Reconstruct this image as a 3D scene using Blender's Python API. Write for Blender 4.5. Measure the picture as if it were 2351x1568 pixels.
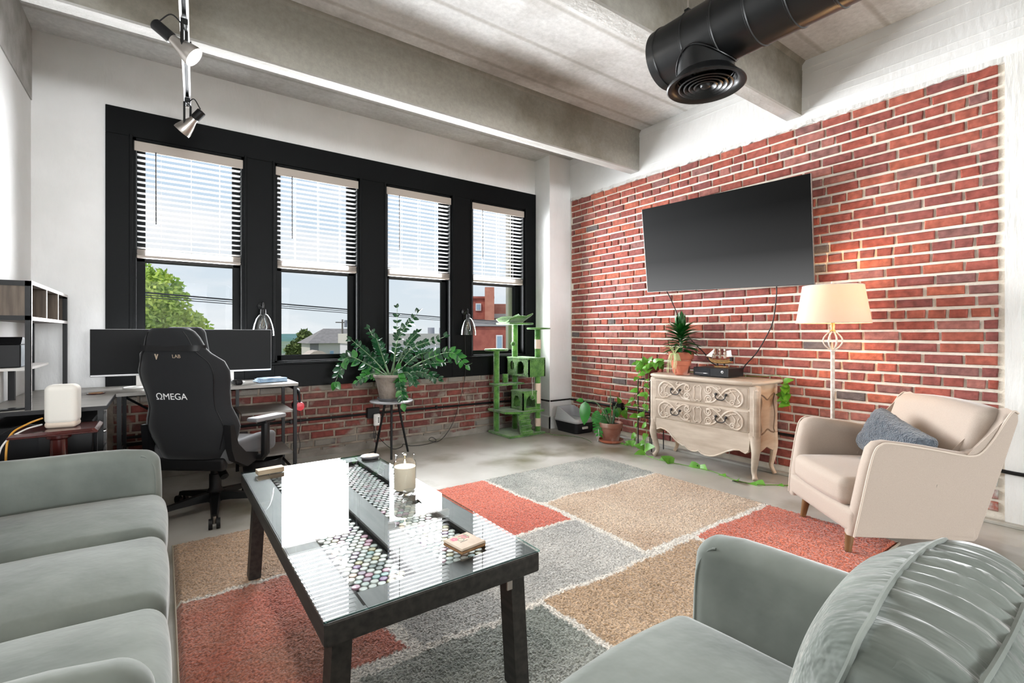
import bpy, bmesh, math, random
from math import sin, cos, pi, radians, sqrt
from mathutils import Vector, Matrix, Euler, noise

SC = bpy.context.scene
for o in list(bpy.data.objects):
    bpy.data.objects.remove(o)
COL = SC.collection

# ------------------------------------------------------------------ camera
cam_d = bpy.data.cameras.new('camera')
cam = bpy.data.objects.new('camera', cam_d)
COL.objects.link(cam)
cam.location = (0, 0, 1.2)
cam.rotation_euler = (radians(90), 0, radians(-35.7))
cam_d.sensor_width = 36.0
cam_d.lens = 1114.0 / 2351.0 * 36.0
cam_d.shift_y = -20.0 / 2351.0
cam_d.clip_start = 0.02
cam_d.clip_end = 2000
SC.camera = cam

# ------------------------------------------------------------------ view
SC.view_settings.view_transform = 'Standard'
SC.view_settings.look = 'None'
SC.view_settings.gamma = 1.0
SC.view_settings.use_curve_mapping = False
SC.view_settings.exposure = 0.74
try:
    SC.cycles.use_denoising = True
    SC.cycles.use_adaptive_sampling = True
    SC.cycles.adaptive_threshold = 0.05
    SC.cycles.use_light_tree = False
    SC.cycles.max_bounces = 6
    SC.cycles.diffuse_bounces = 3
    SC.cycles.glossy_bounces = 2
    SC.cycles.transmission_bounces = 4
    SC.cycles.transparent_max_bounces = 12
    SC.cycles.caustics_reflective = False
    SC.cycles.caustics_refractive = False
    SC.cycles.sample_clamp_indirect = 6.0
except Exception:
    pass


def lin(c):
    c = c / 255.0
    return c / 12.92 if c <= 0.04045 else ((c + 0.055) / 1.055) ** 2.4


def rgb(r, g, b):
    return (lin(r), lin(g), lin(b), 1.0)


# ------------------------------------------------------------------ sky
SKY_STRENGTH = 0.60
W = bpy.data.worlds.new('sky')
SC.world = W
W.use_nodes = True
nt = W.node_tree
nt.nodes.clear()
wo = nt.nodes.new('ShaderNodeOutputWorld')
bg = nt.nodes.new('ShaderNodeBackground')
tc = nt.nodes.new('ShaderNodeTexCoord')
sep = nt.nodes.new('ShaderNodeSeparateXYZ')
nt.links.new(tc.outputs['Generated'], sep.inputs[0])
ramp = nt.nodes.new('ShaderNodeValToRGB')
ramp.color_ramp.elements[0].position = 0.0
ramp.color_ramp.elements[0].color = rgb(228, 236, 241)
ramp.color_ramp.elements[1].position = 0.75
ramp.color_ramp.elements[1].color = rgb(140, 184, 234)
e = ramp.color_ramp.elements.new(0.22)
e.color = rgb(208, 226, 243)
e = ramp.color_ramp.elements.new(0.42)
e.color = rgb(184, 212, 243)
nt.links.new(sep.outputs['Z'], ramp.inputs[0])
mp = nt.nodes.new('ShaderNodeMapping')
mp.inputs['Scale'].default_value = (1.0, 1.0, 3.2)
mp.inputs['Location'].default_value = (3.1, 1.7, 0.4)
nt.links.new(tc.outputs['Generated'], mp.inputs[0])
nz = nt.nodes.new('ShaderNodeTexNoise')
nz.inputs['Scale'].default_value = 3.2
nz.inputs['Detail'].default_value = 7.0
nz.inputs['Roughness'].default_value = 0.55
nt.links.new(mp.outputs[0], nz.inputs['Vector'])
cr = nt.nodes.new('ShaderNodeValToRGB')
cr.color_ramp.elements[0].position = 0.44
cr.color_ramp.elements[0].color = (0, 0, 0, 1)
cr.color_ramp.elements[1].position = 0.64
cr.color_ramp.elements[1].color = (1, 1, 1, 1)
nt.links.new(nz.outputs['Fac'], cr.inputs[0])
mx = nt.nodes.new('ShaderNodeMixRGB')
nt.links.new(cr.outputs[0], mx.inputs['Fac'])
nt.links.new(ramp.outputs[0], mx.inputs['Color1'])
mx.inputs['Color2'].default_value = rgb(252, 252, 254)
nt.links.new(mx.outputs[0], bg.inputs['Color'])
bg.inputs['Strength'].default_value = SKY_STRENGTH
nt.links.new(bg.outputs[0], wo.inputs[0])

# ------------------------------------------------------------------ sun, window daylight and added fill lights
sun_d = bpy.data.lights.new('sun', 'SUN')
sun_d.energy = 1.35
sun_d.angle = radians(3)
sun_d.color = (1.0, 0.95, 0.86)
sun = bpy.data.objects.new('sun', sun_d)
COL.objects.link(sun)
sun.rotation_euler = Vector((0.66, 0.10, -0.75)).to_track_quat('-Z', 'Y').to_euler()   # along the facade, never into the windows


def area(name, loc, rot, sx, sy, power, col):
    d = bpy.data.lights.new(name, 'AREA')
    d.shape = 'RECTANGLE'
    d.size, d.size_y = sx, sy
    d.energy = power
    d.color = col
    o = bpy.data.objects.new(name, d)
    COL.objects.link(o)
    o.location = loc
    o.rotation_euler = rot
    return o


FRONT, SIDE, REAR = 66.0, 40.0, 390.0
DAY = (0.95, 0.975, 1.0)
for x in (0.195, 1.235, 2.307, 3.362):       # daylight through the four windows
    area("window_daylight", (x, 5.045, 1.86), (radians(-90), 0, 0), 0.63, 1.74, FRONT, DAY).data.spread = radians(126)
for y in (-4.0, -7.0):                        # added fill lights on the left, no windows seen there
    area('side_fill', (-1.10, y, 1.95), (radians(82), 0, radians(-90)), 1.8, 2.0, SIDE, DAY)
for x in (0.2, 3.0):
    area('rear_fill', (x, -10.93, 1.95), (radians(84), 0, 0), 2.2, 2.1, REAR, DAY)  # added fill lights behind the camera, source unseen

# ------------------------------------------------------------------ helpers: materials
M = {}


def mat(name, col, rough=0.6, metal=0.0, spec=0.5, col2=None, nscale=8.0, ndetail=4.0, nlo=0.35, nhi=0.65,
        stretch=None, bump=0.0, bscale=40.0, bdist=0.01, sheen=0.0, emit=None, estr=0.0, coat=0.0, alpha=1.0,
        trans=0.0, ior=None, bstretch=None, col3=None, n3scale=2.0, sub=0.0):
    m = bpy.data.materials.new(name)
    m.use_nodes = True
    t = m.node_tree
    p = t.nodes['Principled BSDF']
    p.inputs['Base Color'].default_value = col
    p.inputs['Roughness'].default_value = rough
    p.inputs['Metallic'].default_value = metal
    p.inputs['Specular IOR Level'].default_value = spec
    if ior:
        p.inputs['IOR'].default_value = ior
    p.inputs['Sheen Weight'].default_value = sheen
    p.inputs['Sheen Roughness'].default_value = 0.35
    p.inputs['Coat Weight'].default_value = coat
    p.inputs['Coat Roughness'].default_value = 0.08
    p.inputs['Transmission Weight'].default_value = trans
    if emit:
        p.inputs['Emission Color'].default_value = emit
        p.inputs['Emission Strength'].default_value = estr
    co = t.nodes.new('ShaderNodeTexCoord')
    src = co.outputs['Object']

    def mapped(s):
        if not s:
            return src
        k = t.nodes.new('ShaderNodeMapping')
        k.inputs['Scale'].default_value = s
        t.links.new(src, k.inputs[0])
        return k.outputs[0]
    colout = None
    if col2:
        n = t.nodes.new('ShaderNodeTexNoise')
        n.inputs['Scale'].default_value = nscale
        n.inputs['Detail'].default_value = ndetail
        t.links.new(mapped(stretch), n.inputs['Vector'])
        r = t.nodes.new('ShaderNodeValToRGB')
        r.color_ramp.elements[0].position = nlo
        r.color_ramp.elements[0].color = col
        r.color_ramp.elements[1].position = nhi
        r.color_ramp.elements[1].color = col2
        t.links.new(n.outputs['Fac'], r.inputs[0])
        colout = r.outputs[0]
        if col3:
            n3 = t.nodes.new('ShaderNodeTexNoise')
            n3.inputs['Scale'].default_value = n3scale
            n3.inputs['Detail'].default_value = 5.0
            t.links.new(src, n3.inputs['Vector'])
            r3 = t.nodes.new('ShaderNodeValToRGB')
            r3.color_ramp.elements[0].position = 0.5
            r3.color_ramp.elements[0].color = (0, 0, 0, 1)
            r3.color_ramp.elements[1].position = 0.68
            r3.color_ramp.elements[1].color = (1, 1, 1, 1)
            t.links.new(n3.outputs['Fac'], r3.inputs[0])
            mm = t.nodes.new('ShaderNodeMixRGB')
            t.links.new(r3.outputs[0], mm.inputs['Fac'])
            t.links.new(colout, mm.inputs['Color1'])
            mm.inputs['Color2'].default_value = col3
            colout = mm.outputs[0]
        t.links.new(colout, p.inputs['Base Color'])
    if bump > 0:
        n = t.nodes.new('ShaderNodeTexNoise')
        n.inputs['Scale'].default_value = bscale
        n.inputs['Detail'].default_value = 3.0
        t.links.new(mapped(bstretch), n.inputs['Vector'])
        b = t.nodes.new('ShaderNodeBump')
        b.inputs['Strength'].default_value = bump
        b.inputs['Distance'].default_value = bdist
        t.links.new(n.outputs['Fac'], b.inputs['Height'])
        t.links.new(b.outputs[0], p.inputs['Normal'])
    M[name] = m
    return m


def glassy(name, tint=(1, 1, 1, 1), ior=1.45, rough=0.0, boost=1.0):
    """thin clear sheet: see-through with a Fresnel reflection"""
    m = bpy.data.materials.new(name)
    m.use_nodes = True
    t = m.node_tree
    t.nodes.clear()
    out = t.nodes.new('ShaderNodeOutputMaterial')
    tr = t.nodes.new('ShaderNodeBsdfTransparent')
    tr.inputs['Color'].default_value = tint
    gl = t.nodes.new('ShaderNodeBsdfGlossy')
    gl.inputs['Roughness'].default_value = rough
    fr = t.nodes.new('ShaderNodeFresnel')
    fr.inputs['IOR'].default_value = ior
    mu = t.nodes.new('ShaderNodeMath')
    mu.operation = 'MULTIPLY'
    mu.use_clamp = True
    mu.inputs[1].default_value = boost
    ge = t.nodes.new('ShaderNodeNewGeometry')
    fb_ = t.nodes.new('ShaderNodeMath')
    fb_.operation = 'SUBTRACT'
    fb_.inputs[0].default_value = 1.0
    t.links.new(ge.outputs['Backfacing'], fb_.inputs[1])
    m0 = t.nodes.new('ShaderNodeMath')
    m0.operation = 'MULTIPLY'
    t.links.new(fr.outputs[0], m0.inputs[0])
    t.links.new(fb_.outputs[0], m0.inputs[1])
    t.links.new(m0.outputs[0], mu.inputs[0])
    ms = t.nodes.new('ShaderNodeMixShader')
    t.links.new(mu.outputs[0], ms.inputs[0])
    t.links.new(tr.outputs[0], ms.inputs[1])
    t.links.new(gl.outputs[0], ms.inputs[2])
    t.links.new(ms.outputs[0], out.inputs[0])
    M[name] = m
    return m


# ------------------------------------------------------------------ helpers: geometry
class MB:
    def __init__(s):
        s.v, s.f = [], []

    def add(s, vs, fs):
        k = len(s.v)
        s.v += [tuple(p) for p in vs]
        s.f += [tuple(i + k for i in q) for q in fs]
        return s

    def bm(s, b, mtx=None):
        b.verts.ensure_lookup_table()
        b.verts.index_update()
        s.add([(mtx @ v.co) if mtx else v.co.copy() for v in b.verts], [[v.index for v in f.verts] for f in b.faces])
        b.free()
        return s

    def box(s, c, d, bev=0.0, rot=None, seg=1):
        b = bmesh.new()
        bmesh.ops.create_cube(b, size=1.0)
        for v in b.verts:
            v.co = Vector((v.co.x * d[0], v.co.y * d[1], v.co.z * d[2]))
        if bev > 0:
            bmesh.ops.bevel(b, geom=list(b.edges), offset=min(bev, min(d) * 0.49), segments=seg, affect='EDGES', profile=0.5)
        m = Matrix.Translation(c)
        if rot is not None:
            m = m @ (rot if isinstance(rot, Matrix) else Euler(rot).to_matrix().to_4x4())
        return s.bm(b, m)

    def b2(s, lo, hi, bev=0.0):
        return s.box([(lo[i] + hi[i]) / 2 for i in range(3)], [abs(hi[i] - lo[i]) for i in range(3)], bev)

    def tube(s, pts, r, n=8, caps=True, flat=None, closed=False):
        pts = [Vector(p) for p in pts]
        m = len(pts)
        rs = r if isinstance(r, (list, tuple)) else [r] * m
        tang = []
        for i in range(m):
            if closed:
                a, b = pts[i - 1], pts[(i + 1) % m]
            else:
                a, b = pts[max(i - 1, 0)], pts[min(i + 1, m - 1)]
            d = b - a
            tang.append(d.normalized() if d.length > 1e-9 else Vector((0, 0, 1)))
        up = Vector((0, 0, 1)) if abs(tang[0].z) < 0.9 else Vector((1, 0, 0))
        if flat is not None:
            up = Vector(flat)
        nrm = (up - tang[0] * up.dot(tang[0])).normalized()
        vs, fs = [], []
        for i in range(m):
            t = tang[i]
            nrm = nrm - t * nrm.dot(t)
            nrm = nrm.normalized() if nrm.length > 1e-6 else t.orthogonal().normalized()
            bn = t.cross(nrm)
            for j in range(n):
                a = 2 * pi * j / n
                vs.append(pts[i] + (nrm * cos(a) + bn * sin(a)) * rs[i])
        for i in range(m if closed else m - 1):
            for j in range(n):
                a = i * n + j
                b = i * n + (j + 1) % n
                i2 = (i + 1) % m
                fs.append((a, b, i2 * n + (j + 1) % n, i2 * n + j))
        if caps and not closed:
            fs.append(tuple(reversed(range(n))))
            fs.append(tuple((m - 1) * n + j for j in range(n)))
        return s.add(vs, fs)

    def cyl(s, a, b, r0, r1=None, n=16, caps=True):
        return s.tube([a, b], [r0, r0 if r1 is None else r1], n, caps)

    def lathe(s, prof, n=24, o=(0, 0, 0), cap=True, mtx=None):
        vs, fs = [], []
        o = Vector(o)
        for (r, z) in prof:
            for j in range(n):
                a = 2 * pi * j / n
                p = Vector((r * cos(a), r * sin(a), z))
                if mtx:
                    p = mtx @ p
                vs.append(p + o)
        for i in range(len(prof) - 1):
            for j in range(n):
                fs.append((i * n + j, i * n + (j + 1) % n, (i + 1) * n + (j + 1) % n, (i + 1) * n + j))
        if cap:
            fs.append(tuple(reversed(range(n))))
            fs.append(tuple((len(prof) - 1) * n + j for j in range(n)))
        return s.add(vs, fs)

    def prism(s, poly, a, b, axis='y'):
        """2-D outline extruded along an axis: y -> (x,z) outline, x -> (y,z) outline, z -> (x,y) outline"""
        def mk(p, h):
            return {'y': (p[0], h, p[1]), 'x': (h, p[0], p[1]), 'z': (p[0], p[1], h)}[axis]
        n = len(poly)
        vs = [mk(p, a) for p in poly] + [mk(p, b) for p in poly]
        fs = [tuple(range(n)), tuple(reversed(range(n, 2 * n)))]
        fs += [(i, i + n, (i + 1) % n + n, (i + 1) % n) for i in range(n)]
        return s.add(vs, fs)

    def strip(s, lo, hi):
        """quads between two equally long point rows"""
        n = len(lo)
        return s.add(list(lo) + list(hi), [(i, i + 1, n + i + 1, n + i) for i in range(n - 1)])

    def rbox(s, h, r, seg=4, inner=6, fn=None, mtx=None):
        """rounded box of half sizes h and corner radius r, fn deforms each vertex"""
        ax = []
        for k in range(3):
            rr = min(r, h[k] * 0.999)
            a = [h[k] - rr + rr * math.tan(pi / 4 * i / seg) for i in range(seg + 1)]
            mid = [-(h[k] - rr) + 2 * (h[k] - rr) * i / inner for i in range(1, inner)]
            ax.append([-x for x in reversed(a)] + mid + a)
        idx, vs, fs = {}, [], []

        def vert(p):
            key = (round(p[0], 6), round(p[1], 6), round(p[2], 6))
            if key not in idx:
                q = Vector(p)
                inn = Vector([max(-(h[k] - min(r, h[k] * 0.999)), min(h[k] - min(r, h[k] * 0.999), q[k])) for k in range(3)])
                d = q - inn
                if d.length > 1e-9:
                    d = Vector([d[k] / min(r, h[k] * 0.999) for k in range(3)]).normalized()
                    q = inn + Vector([d[k] * min(r, h[k] * 0.999) for k in range(3)])
                if fn:
                    q = Vector(fn(q))
                if mtx:
                    q = mtx @ q
                idx[key] = len(vs)
                vs.append(q)
            return idx[key]
        for k in range(3):
            u, w = (k + 1) % 3, (k + 2) % 3
            for sg in (-1, 1):
                for i in range(len(ax[u]) - 1):
                    for j in range(len(ax[w]) - 1):
                        q = []
                        for (a, b) in ((i, j), (i + 1, j), (i + 1, j + 1), (i, j + 1)):
                            p = [0, 0, 0]
                            p[k], p[u], p[w] = sg * h[k], ax[u][a], ax[w][b]
                            q.append(vert(p))
                        if len(set(q)) >= 3:
                            q = list(dict.fromkeys(q))
                            fs.append(q if sg > 0 else q[::-1])
        return s.add(vs, fs)

    def mesh(s, name, smooth=35):
        me = bpy.data.meshes.new(name)
        me.from_pydata([tuple(p) for p in s.v], [], s.f)
        me.validate()
        if smooth is not None:
            me.shade_smooth()
            if smooth < 180:
                me.set_sharp_from_angle(angle=radians(smooth))
        me.update()
        return me

    def build(s, name, m, parent=None, smooth=35, fix=True):
        me = s.mesh(name, smooth)
        if fix:
            b = bmesh.new()
            b.from_mesh(me)
            bmesh.ops.recalc_face_normals(b, faces=list(b.faces))
            b.to_mesh(me)
            b.free()
        return link(name, me, m, parent)


def link(name, me, m, parent=None):
    if m is not None and len(me.materials) == 0:
        me.materials.append(M[m] if isinstance(m, str) else m)
    o = bpy.data.objects.new(name, me)
    COL.objects.link(o)
    if parent is not None:
        o.parent = parent
    return o


def tag(o, label, cat, group=None, kind=None):
    o['label'] = label
    o['category'] = cat
    if group:
        o['group'] = group
    if kind:
        o['kind'] = kind
    return o


def thing(name, label, cat, loc=(0, 0, 0), rz=0.0, group=None):
    o = bpy.data.objects.new(name, None)
    o.empty_display_size = 0.05
    COL.objects.link(o)
    o.location = loc
    o.rotation_euler = (0, 0, rz)
    tag(o, label, cat, group)
    return o


def struct(o):
    o['kind'] = 'structure'
    return o


def copy_tree(o, parent=None):
    c = o.copy()
    COL.objects.link(c)
    c.parent = parent
    for ch in list(o.children):
        copy_tree(ch, c)
    return c


def bez(p, n=12):
    """smooth curve through the points p (Catmull-Rom)"""
    p = [Vector(q) for q in p]
    if len(p) == 2:
        return [p[0].lerp(p[1], i / n) for i in range(n + 1)]
    out = []
    q = [p[0] * 2 - p[1]] + p + [p[-1] * 2 - p[-2]]
    for i in range(1, len(q) - 2):
        a, b, c, d = q[i - 1], q[i], q[i + 1], q[i + 2]
        for k in range(n):
            t = k / n
            out.append(0.5 * ((2 * b) + (c - a) * t + (2 * a - 5 * b + 4 * c - d) * t * t + (3 * b - a - 3 * c + d) * t ** 3))
    out.append(p[-1])
    return out


def textmesh(body, size, extrude, align='CENTER'):
    cu = bpy.data.curves.new('lettering', 'FONT')
    cu.body = body
    cu.size = size
    cu.extrude = extrude
    cu.align_x = align
    cu.align_y = 'CENTER'
    o = bpy.data.objects.new('lettering', cu)
    COL.objects.link(o)
    bpy.context.view_layer.update()
    dg = bpy.context.evaluated_depsgraph_get()
    me = bpy.data.meshes.new_from_object(o.evaluated_get(dg))
    bpy.data.objects.remove(o)
    bpy.data.curves.remove(cu)
    me.materials.clear()
    me.name = 'lettering'
    return me

# ------------------------------------------------------------------ materials
mat('plaster', rgb(240, 240, 239), 0.75, col2=rgb(230, 230, 228), nscale=2.2, bump=0.35, bscale=28, bdist=0.012, bstretch=(1, 1, 0.35))
mat('plaster_rough', rgb(236, 235, 232), 0.8, col2=rgb(224, 223, 219), nscale=3.0, bump=0.6, bscale=38, bdist=0.015, bstretch=(1, 1, 0.2))
mat('concrete', rgb(176, 175, 172), 0.8, col2=rgb(228, 229, 228), nscale=1.2, ndetail=10, nlo=0.34, nhi=0.64, stretch=(0.35, 1.6, 1.6),
    bump=0.3, bscale=30, bdist=0.008, col3=rgb(164, 160, 154), n3scale=1.1)
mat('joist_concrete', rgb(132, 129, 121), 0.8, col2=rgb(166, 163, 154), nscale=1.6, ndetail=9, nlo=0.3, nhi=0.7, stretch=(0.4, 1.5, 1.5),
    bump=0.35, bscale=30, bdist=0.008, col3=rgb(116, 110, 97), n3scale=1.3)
mat('cement_dark', rgb(140, 134, 126), 0.9, col2=rgb(112, 106, 98), nscale=6, bump=0.4, bscale=40)
mat('concrete_edge', rgb(188, 187, 184), 0.8, col2=rgb(158, 156, 150), nscale=3.0, ndetail=8, stretch=(0.3, 2, 2), bump=0.5, bscale=40, bdist=0.01)
mat('floor_concrete', rgb(164, 161, 152), 0.28, spec=0.5, col2=rgb(208, 206, 200), nscale=1.1, ndetail=9, nlo=0.32, nhi=0.68,
    bump=0.05, bscale=9, bdist=0.01, col3=rgb(124, 118, 98), n3scale=1.5)
mat('mortar_cream', rgb(244, 236, 222), 0.9, col2=rgb(228, 218, 202), nscale=14, bump=0.6, bscale=90, bdist=0.006)
mat('mortar_grey', rgb(150, 138, 124), 0.9, col2=rgb(116, 104, 92), nscale=10, bump=0.6, bscale=80, bdist=0.006)
mat('black_paint', rgb(6, 8, 9), 0.5, spec=0.12, bump=0.08, bscale=60, bdist=0.003)
mat('blind_taupe_shade', rgb(176, 166, 156), 0.5)  # taupe for valance and rails; on stacked slats it paints their shade
m = bpy.data.materials.new('slat_white')       # thin vinyl: lets some daylight through
m.use_nodes = True
t = m.node_tree
t.nodes.clear()
out = t.nodes.new('ShaderNodeOutputMaterial')
df = t.nodes.new('ShaderNodeBsdfDiffuse')
df.inputs['Color'].default_value = rgb(236, 236, 236)
tl = t.nodes.new('ShaderNodeBsdfTranslucent')
tl.inputs['Color'].default_value = rgb(240, 240, 240)
ms = t.nodes.new('ShaderNodeMixShader')
ms.inputs[0].default_value = 0.22
t.links.new(df.outputs[0], ms.inputs[1])
t.links.new(tl.outputs[0], ms.inputs[2])
t.links.new(ms.outputs[0], out.inputs[0])
M['slat_white'] = m
mat('black_metal', rgb(15, 16, 17), 0.42, spec=0.3)
mat('black_plastic', rgb(16, 16, 18), 0.5, spec=0.35)
mat('duct_black', rgb(30, 31, 32), 0.33, metal=0.35, spec=0.6, bump=0.05, bscale=20, bdist=0.002)
mat('chrome', rgb(210, 210, 212), 0.12, metal=1.0)
mat('satin_metal', rgb(180, 174, 168), 0.3, metal=0.9)
mat('track_white', rgb(236, 236, 238), 0.3, metal=0.1)
mat('lamp_glow', (1, 0.93, 0.8, 1), 0.4, emit=(1.0, 0.9, 0.74, 1), estr=9.0)
mat('white_plastic', rgb(236, 234, 230), 0.4)
mat('terracotta', rgb(186, 108, 80), 0.8, col2=rgb(164, 92, 68), nscale=6, col3=rgb(206, 172, 156), n3scale=5.0)
mat('terracotta_old', rgb(150, 96, 78), 0.85, col2=rgb(176, 132, 116), nscale=7, col3=rgb(206, 186, 176), n3scale=6.0)
mat('terracotta_dark', rgb(112, 48, 46), 0.55, col2=rgb(92, 38, 38), nscale=6)
mat('soil', rgb(62, 48, 38), 0.95, col2=rgb(40, 30, 24), nscale=60, bump=1.0, bscale=90, bdist=0.01)
mat('leaf_zz', rgb(18, 56, 32), 0.22, spec=0.6, col2=rgb(28, 80, 42), nscale=9)
mat('leaf_bright', rgb(78, 138, 34), 0.35, spec=0.5, col2=rgb(106, 168, 50), nscale=9)
mat('leaf_dracaena', rgb(20, 74, 28), 0.3, spec=0.5, col2=rgb(42, 112, 44), nscale=7)
mat('leaf_deep', rgb(24, 106, 30), 0.3, spec=0.5, col2=rgb(42, 138, 36), nscale=7)
mat('stem_green', rgb(90, 120, 84), 0.5, col2=rgb(120, 146, 110), nscale=20)
mat('stem_vine', rgb(104, 150, 60), 0.5)
mat('stem_pale', rgb(186, 196, 140), 0.5)
mat('velvet', rgb(134, 140, 135), 0.9, spec=0.12, col2=rgb(98, 105, 100), nscale=3.4, ndetail=9, nlo=0.3, nhi=0.72, sheen=0.6, bump=0.22, bscale=11, bdist=0.02)
mat('velvet_gathered', rgb(134, 140, 135), 0.9, spec=0.12, col2=rgb(88, 95, 90), nscale=7, ndetail=8, nlo=0.3, nhi=0.72, stretch=(1, 0.25, 1), sheen=0.6, bump=0.75, bscale=26, bdist=0.03, bstretch=(1, 0.16, 0.7))
mat('beige_fabric', rgb(182, 168, 156), 0.9, spec=0.2, col2=rgb(172, 158, 146), nscale=420, bump=0.25, bscale=700, bdist=0.002, sheen=0.3)
mat('beige_piping', rgb(206, 192, 178), 0.85)
mat('walnut_leg', rgb(134, 98, 58), 0.45, col2=rgb(112, 80, 46), nscale=6, stretch=(6, 6, 1))
mat('fur_grey', rgb(96, 106, 116), 0.95, col2=rgb(72, 80, 90), nscale=60, bump=0.9, bscale=120, bdist=0.02, sheen=0.6)
mat('dark_wood', rgb(40, 37, 35), 0.5, col2=rgb(62, 58, 54), nscale=5, stretch=(10, 1, 10), bump=0.15, bscale=20, bdist=0.003)
mat('desk_grey', rgb(118, 114, 108), 0.38, col2=rgb(146, 141, 134), nscale=4, stretch=(1, 7, 1), nlo=0.3, nhi=0.7)
mat('cubby_wood', rgb(78, 66, 56), 0.55, col2=rgb(108, 94, 80), nscale=6, stretch=(8, 8, 0.7))
mat('panel_edge', rgb(206, 202, 198), 0.5)
mat('mahogany', rgb(84, 30, 26), 0.22, col2=rgb(62, 20, 18), nscale=5, coat=0.6)
mat('chair_fabric', rgb(38, 39, 41), 0.85, spec=0.2, bump=0.2, bscale=400, bdist=0.001, sheen=0.25)
mat('chair_seat', rgb(96, 97, 99), 0.85, spec=0.2, bump=0.2, bscale=400, bdist=0.001, sheen=0.3)
mat('armrest_pad', rgb(120, 121, 123), 0.55)
mat('print_white', rgb(240, 240, 240), 0.5)
mat('print_tan', rgb(176, 158, 138), 0.5)
mat('screen_black', rgb(16, 17, 18), 0.45, spec=0.12)
mat('silver_plastic', rgb(196, 196, 198), 0.35, metal=0.3)
mat('cloth_blue', rgb(146, 176, 206), 0.9, col2=rgb(180, 202, 222), nscale=20)
mat('red_plastic', rgb(196, 26, 44), 0.35)
mat('fabric_white', rgb(232, 228, 220), 0.9, bump=0.2, bscale=300, bdist=0.001)
mat('speaker_base', rgb(216, 200, 184), 0.5)
mat('cable_black', rgb(20, 20, 21), 0.5)
mat('cable_white', rgb(228, 226, 222), 0.5)
mat('cable_yellow', rgb(206, 148, 52), 0.5)
mat('plush_green', rgb(58, 110, 38), 0.95, col2=rgb(104, 156, 70), nscale=11, ndetail=6, nlo=0.38, nhi=0.66, bump=0.8, bscale=110, bdist=0.02, sheen=0.7)
mat('sisal', rgb(226, 204, 184), 0.85, bump=0.8, bscale=60, bdist=0.006, bstretch=(0.2, 0.2, 6))
mat('litter_grey', rgb(196, 198, 202), 0.35)
mat('litter_black', rgb(30, 32, 36), 0.4)
mat('iron', rgb(44, 42, 42), 0.5, metal=0.4)
mat('dresser_wood', rgb(200, 186, 170), 0.55, col2=rgb(168, 150, 132), nscale=3.2, ndetail=9, stretch=(1, 1, 5), nlo=0.34, nhi=0.74, bump=0.12, bscale=30, bdist=0.003)
mat('dresser_carve', rgb(216, 205, 192), 0.55, col2=rgb(198, 180, 162), nscale=14)  # paler than the panel, relief contrast put into the colour
mat('dresser_panel', rgb(178, 162, 146), 0.6, col2=rgb(150, 134, 118), nscale=9, ndetail=8)  # darker behind the scrolls: recess shade put into the colour
mat('dresser_side', rgb(178, 148, 120), 0.55, col2=rgb(206, 184, 160), nscale=3.2, ndetail=9, stretch=(1, 1, 5), nlo=0.36, nhi=0.72)
mat('groove', rgb(126, 104, 84), 0.7)
mat('console_black', rgb(24, 25, 27), 0.3)
mat('console_gloss', rgb(44, 46, 50), 0.18)
mat('ship_wood', rgb(184, 140, 78), 0.5, col2=rgb(140, 96, 50), nscale=30)
mat('sail', rgb(240, 236, 228), 0.8)
mat('wax', rgb(240, 226, 204), 0.5, emit=rgb(255, 214, 150), estr=0.03)
mat('flame', (1, 0.72, 0.3, 1), 0.5, emit=(1.0, 0.70, 0.30, 1), estr=14.0)
mat('stone_tan', rgb(206, 190, 172), 0.8, col2=rgb(190, 172, 154), nscale=20)
mat('cork', rgb(190, 150, 108), 0.8, col2=rgb(160, 116, 78), nscale=40)
mat('ink_pink', rgb(214, 96, 120), 0.7)
mat('ink_green', rgb(120, 140, 110), 0.7)
mat('ink_dark', rgb(90, 84, 84), 0.7)
mat('pot_grey', rgb(148, 138, 128), 0.8, col2=rgb(124, 114, 104), nscale=10, bump=0.7, bscale=34, bdist=0.01)
mat('saucer_grey', rgb(92, 92, 94), 0.5)
mat('stool_top', rgb(150, 150, 152), 0.3)
mat('lamp_pole', rgb(222, 214, 204), 0.6, col2=rgb(190, 180, 170), nscale=30)
mat('brass', rgb(206, 178, 140), 0.3, metal=0.8)
mat('bin_mesh', rgb(40, 41, 44), 0.5, bump=0.8, bscale=160, bdist=0.004)
glassy('pane', (0.985, 0.99, 0.99, 1), 1.16, boost=0.35)
glassy('table_glass', (0.96, 0.98, 0.975, 1), 1.7, boost=1.3)
glassy('glass_edge', (0.35, 0.62, 0.58, 1), 1.5)
glassy('jar_glass', (0.96, 0.97, 0.97, 1), 1.5, boost=1.6)
glassy('pendant_glass', (0.88, 0.9, 0.9, 1), 1.5, boost=2.2)



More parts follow.
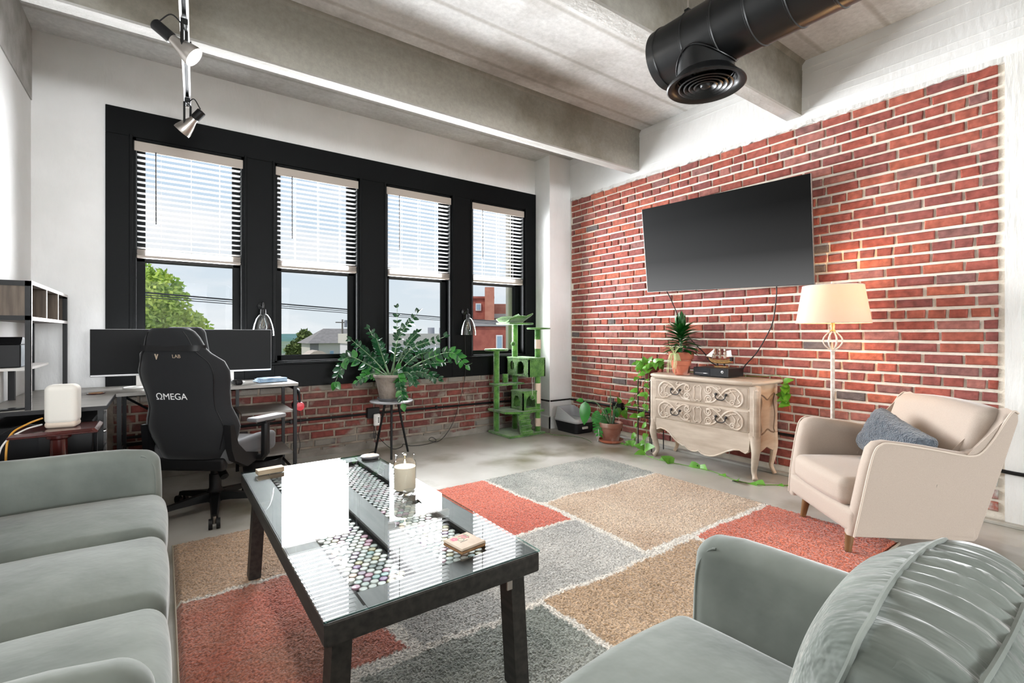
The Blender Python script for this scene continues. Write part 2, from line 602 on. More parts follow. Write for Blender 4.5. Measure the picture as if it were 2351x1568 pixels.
def board_marks(name, pitch, dark):
    """thin form-board seams and blotches cast into the concrete, running along x"""
    t = M[name].node_tree
    p = t.nodes['Principled BSDF']
    src = p.inputs['Base Color'].links[0].from_socket
    co = t.nodes.new('ShaderNodeTexCoord')
    mp = t.nodes.new('ShaderNodeMapping')
    mp.inputs['Scale'].default_value = (0.12, 1.0, 1.0)
    t.links.new(co.outputs['Object'], mp.inputs[0])
    wv = t.nodes.new('ShaderNodeTexWave')
    wv.bands_direction = 'Y'
    wv.inputs['Scale'].default_value = 0.31416 / pitch
    wv.inputs['Distortion'].default_value = 0.6
    wv.inputs['Detail'].default_value = 3.0
    t.links.new(mp.outputs[0], wv.inputs['Vector'])
    r = t.nodes.new('ShaderNodeValToRGB')
    r.color_ramp.elements[0].position = 0.0
    r.color_ramp.elements[0].color = dark
    r.color_ramp.elements[1].position = 0.035
    r.color_ramp.elements[1].color = (1, 1, 1, 1)
    t.links.new(wv.outputs['Fac'], r.inputs[0])
    n = t.nodes.new('ShaderNodeTexNoise')
    n.inputs['Scale'].default_value = 26.0
    n.inputs['Detail'].default_value = 6.0
    n.inputs['Roughness'].default_value = 0.7
    t.links.new(co.outputs['Object'], n.inputs['Vector'])
    mr = t.nodes.new('ShaderNodeMapRange')
    mr.inputs[1].default_value, mr.inputs[2].default_value, mr.inputs[3].default_value, mr.inputs[4].default_value = 0.3, 0.7, 0.86, 1.12
    t.links.new(n.outputs['Fac'], mr.inputs[0])
    m1 = t.nodes.new('ShaderNodeMixRGB')
    m1.blend_type = 'MULTIPLY'
    m1.inputs['Fac'].default_value = 1.0
    t.links.new(src, m1.inputs['Color1'])
    t.links.new(r.outputs[0], m1.inputs['Color2'])
    m2 = t.nodes.new('ShaderNodeMixRGB')
    m2.blend_type = 'MULTIPLY'
    m2.inputs['Fac'].default_value = 1.0
    t.links.new(m1.outputs[0], m2.inputs['Color1'])
    t.links.new(mr.outputs[0], m2.inputs['Color2'])
    t.links.new(m2.outputs[0], p.inputs['Base Color'])


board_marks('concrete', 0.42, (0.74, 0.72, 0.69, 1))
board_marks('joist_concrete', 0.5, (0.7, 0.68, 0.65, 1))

# lamp shade: cloth that lets the bulb through
m = bpy.data.materials.new('shade_cloth')
m.use_nodes = True
t = m.node_tree
t.nodes.clear()
out = t.nodes.new('ShaderNodeOutputMaterial')
df = t.nodes.new('ShaderNodeBsdfDiffuse')
df.inputs['Color'].default_value = rgb(232, 222, 204)
tl = t.nodes.new('ShaderNodeBsdfTranslucent')
tl.inputs['Color'].default_value = rgb(240, 206, 156)
ms = t.nodes.new('ShaderNodeMixShader')
ms.inputs[0].default_value = 0.32
t.links.new(df.outputs[0], ms.inputs[1])
t.links.new(tl.outputs[0], ms.inputs[2])
t.links.new(ms.outputs[0], out.inputs[0])
M['shade_cloth'] = m


def brick_mat(name, island, stops, dirt=None):
    """colour picked once per brick, with fine speckle and streaks"""
    m = mat(name, (0.3, 0.1, 0.07, 1), 0.85, spec=0.3, bump=0.5, bscale=70, bdist=0.006)
    t = m.node_tree
    p = t.nodes['Principled BSDF']
    if island:
        g = t.nodes.new('ShaderNodeNewGeometry')
        rnd = g.outputs['Random Per Island']
    else:
        g = t.nodes.new('ShaderNodeObjectInfo')
        rnd = g.outputs['Random']
    r = t.nodes.new('ShaderNodeValToRGB')
    r.color_ramp.interpolation = 'CONSTANT'
    for i, (pos, c) in enumerate(stops):
        if i < 2:
            el = r.color_ramp.elements[i]
            el.position = pos
        else:
            el = r.color_ramp.elements.new(pos)
        el.color = c
    t.links.new(rnd, r.inputs[0])
    co = t.nodes.new('ShaderNodeNewGeometry')
    n = t.nodes.new('ShaderNodeTexNoise')
    n.inputs['Scale'].default_value = 22.0
    n.inputs['Detail'].default_value = 5.0
    t.links.new(co.outputs['Position'], n.inputs['Vector'])
    mr = t.nodes.new('ShaderNodeMapRange')
    mr.inputs[1].default_value = 0.3
    mr.inputs[2].default_value = 0.7
    mr.inputs[3].default_value = 0.66
    mr.inputs[4].default_value = 1.24
    t.links.new(n.outputs['Fac'], mr.inputs[0])
    mu = t.nodes.new('ShaderNodeMixRGB')
    mu.blend_type = 'MULTIPLY'
    mu.inputs['Fac'].default_value = 1.0
    t.links.new(r.outputs[0], mu.inputs['Color1'])
    t.links.new(mr.outputs[0], mu.inputs['Color2'])
    last = mu.outputs[0]
    if dirt:
        n2 = t.nodes.new('ShaderNodeTexNoise')
        n2.inputs['Scale'].default_value = dirt[1]
        n2.inputs['Detail'].default_value = 6.0
        t.links.new(co.outputs['Position'], n2.inputs['Vector'])
        rr = t.nodes.new('ShaderNodeValToRGB')
        rr.color_ramp.elements[0].position = dirt[2]
        rr.color_ramp.elements[0].color = (0, 0, 0, 1)
        rr.color_ramp.elements[1].position = dirt[2] + 0.12
        rr.color_ramp.elements[1].color = (1, 1, 1, 1)
        t.links.new(n2.outputs['Fac'], rr.inputs[0])
        m2 = t.nodes.new('ShaderNodeMixRGB')
        t.links.new(rr.outputs[0], m2.inputs['Fac'])
        t.links.new(last, m2.inputs['Color1'])
        m2.inputs['Color2'].default_value = dirt[0]
        last = m2.outputs[0]
    t.links.new(last, p.inputs['Base Color'])
    return m


REDS = [(0.0, rgb(168, 82, 66)), (0.14, rgb(154, 74, 62)), (0.28, rgb(176, 88, 66)), (0.4, rgb(150, 78, 70)), (0.52, rgb(164, 76, 58)),
        (0.64, rgb(142, 76, 70)), (0.74, rgb(184, 92, 64)), (0.83, rgb(172, 104, 92)), (0.93, rgb(142, 92, 86)), (0.985, rgb(110, 98, 96))]
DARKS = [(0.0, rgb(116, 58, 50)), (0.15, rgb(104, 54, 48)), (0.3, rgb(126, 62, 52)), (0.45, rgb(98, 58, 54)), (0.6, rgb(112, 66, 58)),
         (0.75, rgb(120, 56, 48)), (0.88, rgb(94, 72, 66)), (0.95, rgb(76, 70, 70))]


def muted(stops, k):
    out = []
    for pos, c in stops:
        l = 0.3 * c[0] + 0.59 * c[1] + 0.11 * c[2]
        out.append((pos, tuple(v * (1 - k) + l * k for v in c[:3]) + (1.0,)))
    return out


REDS = muted(REDS, 0.16)
DARKS = muted(DARKS, 0.12)
brick_mat('brick_red', False, REDS)
brick_mat('brick_red_mass', True, REDS)
brick_mat('brick_limed', False, REDS, (rgb(196, 196, 190), 9.0, 0.46))
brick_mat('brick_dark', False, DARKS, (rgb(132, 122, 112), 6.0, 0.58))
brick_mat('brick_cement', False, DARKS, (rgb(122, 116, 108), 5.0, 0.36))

# ------------------------------------------------------------------ room shell
WY, BX, LX, CZ = 4.957, 4.281, -0.79, 3.43
BT = 2.906                       # top of the exposed brick
RX = -1.15                       # left wall of the loft nearer than the pilaster
fl = MB().b2((RX - 0.3, -11.3, -0.25), (BX + 0.35, WY + 0.3, 0.0)).build('floor', 'floor_concrete', smooth=None)
struct(fl)
ce = MB().b2((RX - 0.3, -11.3, CZ), (BX + 0.35, WY + 0.3, CZ + 0.25)).build('ceiling', 'concrete', smooth=None)
struct(ce)
for y in [3.54 - 1.683 * k for k in range(9)]:
    mb = MB()
    prof = [(y, 2.996), (y + 0.010, 2.986), (y + 0.117, 2.986), (y + 0.127, 2.996), (y + 0.150, CZ - 0.03), (y + 0.180, CZ + 0.002), (y - 0.035, CZ + 0.002), (y - 0.006, CZ - 0.03)]
    x0 = LX if y > 3.3 else RX
    mb.prism(prof, x0 - 0.02, BX + 0.02, 'x')
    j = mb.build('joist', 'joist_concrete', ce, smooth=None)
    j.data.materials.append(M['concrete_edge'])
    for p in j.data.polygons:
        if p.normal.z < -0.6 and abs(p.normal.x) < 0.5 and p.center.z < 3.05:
            p.material_index = 1  # paler underside: light from below put into the colour

# left wall: concrete girder above, plaster below, stepping back towards the room
wl = MB().b2((LX - 0.5, 3.3, 0.0), (LX, WY + 0.02, BT)).build('wall_left', 'plaster', smooth=None)
struct(wl)
MB().b2((LX - 0.5, 3.28, BT + 0.004), (LX + 0.006, WY + 0.02, CZ)).build('girder', 'concrete_edge', wl, smooth=None)
MB().b2((RX - 0.3, -11.3, 0.0), (RX, 3.3, CZ)).build('return_wall', 'plaster', wl, smooth=None)

# right wall: white girder, exposed brick field, white pilaster
wr = MB().b2((BX + 0.012, -11.3, 0.0), (BX + 0.35, WY + 0.3, CZ)).build('wall_right', 'mortar_cream', smooth=None)
struct(wr)
mb = MB()
mb.b2((BX - 0.004, -11.3, BT), (BX + 0.05, WY + 0.02, CZ + 0.01))
mb.b2((BX - 0.010, -11.3, CZ - 0.07), (BX + 0.05, WY + 0.02, CZ + 0.01))
for z, e0, e1 in ((3.02, -0.5, 3.4), (3.13, 0.3, 2.2), (3.24, -1, 1.7), (3.31, 0.9, 3.5), (3.08, 0.4, 1.6)):   # board marks
    mb.b2((BX - 0.007, e0, z), (BX, e1, z + 0.006))
mb.build('girder', 'plaster', wr, smooth=None)
MB().b2((BX - 0.012, -11.3, 0.0), (BX + 0.05, 0.665, BT + 0.02)).build('pilaster', 'plaster_rough', wr, smooth=None)
# ragged plaster lip along the top of the brick
rng = random.Random(4)
lo, hi, lo2, hi2 = [], [], [], []
ys = [0.66 + i * 0.035 for i in range(115)]
for y in ys:
    d = rng.uniform(-0.012, 0.012)
    lo.append((BX - 0.012, y, BT - 0.004 + d))
    hi.append((BX - 0.004, y, BT + 0.03 + d * 0.4))
    lo2.append((BX + 0.02, y, BT - 0.008 + d))
mb = MB().strip(lo, hi)
mb.strip(lo2, lo)
mb.build('plaster_lip', 'plaster_rough', wr, smooth=None, fix=False)

# corner column
co_ = MB().b2((3.93, 4.66, 0.0), (BX + 0.02, WY + 0.02, CZ)).build('column', 'plaster', smooth=None)
struct(co_)
mb = MB()
mb.prism([(0, 0), (-0.014, 0), (-0.014, 0.145), (-0.004, 0.16), (0, 0.16)], 4.646, WY, 'y')
for i, v in enumerate(mb.v):
    mb.v[i] = (v[0] + 3.93, v[1], v[2])
mb.b2((3.916, 4.646, 0), (BX, 4.66, 0.155))
struct(mb.build('baseboard_column', 'plaster', smooth=None))

# window wall
wb = MB()
wb.b2((LX - 0.5, WY, 0), (-0.36, WY + 0.3, CZ))
wb.b2((-0.36, WY, 2.975), (3.96, WY + 0.3, CZ))
wb.b2((3.94, WY, 0), (BX + 0.3, WY + 0.3, CZ))
wb = wb.build('wall_back', 'plaster', smooth=None)
struct(wb)
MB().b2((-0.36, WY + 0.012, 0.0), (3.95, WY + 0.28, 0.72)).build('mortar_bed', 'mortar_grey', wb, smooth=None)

# wall behind the camera, and added frames round the unseen fill lights
struct(MB().b2((RX - 0.3, -11.3, 0), (BX + 0.3, -11.0, CZ)).build('wall_rear', 'plaster', smooth=None))
for i, y in enumerate((-4.0, -7.0)):
    mb = MB()
    mb.b2((RX - 0.02, y - 0.98, 0.88), (RX + 0.03, y + 0.98, 0.95)).b2((RX - 0.02, y - 0.98, 2.95), (RX + 0.03, y + 0.98, 3.02))
    for d in (-0.94, 0.94):
        mb.b2((RX - 0.02, y + d - 0.04, 0.9), (RX + 0.03, y + d + 0.04, 3.0))
    f = mb.build('window_%d' % (5 + i), 'black_paint', smooth=None)  # added frame for a side fill light, invented window
    struct(f)
for i, x in enumerate((0.2, 3.0)):
    mb = MB()
    mb.b2((x - 1.18, -11.0, 0.86), (x + 1.18, -10.96, 0.94)).b2((x - 1.18, -11.0, 2.96), (x + 1.18, -10.96, 3.04))
    for d in (-1.14, 1.14):
        mb.b2((x + d - 0.04, -11.0, 0.9), (x + d + 0.04, -10.96, 3.0))
    struct(mb.build('window_%d' % (7 + i), 'black_paint', smooth=None))  # added frame for a rear fill light, invented window

# floor strip along the brick wall
mb = MB().b2((4.225, -1.0, 0.0), (4.285, 4.2, 0.022), 0.004)
struct(mb.build('trim_2', 'floor_concrete', smooth=None))


# ------------------------------------------------------------------ bricks
def brick_verts(lx, lz, rng, depth=0.05, ch=0.005):
    """irregular block: local x = length, z = height, face at y = -proud; 12 corners"""
    hx, hz = lx / 2, lz / 2

    def j(a):
        return rng.uniform(-a, a)
    back = [(-hx, depth, -hz), (hx, depth, -hz), (hx, depth, hz), (-hx, depth, hz)]
    q = [(j(.0036), j(.0022)) for _ in range(4)]
    mid = [(-hx + q[0][0], 0.004, -hz + q[0][1]), (hx + q[1][0], 0.004, -hz + q[1][1]), (hx + q[2][0], 0.004, hz + q[2][1]), (-hx + q[3][0], 0.004, hz + q[3][1])]
    pr = [j(.0015) for _ in range(4)]
    sx, sz = (1, 1, -1, -1), (1, 1, -1, -1)
    front = []
    for k, (a, b) in enumerate(((1, 1), (-1, 1), (-1, -1), (1, -1))):
        c = ch * rng.uniform(0.5, 1.8)
        front.append((mid[k][0] + a * c, -0.002 + pr[k], mid[k][2] + b * c))
    vs = back + mid + front
    fs = []
    for k in range(4):
        l = (k + 1) % 4
        fs.append((k, l, 4 + l, 4 + k))
        fs.append((4 + k, 4 + l, 8 + l, 8 + k))
    fs.append((8, 9, 10, 11))
    return vs, fs


def layout(y0, y1, ztop, nrows, pitch, header_rows, rng, pl=0.217, ph=0.1085):
    """courses from the top: list of (centre along, centre height, length, height)"""
    out = []
    for r in range(nrows):
        zc = ztop - pitch * (r + 0.5) + 0.0
        if zc - pitch / 2 < -0.01:
            break
        hd = (r % 6) == header_rows
        step = ph if hd else pl
        y = y0 - rng.uniform(0.0, step) if hd else y0 - (0.5 * pl if r % 2 else 0.05) - rng.uniform(0, 0.02)
        while y < y1:
            s = step * rng.uniform(0.95, 1.06)
            if not hd and rng.random() < 0.05:
                s *= 0.6
            a, b = max(y, y0), min(y + s, y1)
            if b - a > 0.035:
                out.append(((a + b) / 2, zc + rng.uniform(-.0015, .0015), b - a - 0.0160 - rng.uniform(0, .003), pitch - 0.0185 - rng.uniform(0, .002)))
            y += s
    return out


PITCH = 0.0769
rng = random.Random(11)
vs_ = layout(0.69, 4.645, BT, 38, PITCH, 2, rng)
# right wall: the nearest bricks show largest
vs_.sort(key=lambda b: b[0] + abs(b[1] - 1.4) * 0.12 - b[2] * 0.8)
stock = {}


def brick_data(lx, lz, rng, mname):
    key = (round(lx / 0.006), mname, rng.randrange(3))
    if key not in stock:
        v, f = brick_verts(round(lx / 0.006) * 0.006, lz, rng)
        me = MB().add(v, f).mesh('brick', None)
        me.materials.append(M[mname])
        stock[key] = me
    return stock[key]


R_right = Matrix(((0, 1, 0), (-1, 0, 0), (0, 0, 1)))      # local x -> -Y, local y -> +X
mass = MB()
for i, (y, z, lx, lz) in enumerate(vs_):
    if i < 300:
        limed = y < 1.25 and z < 0.36
        o = link('brick', brick_data(lx, lz, rng, 'brick_limed' if limed else 'brick_red'), None, wr)
        o.location = (BX - rng.uniform(0.0, 0.004), y, z)
        o.rotation_euler = (0, rng.uniform(-.004, .004), radians(-90))
    else:
        v, f = brick_verts(lx, lz, rng)
        dx = rng.uniform(0.0, 0.004)
        mass.add([(BX - dx + p[1], y - p[0], z + p[2]) for p in v], f)
bk = mass.build('brick_field', 'brick_red_mass', wr, smooth=None)
bk['kind'] = 'stuff'
# under the windows
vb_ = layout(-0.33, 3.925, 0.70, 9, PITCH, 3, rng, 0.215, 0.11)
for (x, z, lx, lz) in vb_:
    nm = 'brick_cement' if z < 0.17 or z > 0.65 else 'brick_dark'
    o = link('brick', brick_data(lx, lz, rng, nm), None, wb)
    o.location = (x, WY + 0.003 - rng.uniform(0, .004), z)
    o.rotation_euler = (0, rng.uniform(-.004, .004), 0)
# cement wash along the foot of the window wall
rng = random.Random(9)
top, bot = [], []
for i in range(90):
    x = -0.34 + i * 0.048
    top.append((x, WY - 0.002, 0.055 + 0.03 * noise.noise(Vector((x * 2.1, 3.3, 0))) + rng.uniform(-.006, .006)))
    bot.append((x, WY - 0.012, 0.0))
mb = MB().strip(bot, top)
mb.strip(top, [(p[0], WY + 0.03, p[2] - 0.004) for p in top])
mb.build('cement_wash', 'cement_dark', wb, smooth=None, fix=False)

# ------------------------------------------------------------------ windows
CENT = (0.195, 1.235, 2.307, 3.362)      # window centres along the wall
HW = 0.395                               # half opening
ZB, ZT = 0.925, 2.775
YF = WY - 0.018                          # face of the black casing
tr = MB().b2((-0.369, YF, 2.775), (3.945, WY + 0.05, 2.992), 0.003).build('trim_1', 'black_paint', smooth=None)
struct(tr)
ed = [-0.369] + [c + s * HW for c in CENT for s in (-1, 1)] + [3.945]
for i in range(5):
    MB().b2((ed[2 * i], YF, 0.69), (ed[2 * i + 1], WY + 0.05, 2.777), 0.003).build('board', 'black_paint', tr, smooth=None)
    a, b = ed[2 * i], ed[2 * i + 1]
    mb = MB()
    if i > 0:
        mb.b2((a - 0.001, YF - 0.008, 0.925), (a + 0.022, YF + 0.01, 2.79), 0.003)
    if i < 4:
        mb.b2((b - 0.022, YF - 0.008, 0.925), (b + 0.001, YF + 0.01, 2.79), 0.003)
    mb.build('moulding', 'black_paint', tr, smooth=None)
MB().b2((-0.36, YF + 0.004, 0.688), (3.945, WY + 0.05, 0.905), 0.003).build('apron', 'black_paint', tr, smooth=None)
MB().b2((-0.37, YF - 0.022, 0.900), (3.945, WY + 0.05, 0.925), 0.005).build('sill', 'black_paint', tr, smooth=None)
GY = 5.075
for i, c in enumerate(CENT):
    mb = MB()
    mb.b2((c - HW - 0.02, WY - 0.005, ZB - 0.02), (c - HW + 0.022, WY + 0.24, ZT + 0.02))
    mb.b2((c + HW - 0.022, WY - 0.005, ZB - 0.02), (c + HW + 0.02, WY + 0.24, ZT + 0.02))
    mb.b2((c - HW, WY - 0.005, ZT - 0.02), (c + HW, WY + 0.24, ZT + 0.03))
    mb.b2((c - HW, WY - 0.005, ZB - 0.02), (c + HW, WY + 0.24, ZB + 0.012))
    w = mb.build('window_%d' % (i + 1), 'black_paint', smooth=None)
    struct(w)
    for nm, z0, z1, dy in (('lower_sash', 0.935, 1.822, 0.0), ('upper_sash', 1.79, 2.76, 0.045)):
        q = MB()
        st, y0, y1 = 0.058, GY - 0.02 + dy, GY + 0.022 + dy
        q.b2((c - HW + 0.02, y0, z0), (c - HW + 0.02 + st, y1, z1), 0.003)
        q.b2((c + HW - 0.02 - st, y0, z0), (c + HW - 0.02, y1, z1), 0.003)
        q.b2((c - HW + 0.02, y0, z0), (c + HW - 0.02, y1, z0 + (0.05 if dy == 0 else 0.035)), 0.003)
        q.b2((c - HW + 0.02, y0, z1 - 0.035), (c + HW - 0.02, y1, z1), 0.003)
        sh = q.build(nm, 'black_paint', w, smooth=None)
        MB().b2((c - HW + 0.06, GY + dy - 0.002, z0 + 0.03), (c + HW - 0.06, GY + dy + 0.002, z1 - 0.02)).build('pane', 'pane', sh, smooth=None)

# blinds, one to a window
slat_me = None
wheres = ('leftmost window above the desk chair', 'second window from the left', 'window behind the big potted plant', 'rightmost window above the green cat tree')
for i, c in enumerate(CENT):
    yb = WY + 0.018
    b = thing('window_blind', 'white venetian blind half raised in the ' + wheres[i], 'blind', (c, yb, 2.75), 0, 'venetian blinds')
    MB().b2((-0.386, -0.028, -0.078), (0.386, -0.016, 0.0), 0.003).b2((-0.386, -0.02, -0.078), (-0.378, 0.03, 0.0)).b2((0.378, -0.02, -0.078), (0.386, 0.03, 0.0)).build('valance', 'blind_taupe_shade', b, smooth=None)
    MB().b2((-0.372, -0.012, -0.05), (0.372, 0.035, -0.005)).build('head_rail', 'blind_taupe_shade', b, smooth=None)
    if slat_me is None:
        q = MB()
        pr = [(-0.025, -0.0012), (-0.012, 0.0008), (0, 0.0016), (0.012, 0.0008), (0.025, -0.0012)]
        pr = pr + [(a, z - 0.0022) for a, z in reversed(pr)]
        q.prism(pr, -0.368, 0.368, 'x')
        slat_me = q.mesh('slat', None)
        slat_me.materials.append(M['slat_white'])
        stack_me = slat_me.copy()
        stack_me.materials.clear()
        stack_me.materials.append(M['blind_taupe_shade'])  # stacked slats: same white slat, backlit shade put into the colour
    for k in range(18):
        s_ = link('slat', slat_me, None, b)
        s_.location = (0, 0.006, -0.098 - k * 0.0445)
        s_.rotation_euler = (radians(-4), 0, 0)
    for k in range(9):
        s_ = link('slat', stack_me, None, b)
        s_.location = (random.Random(k + i * 9).uniform(-.002, .002), 0.006, -0.872 - k * 0.0058)
    MB().b2((-0.37, -0.02, -0.940), (0.37, 0.032, -0.922), 0.004).build('bottom_rail', 'blind_taupe_shade', b, smooth=None)
    for x in (-0.21, 0.0, 0.21):
        MB().cyl((x, -0.021, -0.05), (x, -0.021, -0.93), 0.0011, n=5).cyl((x, 0.033, -0.05), (x, 0.033, -0.93), 0.0011, n=5).build('ladder_cord', 'cable_white', b)
    MB().cyl((-0.245, -0.03, -0.07), (-0.243, -0.03, -0.66), 0.0045, n=6).build('tilt_wand', 'black_plastic', b)

# ------------------------------------------------------------------ view outside
mat('grass_far', rgb(104, 132, 92), 0.9, col2=rgb(140, 142, 128), nscale=0.03)
mat('hill_green', rgb(104, 138, 138), 0.95, col2=rgb(92, 130, 112), nscale=0.05)
mat('roof_grey', rgb(150, 143, 138), 0.9, col2=rgb(134, 128, 124), nscale=2)
mat('wall_cream', rgb(206, 200, 190), 0.9)
mat('wall_greyish', rgb(140, 136, 134), 0.9)
mat('stucco', rgb(200, 184, 168), 0.9)
mat('far_white', rgb(218, 216, 216), 0.8)
mat('far_grey', rgb(150, 152, 160), 0.7)
mat('far_pane', rgb(150, 176, 196), 0.15)
mat('pole_wood', rgb(120, 112, 104), 0.9)
mat('far_brick', rgb(170, 98, 84), 0.9, col2=rgb(146, 80, 70), nscale=3.0)
mat('far_brick_pale', rgb(200, 138, 116), 0.9, col2=rgb(186, 120, 100), nscale=3.0)
mat('tree_leaf', rgb(136, 172, 56), 0.7, col2=rgb(186, 204, 84), nscale=0.8)
mat('oak_leaf', rgb(84, 104, 48), 0.8, col2=rgb(112, 124, 62), nscale=0.5)
mat('bark', rgb(90, 76, 62), 0.9)
struct(MB().b2((-500, 45, -7.0), (900, 900, -6.5)).build('ground', 'grass_far', smooth=None))
mat('bounce_ground_pale', rgb(188, 184, 176), 0.9, col2=rgb(172, 168, 160), nscale=0.4)
struct(MB().b2((-90, 5.3, -7.0), (120, 45, -6.5)).build('ground_bounce', 'bounce_ground_pale', smooth=None))  # unseen pale lot, added to bounce daylight up into the room
mb = MB()
lo, hi, bk_ = [], [], []
for i in range(81):
    x = -500 + i * 17
    h = -1.0 + 2.4 * noise.noise(Vector((x * 0.004, 0.3, 0))) + 0.8 * noise.noise(Vector((x * 0.03, 5.3, 0)))
    lo.append((x, 470, -7))
    hi.append((x, 500, h))
    bk_.append((x, 620, -7))
mb.strip(lo, hi).strip(hi, bk_)
struct(mb.build('hills', 'hill_green', smooth=180, fix=False))


def leafball(centers, n, size, seed):
    r = random.Random(seed)
    mb = MB()
    for (c, rad) in centers:
        for _ in range(int(n * rad ** 2)):
            d = Vector((r.gauss(0, 1), r.gauss(0, 1), r.gauss(0, 1))).normalized() * rad * r.uniform(0.55, 1.02)
            p = Vector(c) + Vector((d.x, d.y, d.z * 0.85))
            a = Vector((r.gauss(0, 1), r.gauss(0, 1), r.gauss(0, 1))).normalized()
            b = a.orthogonal().normalized()
            s_ = size * r.uniform(0.6, 1.3)
            mb.add([p - a * s_, p + b * s_ * 0.55, p + a * s_, p - b * s_ * 0.55], [(0, 1, 2, 3)])
    return mb


t = thing('street_tree', 'bright yellow green leafy tree outside the leftmost window', 'tree', (-1.4, 19.0, -6.5))
cen = [((0.6, -0.3, 8.6), 1.5), ((1.7, 0.1, 7.6), 1.1), ((-1.6, 0, 7.2), 2.2), ((0.3, -0.6, 7.0), 1.6), ((1.5, 0.2, 6.0), 1.35), ((1.0, 0.8, 7.6), 1.1), ((-0.2, 0.6, 8.2), 1.4), ((-2.6, 0, 8.4), 1.8), ((0.6, 0.5, 4.8), 1.7), ((2.1, 0.6, 6.6), 0.9), ((-1.5, 0.5, 5.2), 2.0)]
leafball(cen, 2300, 0.095, 3).build('crown', 'tree_leaf', t, smooth=None, fix=False)
MB().tube([(0, 0.3, 0), (0.1, 0.3, 3), (-0.2, 0.3, 6.5)], [0.35, 0.28, 0.12], 9).tube([(0.1, 0.3, 3.2), (1.0, 0.3, 5.5)], [0.16, 0.07], 7).build('trunk', 'bark', t)
t = thing('oak_tree', 'dark green round tree beside the grey roofed house, seen through the second window', 'tree', (21.0, 95.0, -6.5))
leafball([((0, 0, 5.0), 2.5), ((-1.3, 0, 4.2), 2.0), ((1.6, 0, 4.4), 2.0), ((0.2, 0, 7.2), 1.3)], 200, 0.35, 5).build('crown', 'oak_leaf', t, smooth=None, fix=False)
MB().tube([(0, 0, 0), (0, 0, 5)], [0.35, 0.2], 8).build('trunk', 'bark', t)
t = thing('small_tree', 'small green bush tree in front of the far house', 'tree', (22.6, 78.0, -6.5))
leafball([((0, 0, 2.6), 1.3), ((0.3, 0, 3.6), 0.8)], 240, 0.22, 7).build('crown', 'leaf_bright', t, smooth=None, fix=False)
MB().cyl((0, 0, 0), (0, 0, 2.2), 0.12, n=6).build('trunk', 'bark', t)

h = thing('far_house', 'pale house with a big grey hipped roof seen through the second window', 'house', (23.5, 84.0, -6.5))
MB().b2((-4.4, -2, 0), (4.4, 4, 6.0)).build('wall', 'wall_cream', h, smooth=None)
MB().b2((-4.42, -2.03, 0), (-3.1, -1.9, 6.0)).build('side_panel', 'wall_greyish', h, smooth=None)
mb = MB().add([(-5, -2.6, 6), (5, -2.6, 6), (5, 4.6, 6), (-5, 4.6, 6), (-1.6, 1, 8.4), (3.0, 1, 8.4)],
              [(0, 1, 5, 4), (1, 2, 5), (2, 3, 4, 5), (3, 0, 4), (0, 3, 2, 1)])
mb.build('roof', 'roof_grey', h, smooth=None)
for x in (-1.4, 0.2, 2.2):
    f = MB().b2((x, -2.08, 3.6), (x + 0.7, -2.0, 4.8)).build('window', 'far_white', h, smooth=None)
    MB().b2((x + 0.07, -2.1, 3.68), (x + 0.63, -2.07, 4.72)).build('pane', 'far_pane', f, smooth=None)
h = thing('stucco_parapet', 'tan stucco building with a curved parapet in front of the round tree', 'building', (14.9, 60.0, -6.5))
pr = [(-2.2, 0), (2.2, 0), (2.2, 4.3), (1.6, 4.45), (1.1, 5.1), (0.5, 5.5), (0, 5.6), (-0.5, 5.5), (-1.1, 5.1), (-1.6, 4.45), (-2.2, 4.3)]
MB().prism(pr, 0, 3, 'y').build('front', 'stucco', h, smooth=None)
MB().b2((-4.6, -0.5, 0), (-1.9, 2.5, 4.6)).build('side_wing', 'far_white', h, smooth=None)
MB().b2((-0.4, -0.05, 4.5), (0.5, 0, 4.6)).build('sign_letters', 'far_grey', h, smooth=None)
h = thing('white_warehouse', 'long white flat roofed building with grey windows seen through the third window', 'building', (26.0, 52.0, -6.5))
MB().b2((-8, 0, 0), (9, 10, 6.4)).build('wall', 'far_white', h, smooth=None)
MB().b2((-8.2, -0.2, 6.4), (9.2, 10.2, 7.6)).build('roof_band', 'wall_cream', h, smooth=None)
for x in (-6.8, -3.2, 0.6, 4.4):
    f = MB().b2((x, -0.08, 3.4), (x + 2.9, 0, 5.6)).build('window', 'far_grey', h, smooth=None)
    for k in range(3):
        MB().b2((x + 0.15 + k * 0.9, -0.11, 3.55), (x + 0.9 + k * 0.9, -0.06, 5.45)).build('pane', 'far_pane', f, smooth=None)
for x in (-0.6, 1.0):
    MB().cyl((x + 2.2, 4, 7.6), (x + 2.2, 4, 8.35), 0.42, n=14).build('roof_tank', 'far_grey', h, smooth=None)
h = thing('brick_building', 'red brick building with a tall chimney seen through the rightmost window', 'building', (14.0, 22.5, -6.5), radians(-32))
MB().b2((-1.6, 0, 0), (0.75, 6, 9.57)).build('main_block', 'far_brick', h, smooth=None)
MB().b2((0.6, 0.4, 0), (4.2, 6, 9.3)).build('side_block', 'far_brick_pale', h, smooth=None)
MB().b2((0.6, 0.34, 8.5), (4.2, 0.5, 8.75)).build('stone_band', 'wall_cream', h, smooth=None)
MB().b2((0.28, -0.45, 0), (0.78, 0.5, 10.15)).build('chimney', 'far_brick_pale', h, smooth=None)
MB().b2((-1.7, -0.1, 9.57), (0.8, 6.1, 9.68)).build('coping', 'far_brick', h, smooth=None)
MB().add([(-1.5, -4.5, 8.0), (4.5, -4.5, 8.0), (4.5, 0.3, 8.45), (-1.5, 0.3, 8.45)], [(0, 1, 2, 3)]).build('low_roof', 'roof_grey', h, smooth=None, fix=False)
MB().b2((-1.4, -4.4, 0), (4.4, 0.2, 7.98)).build('front_block', 'far_brick', h, smooth=None)
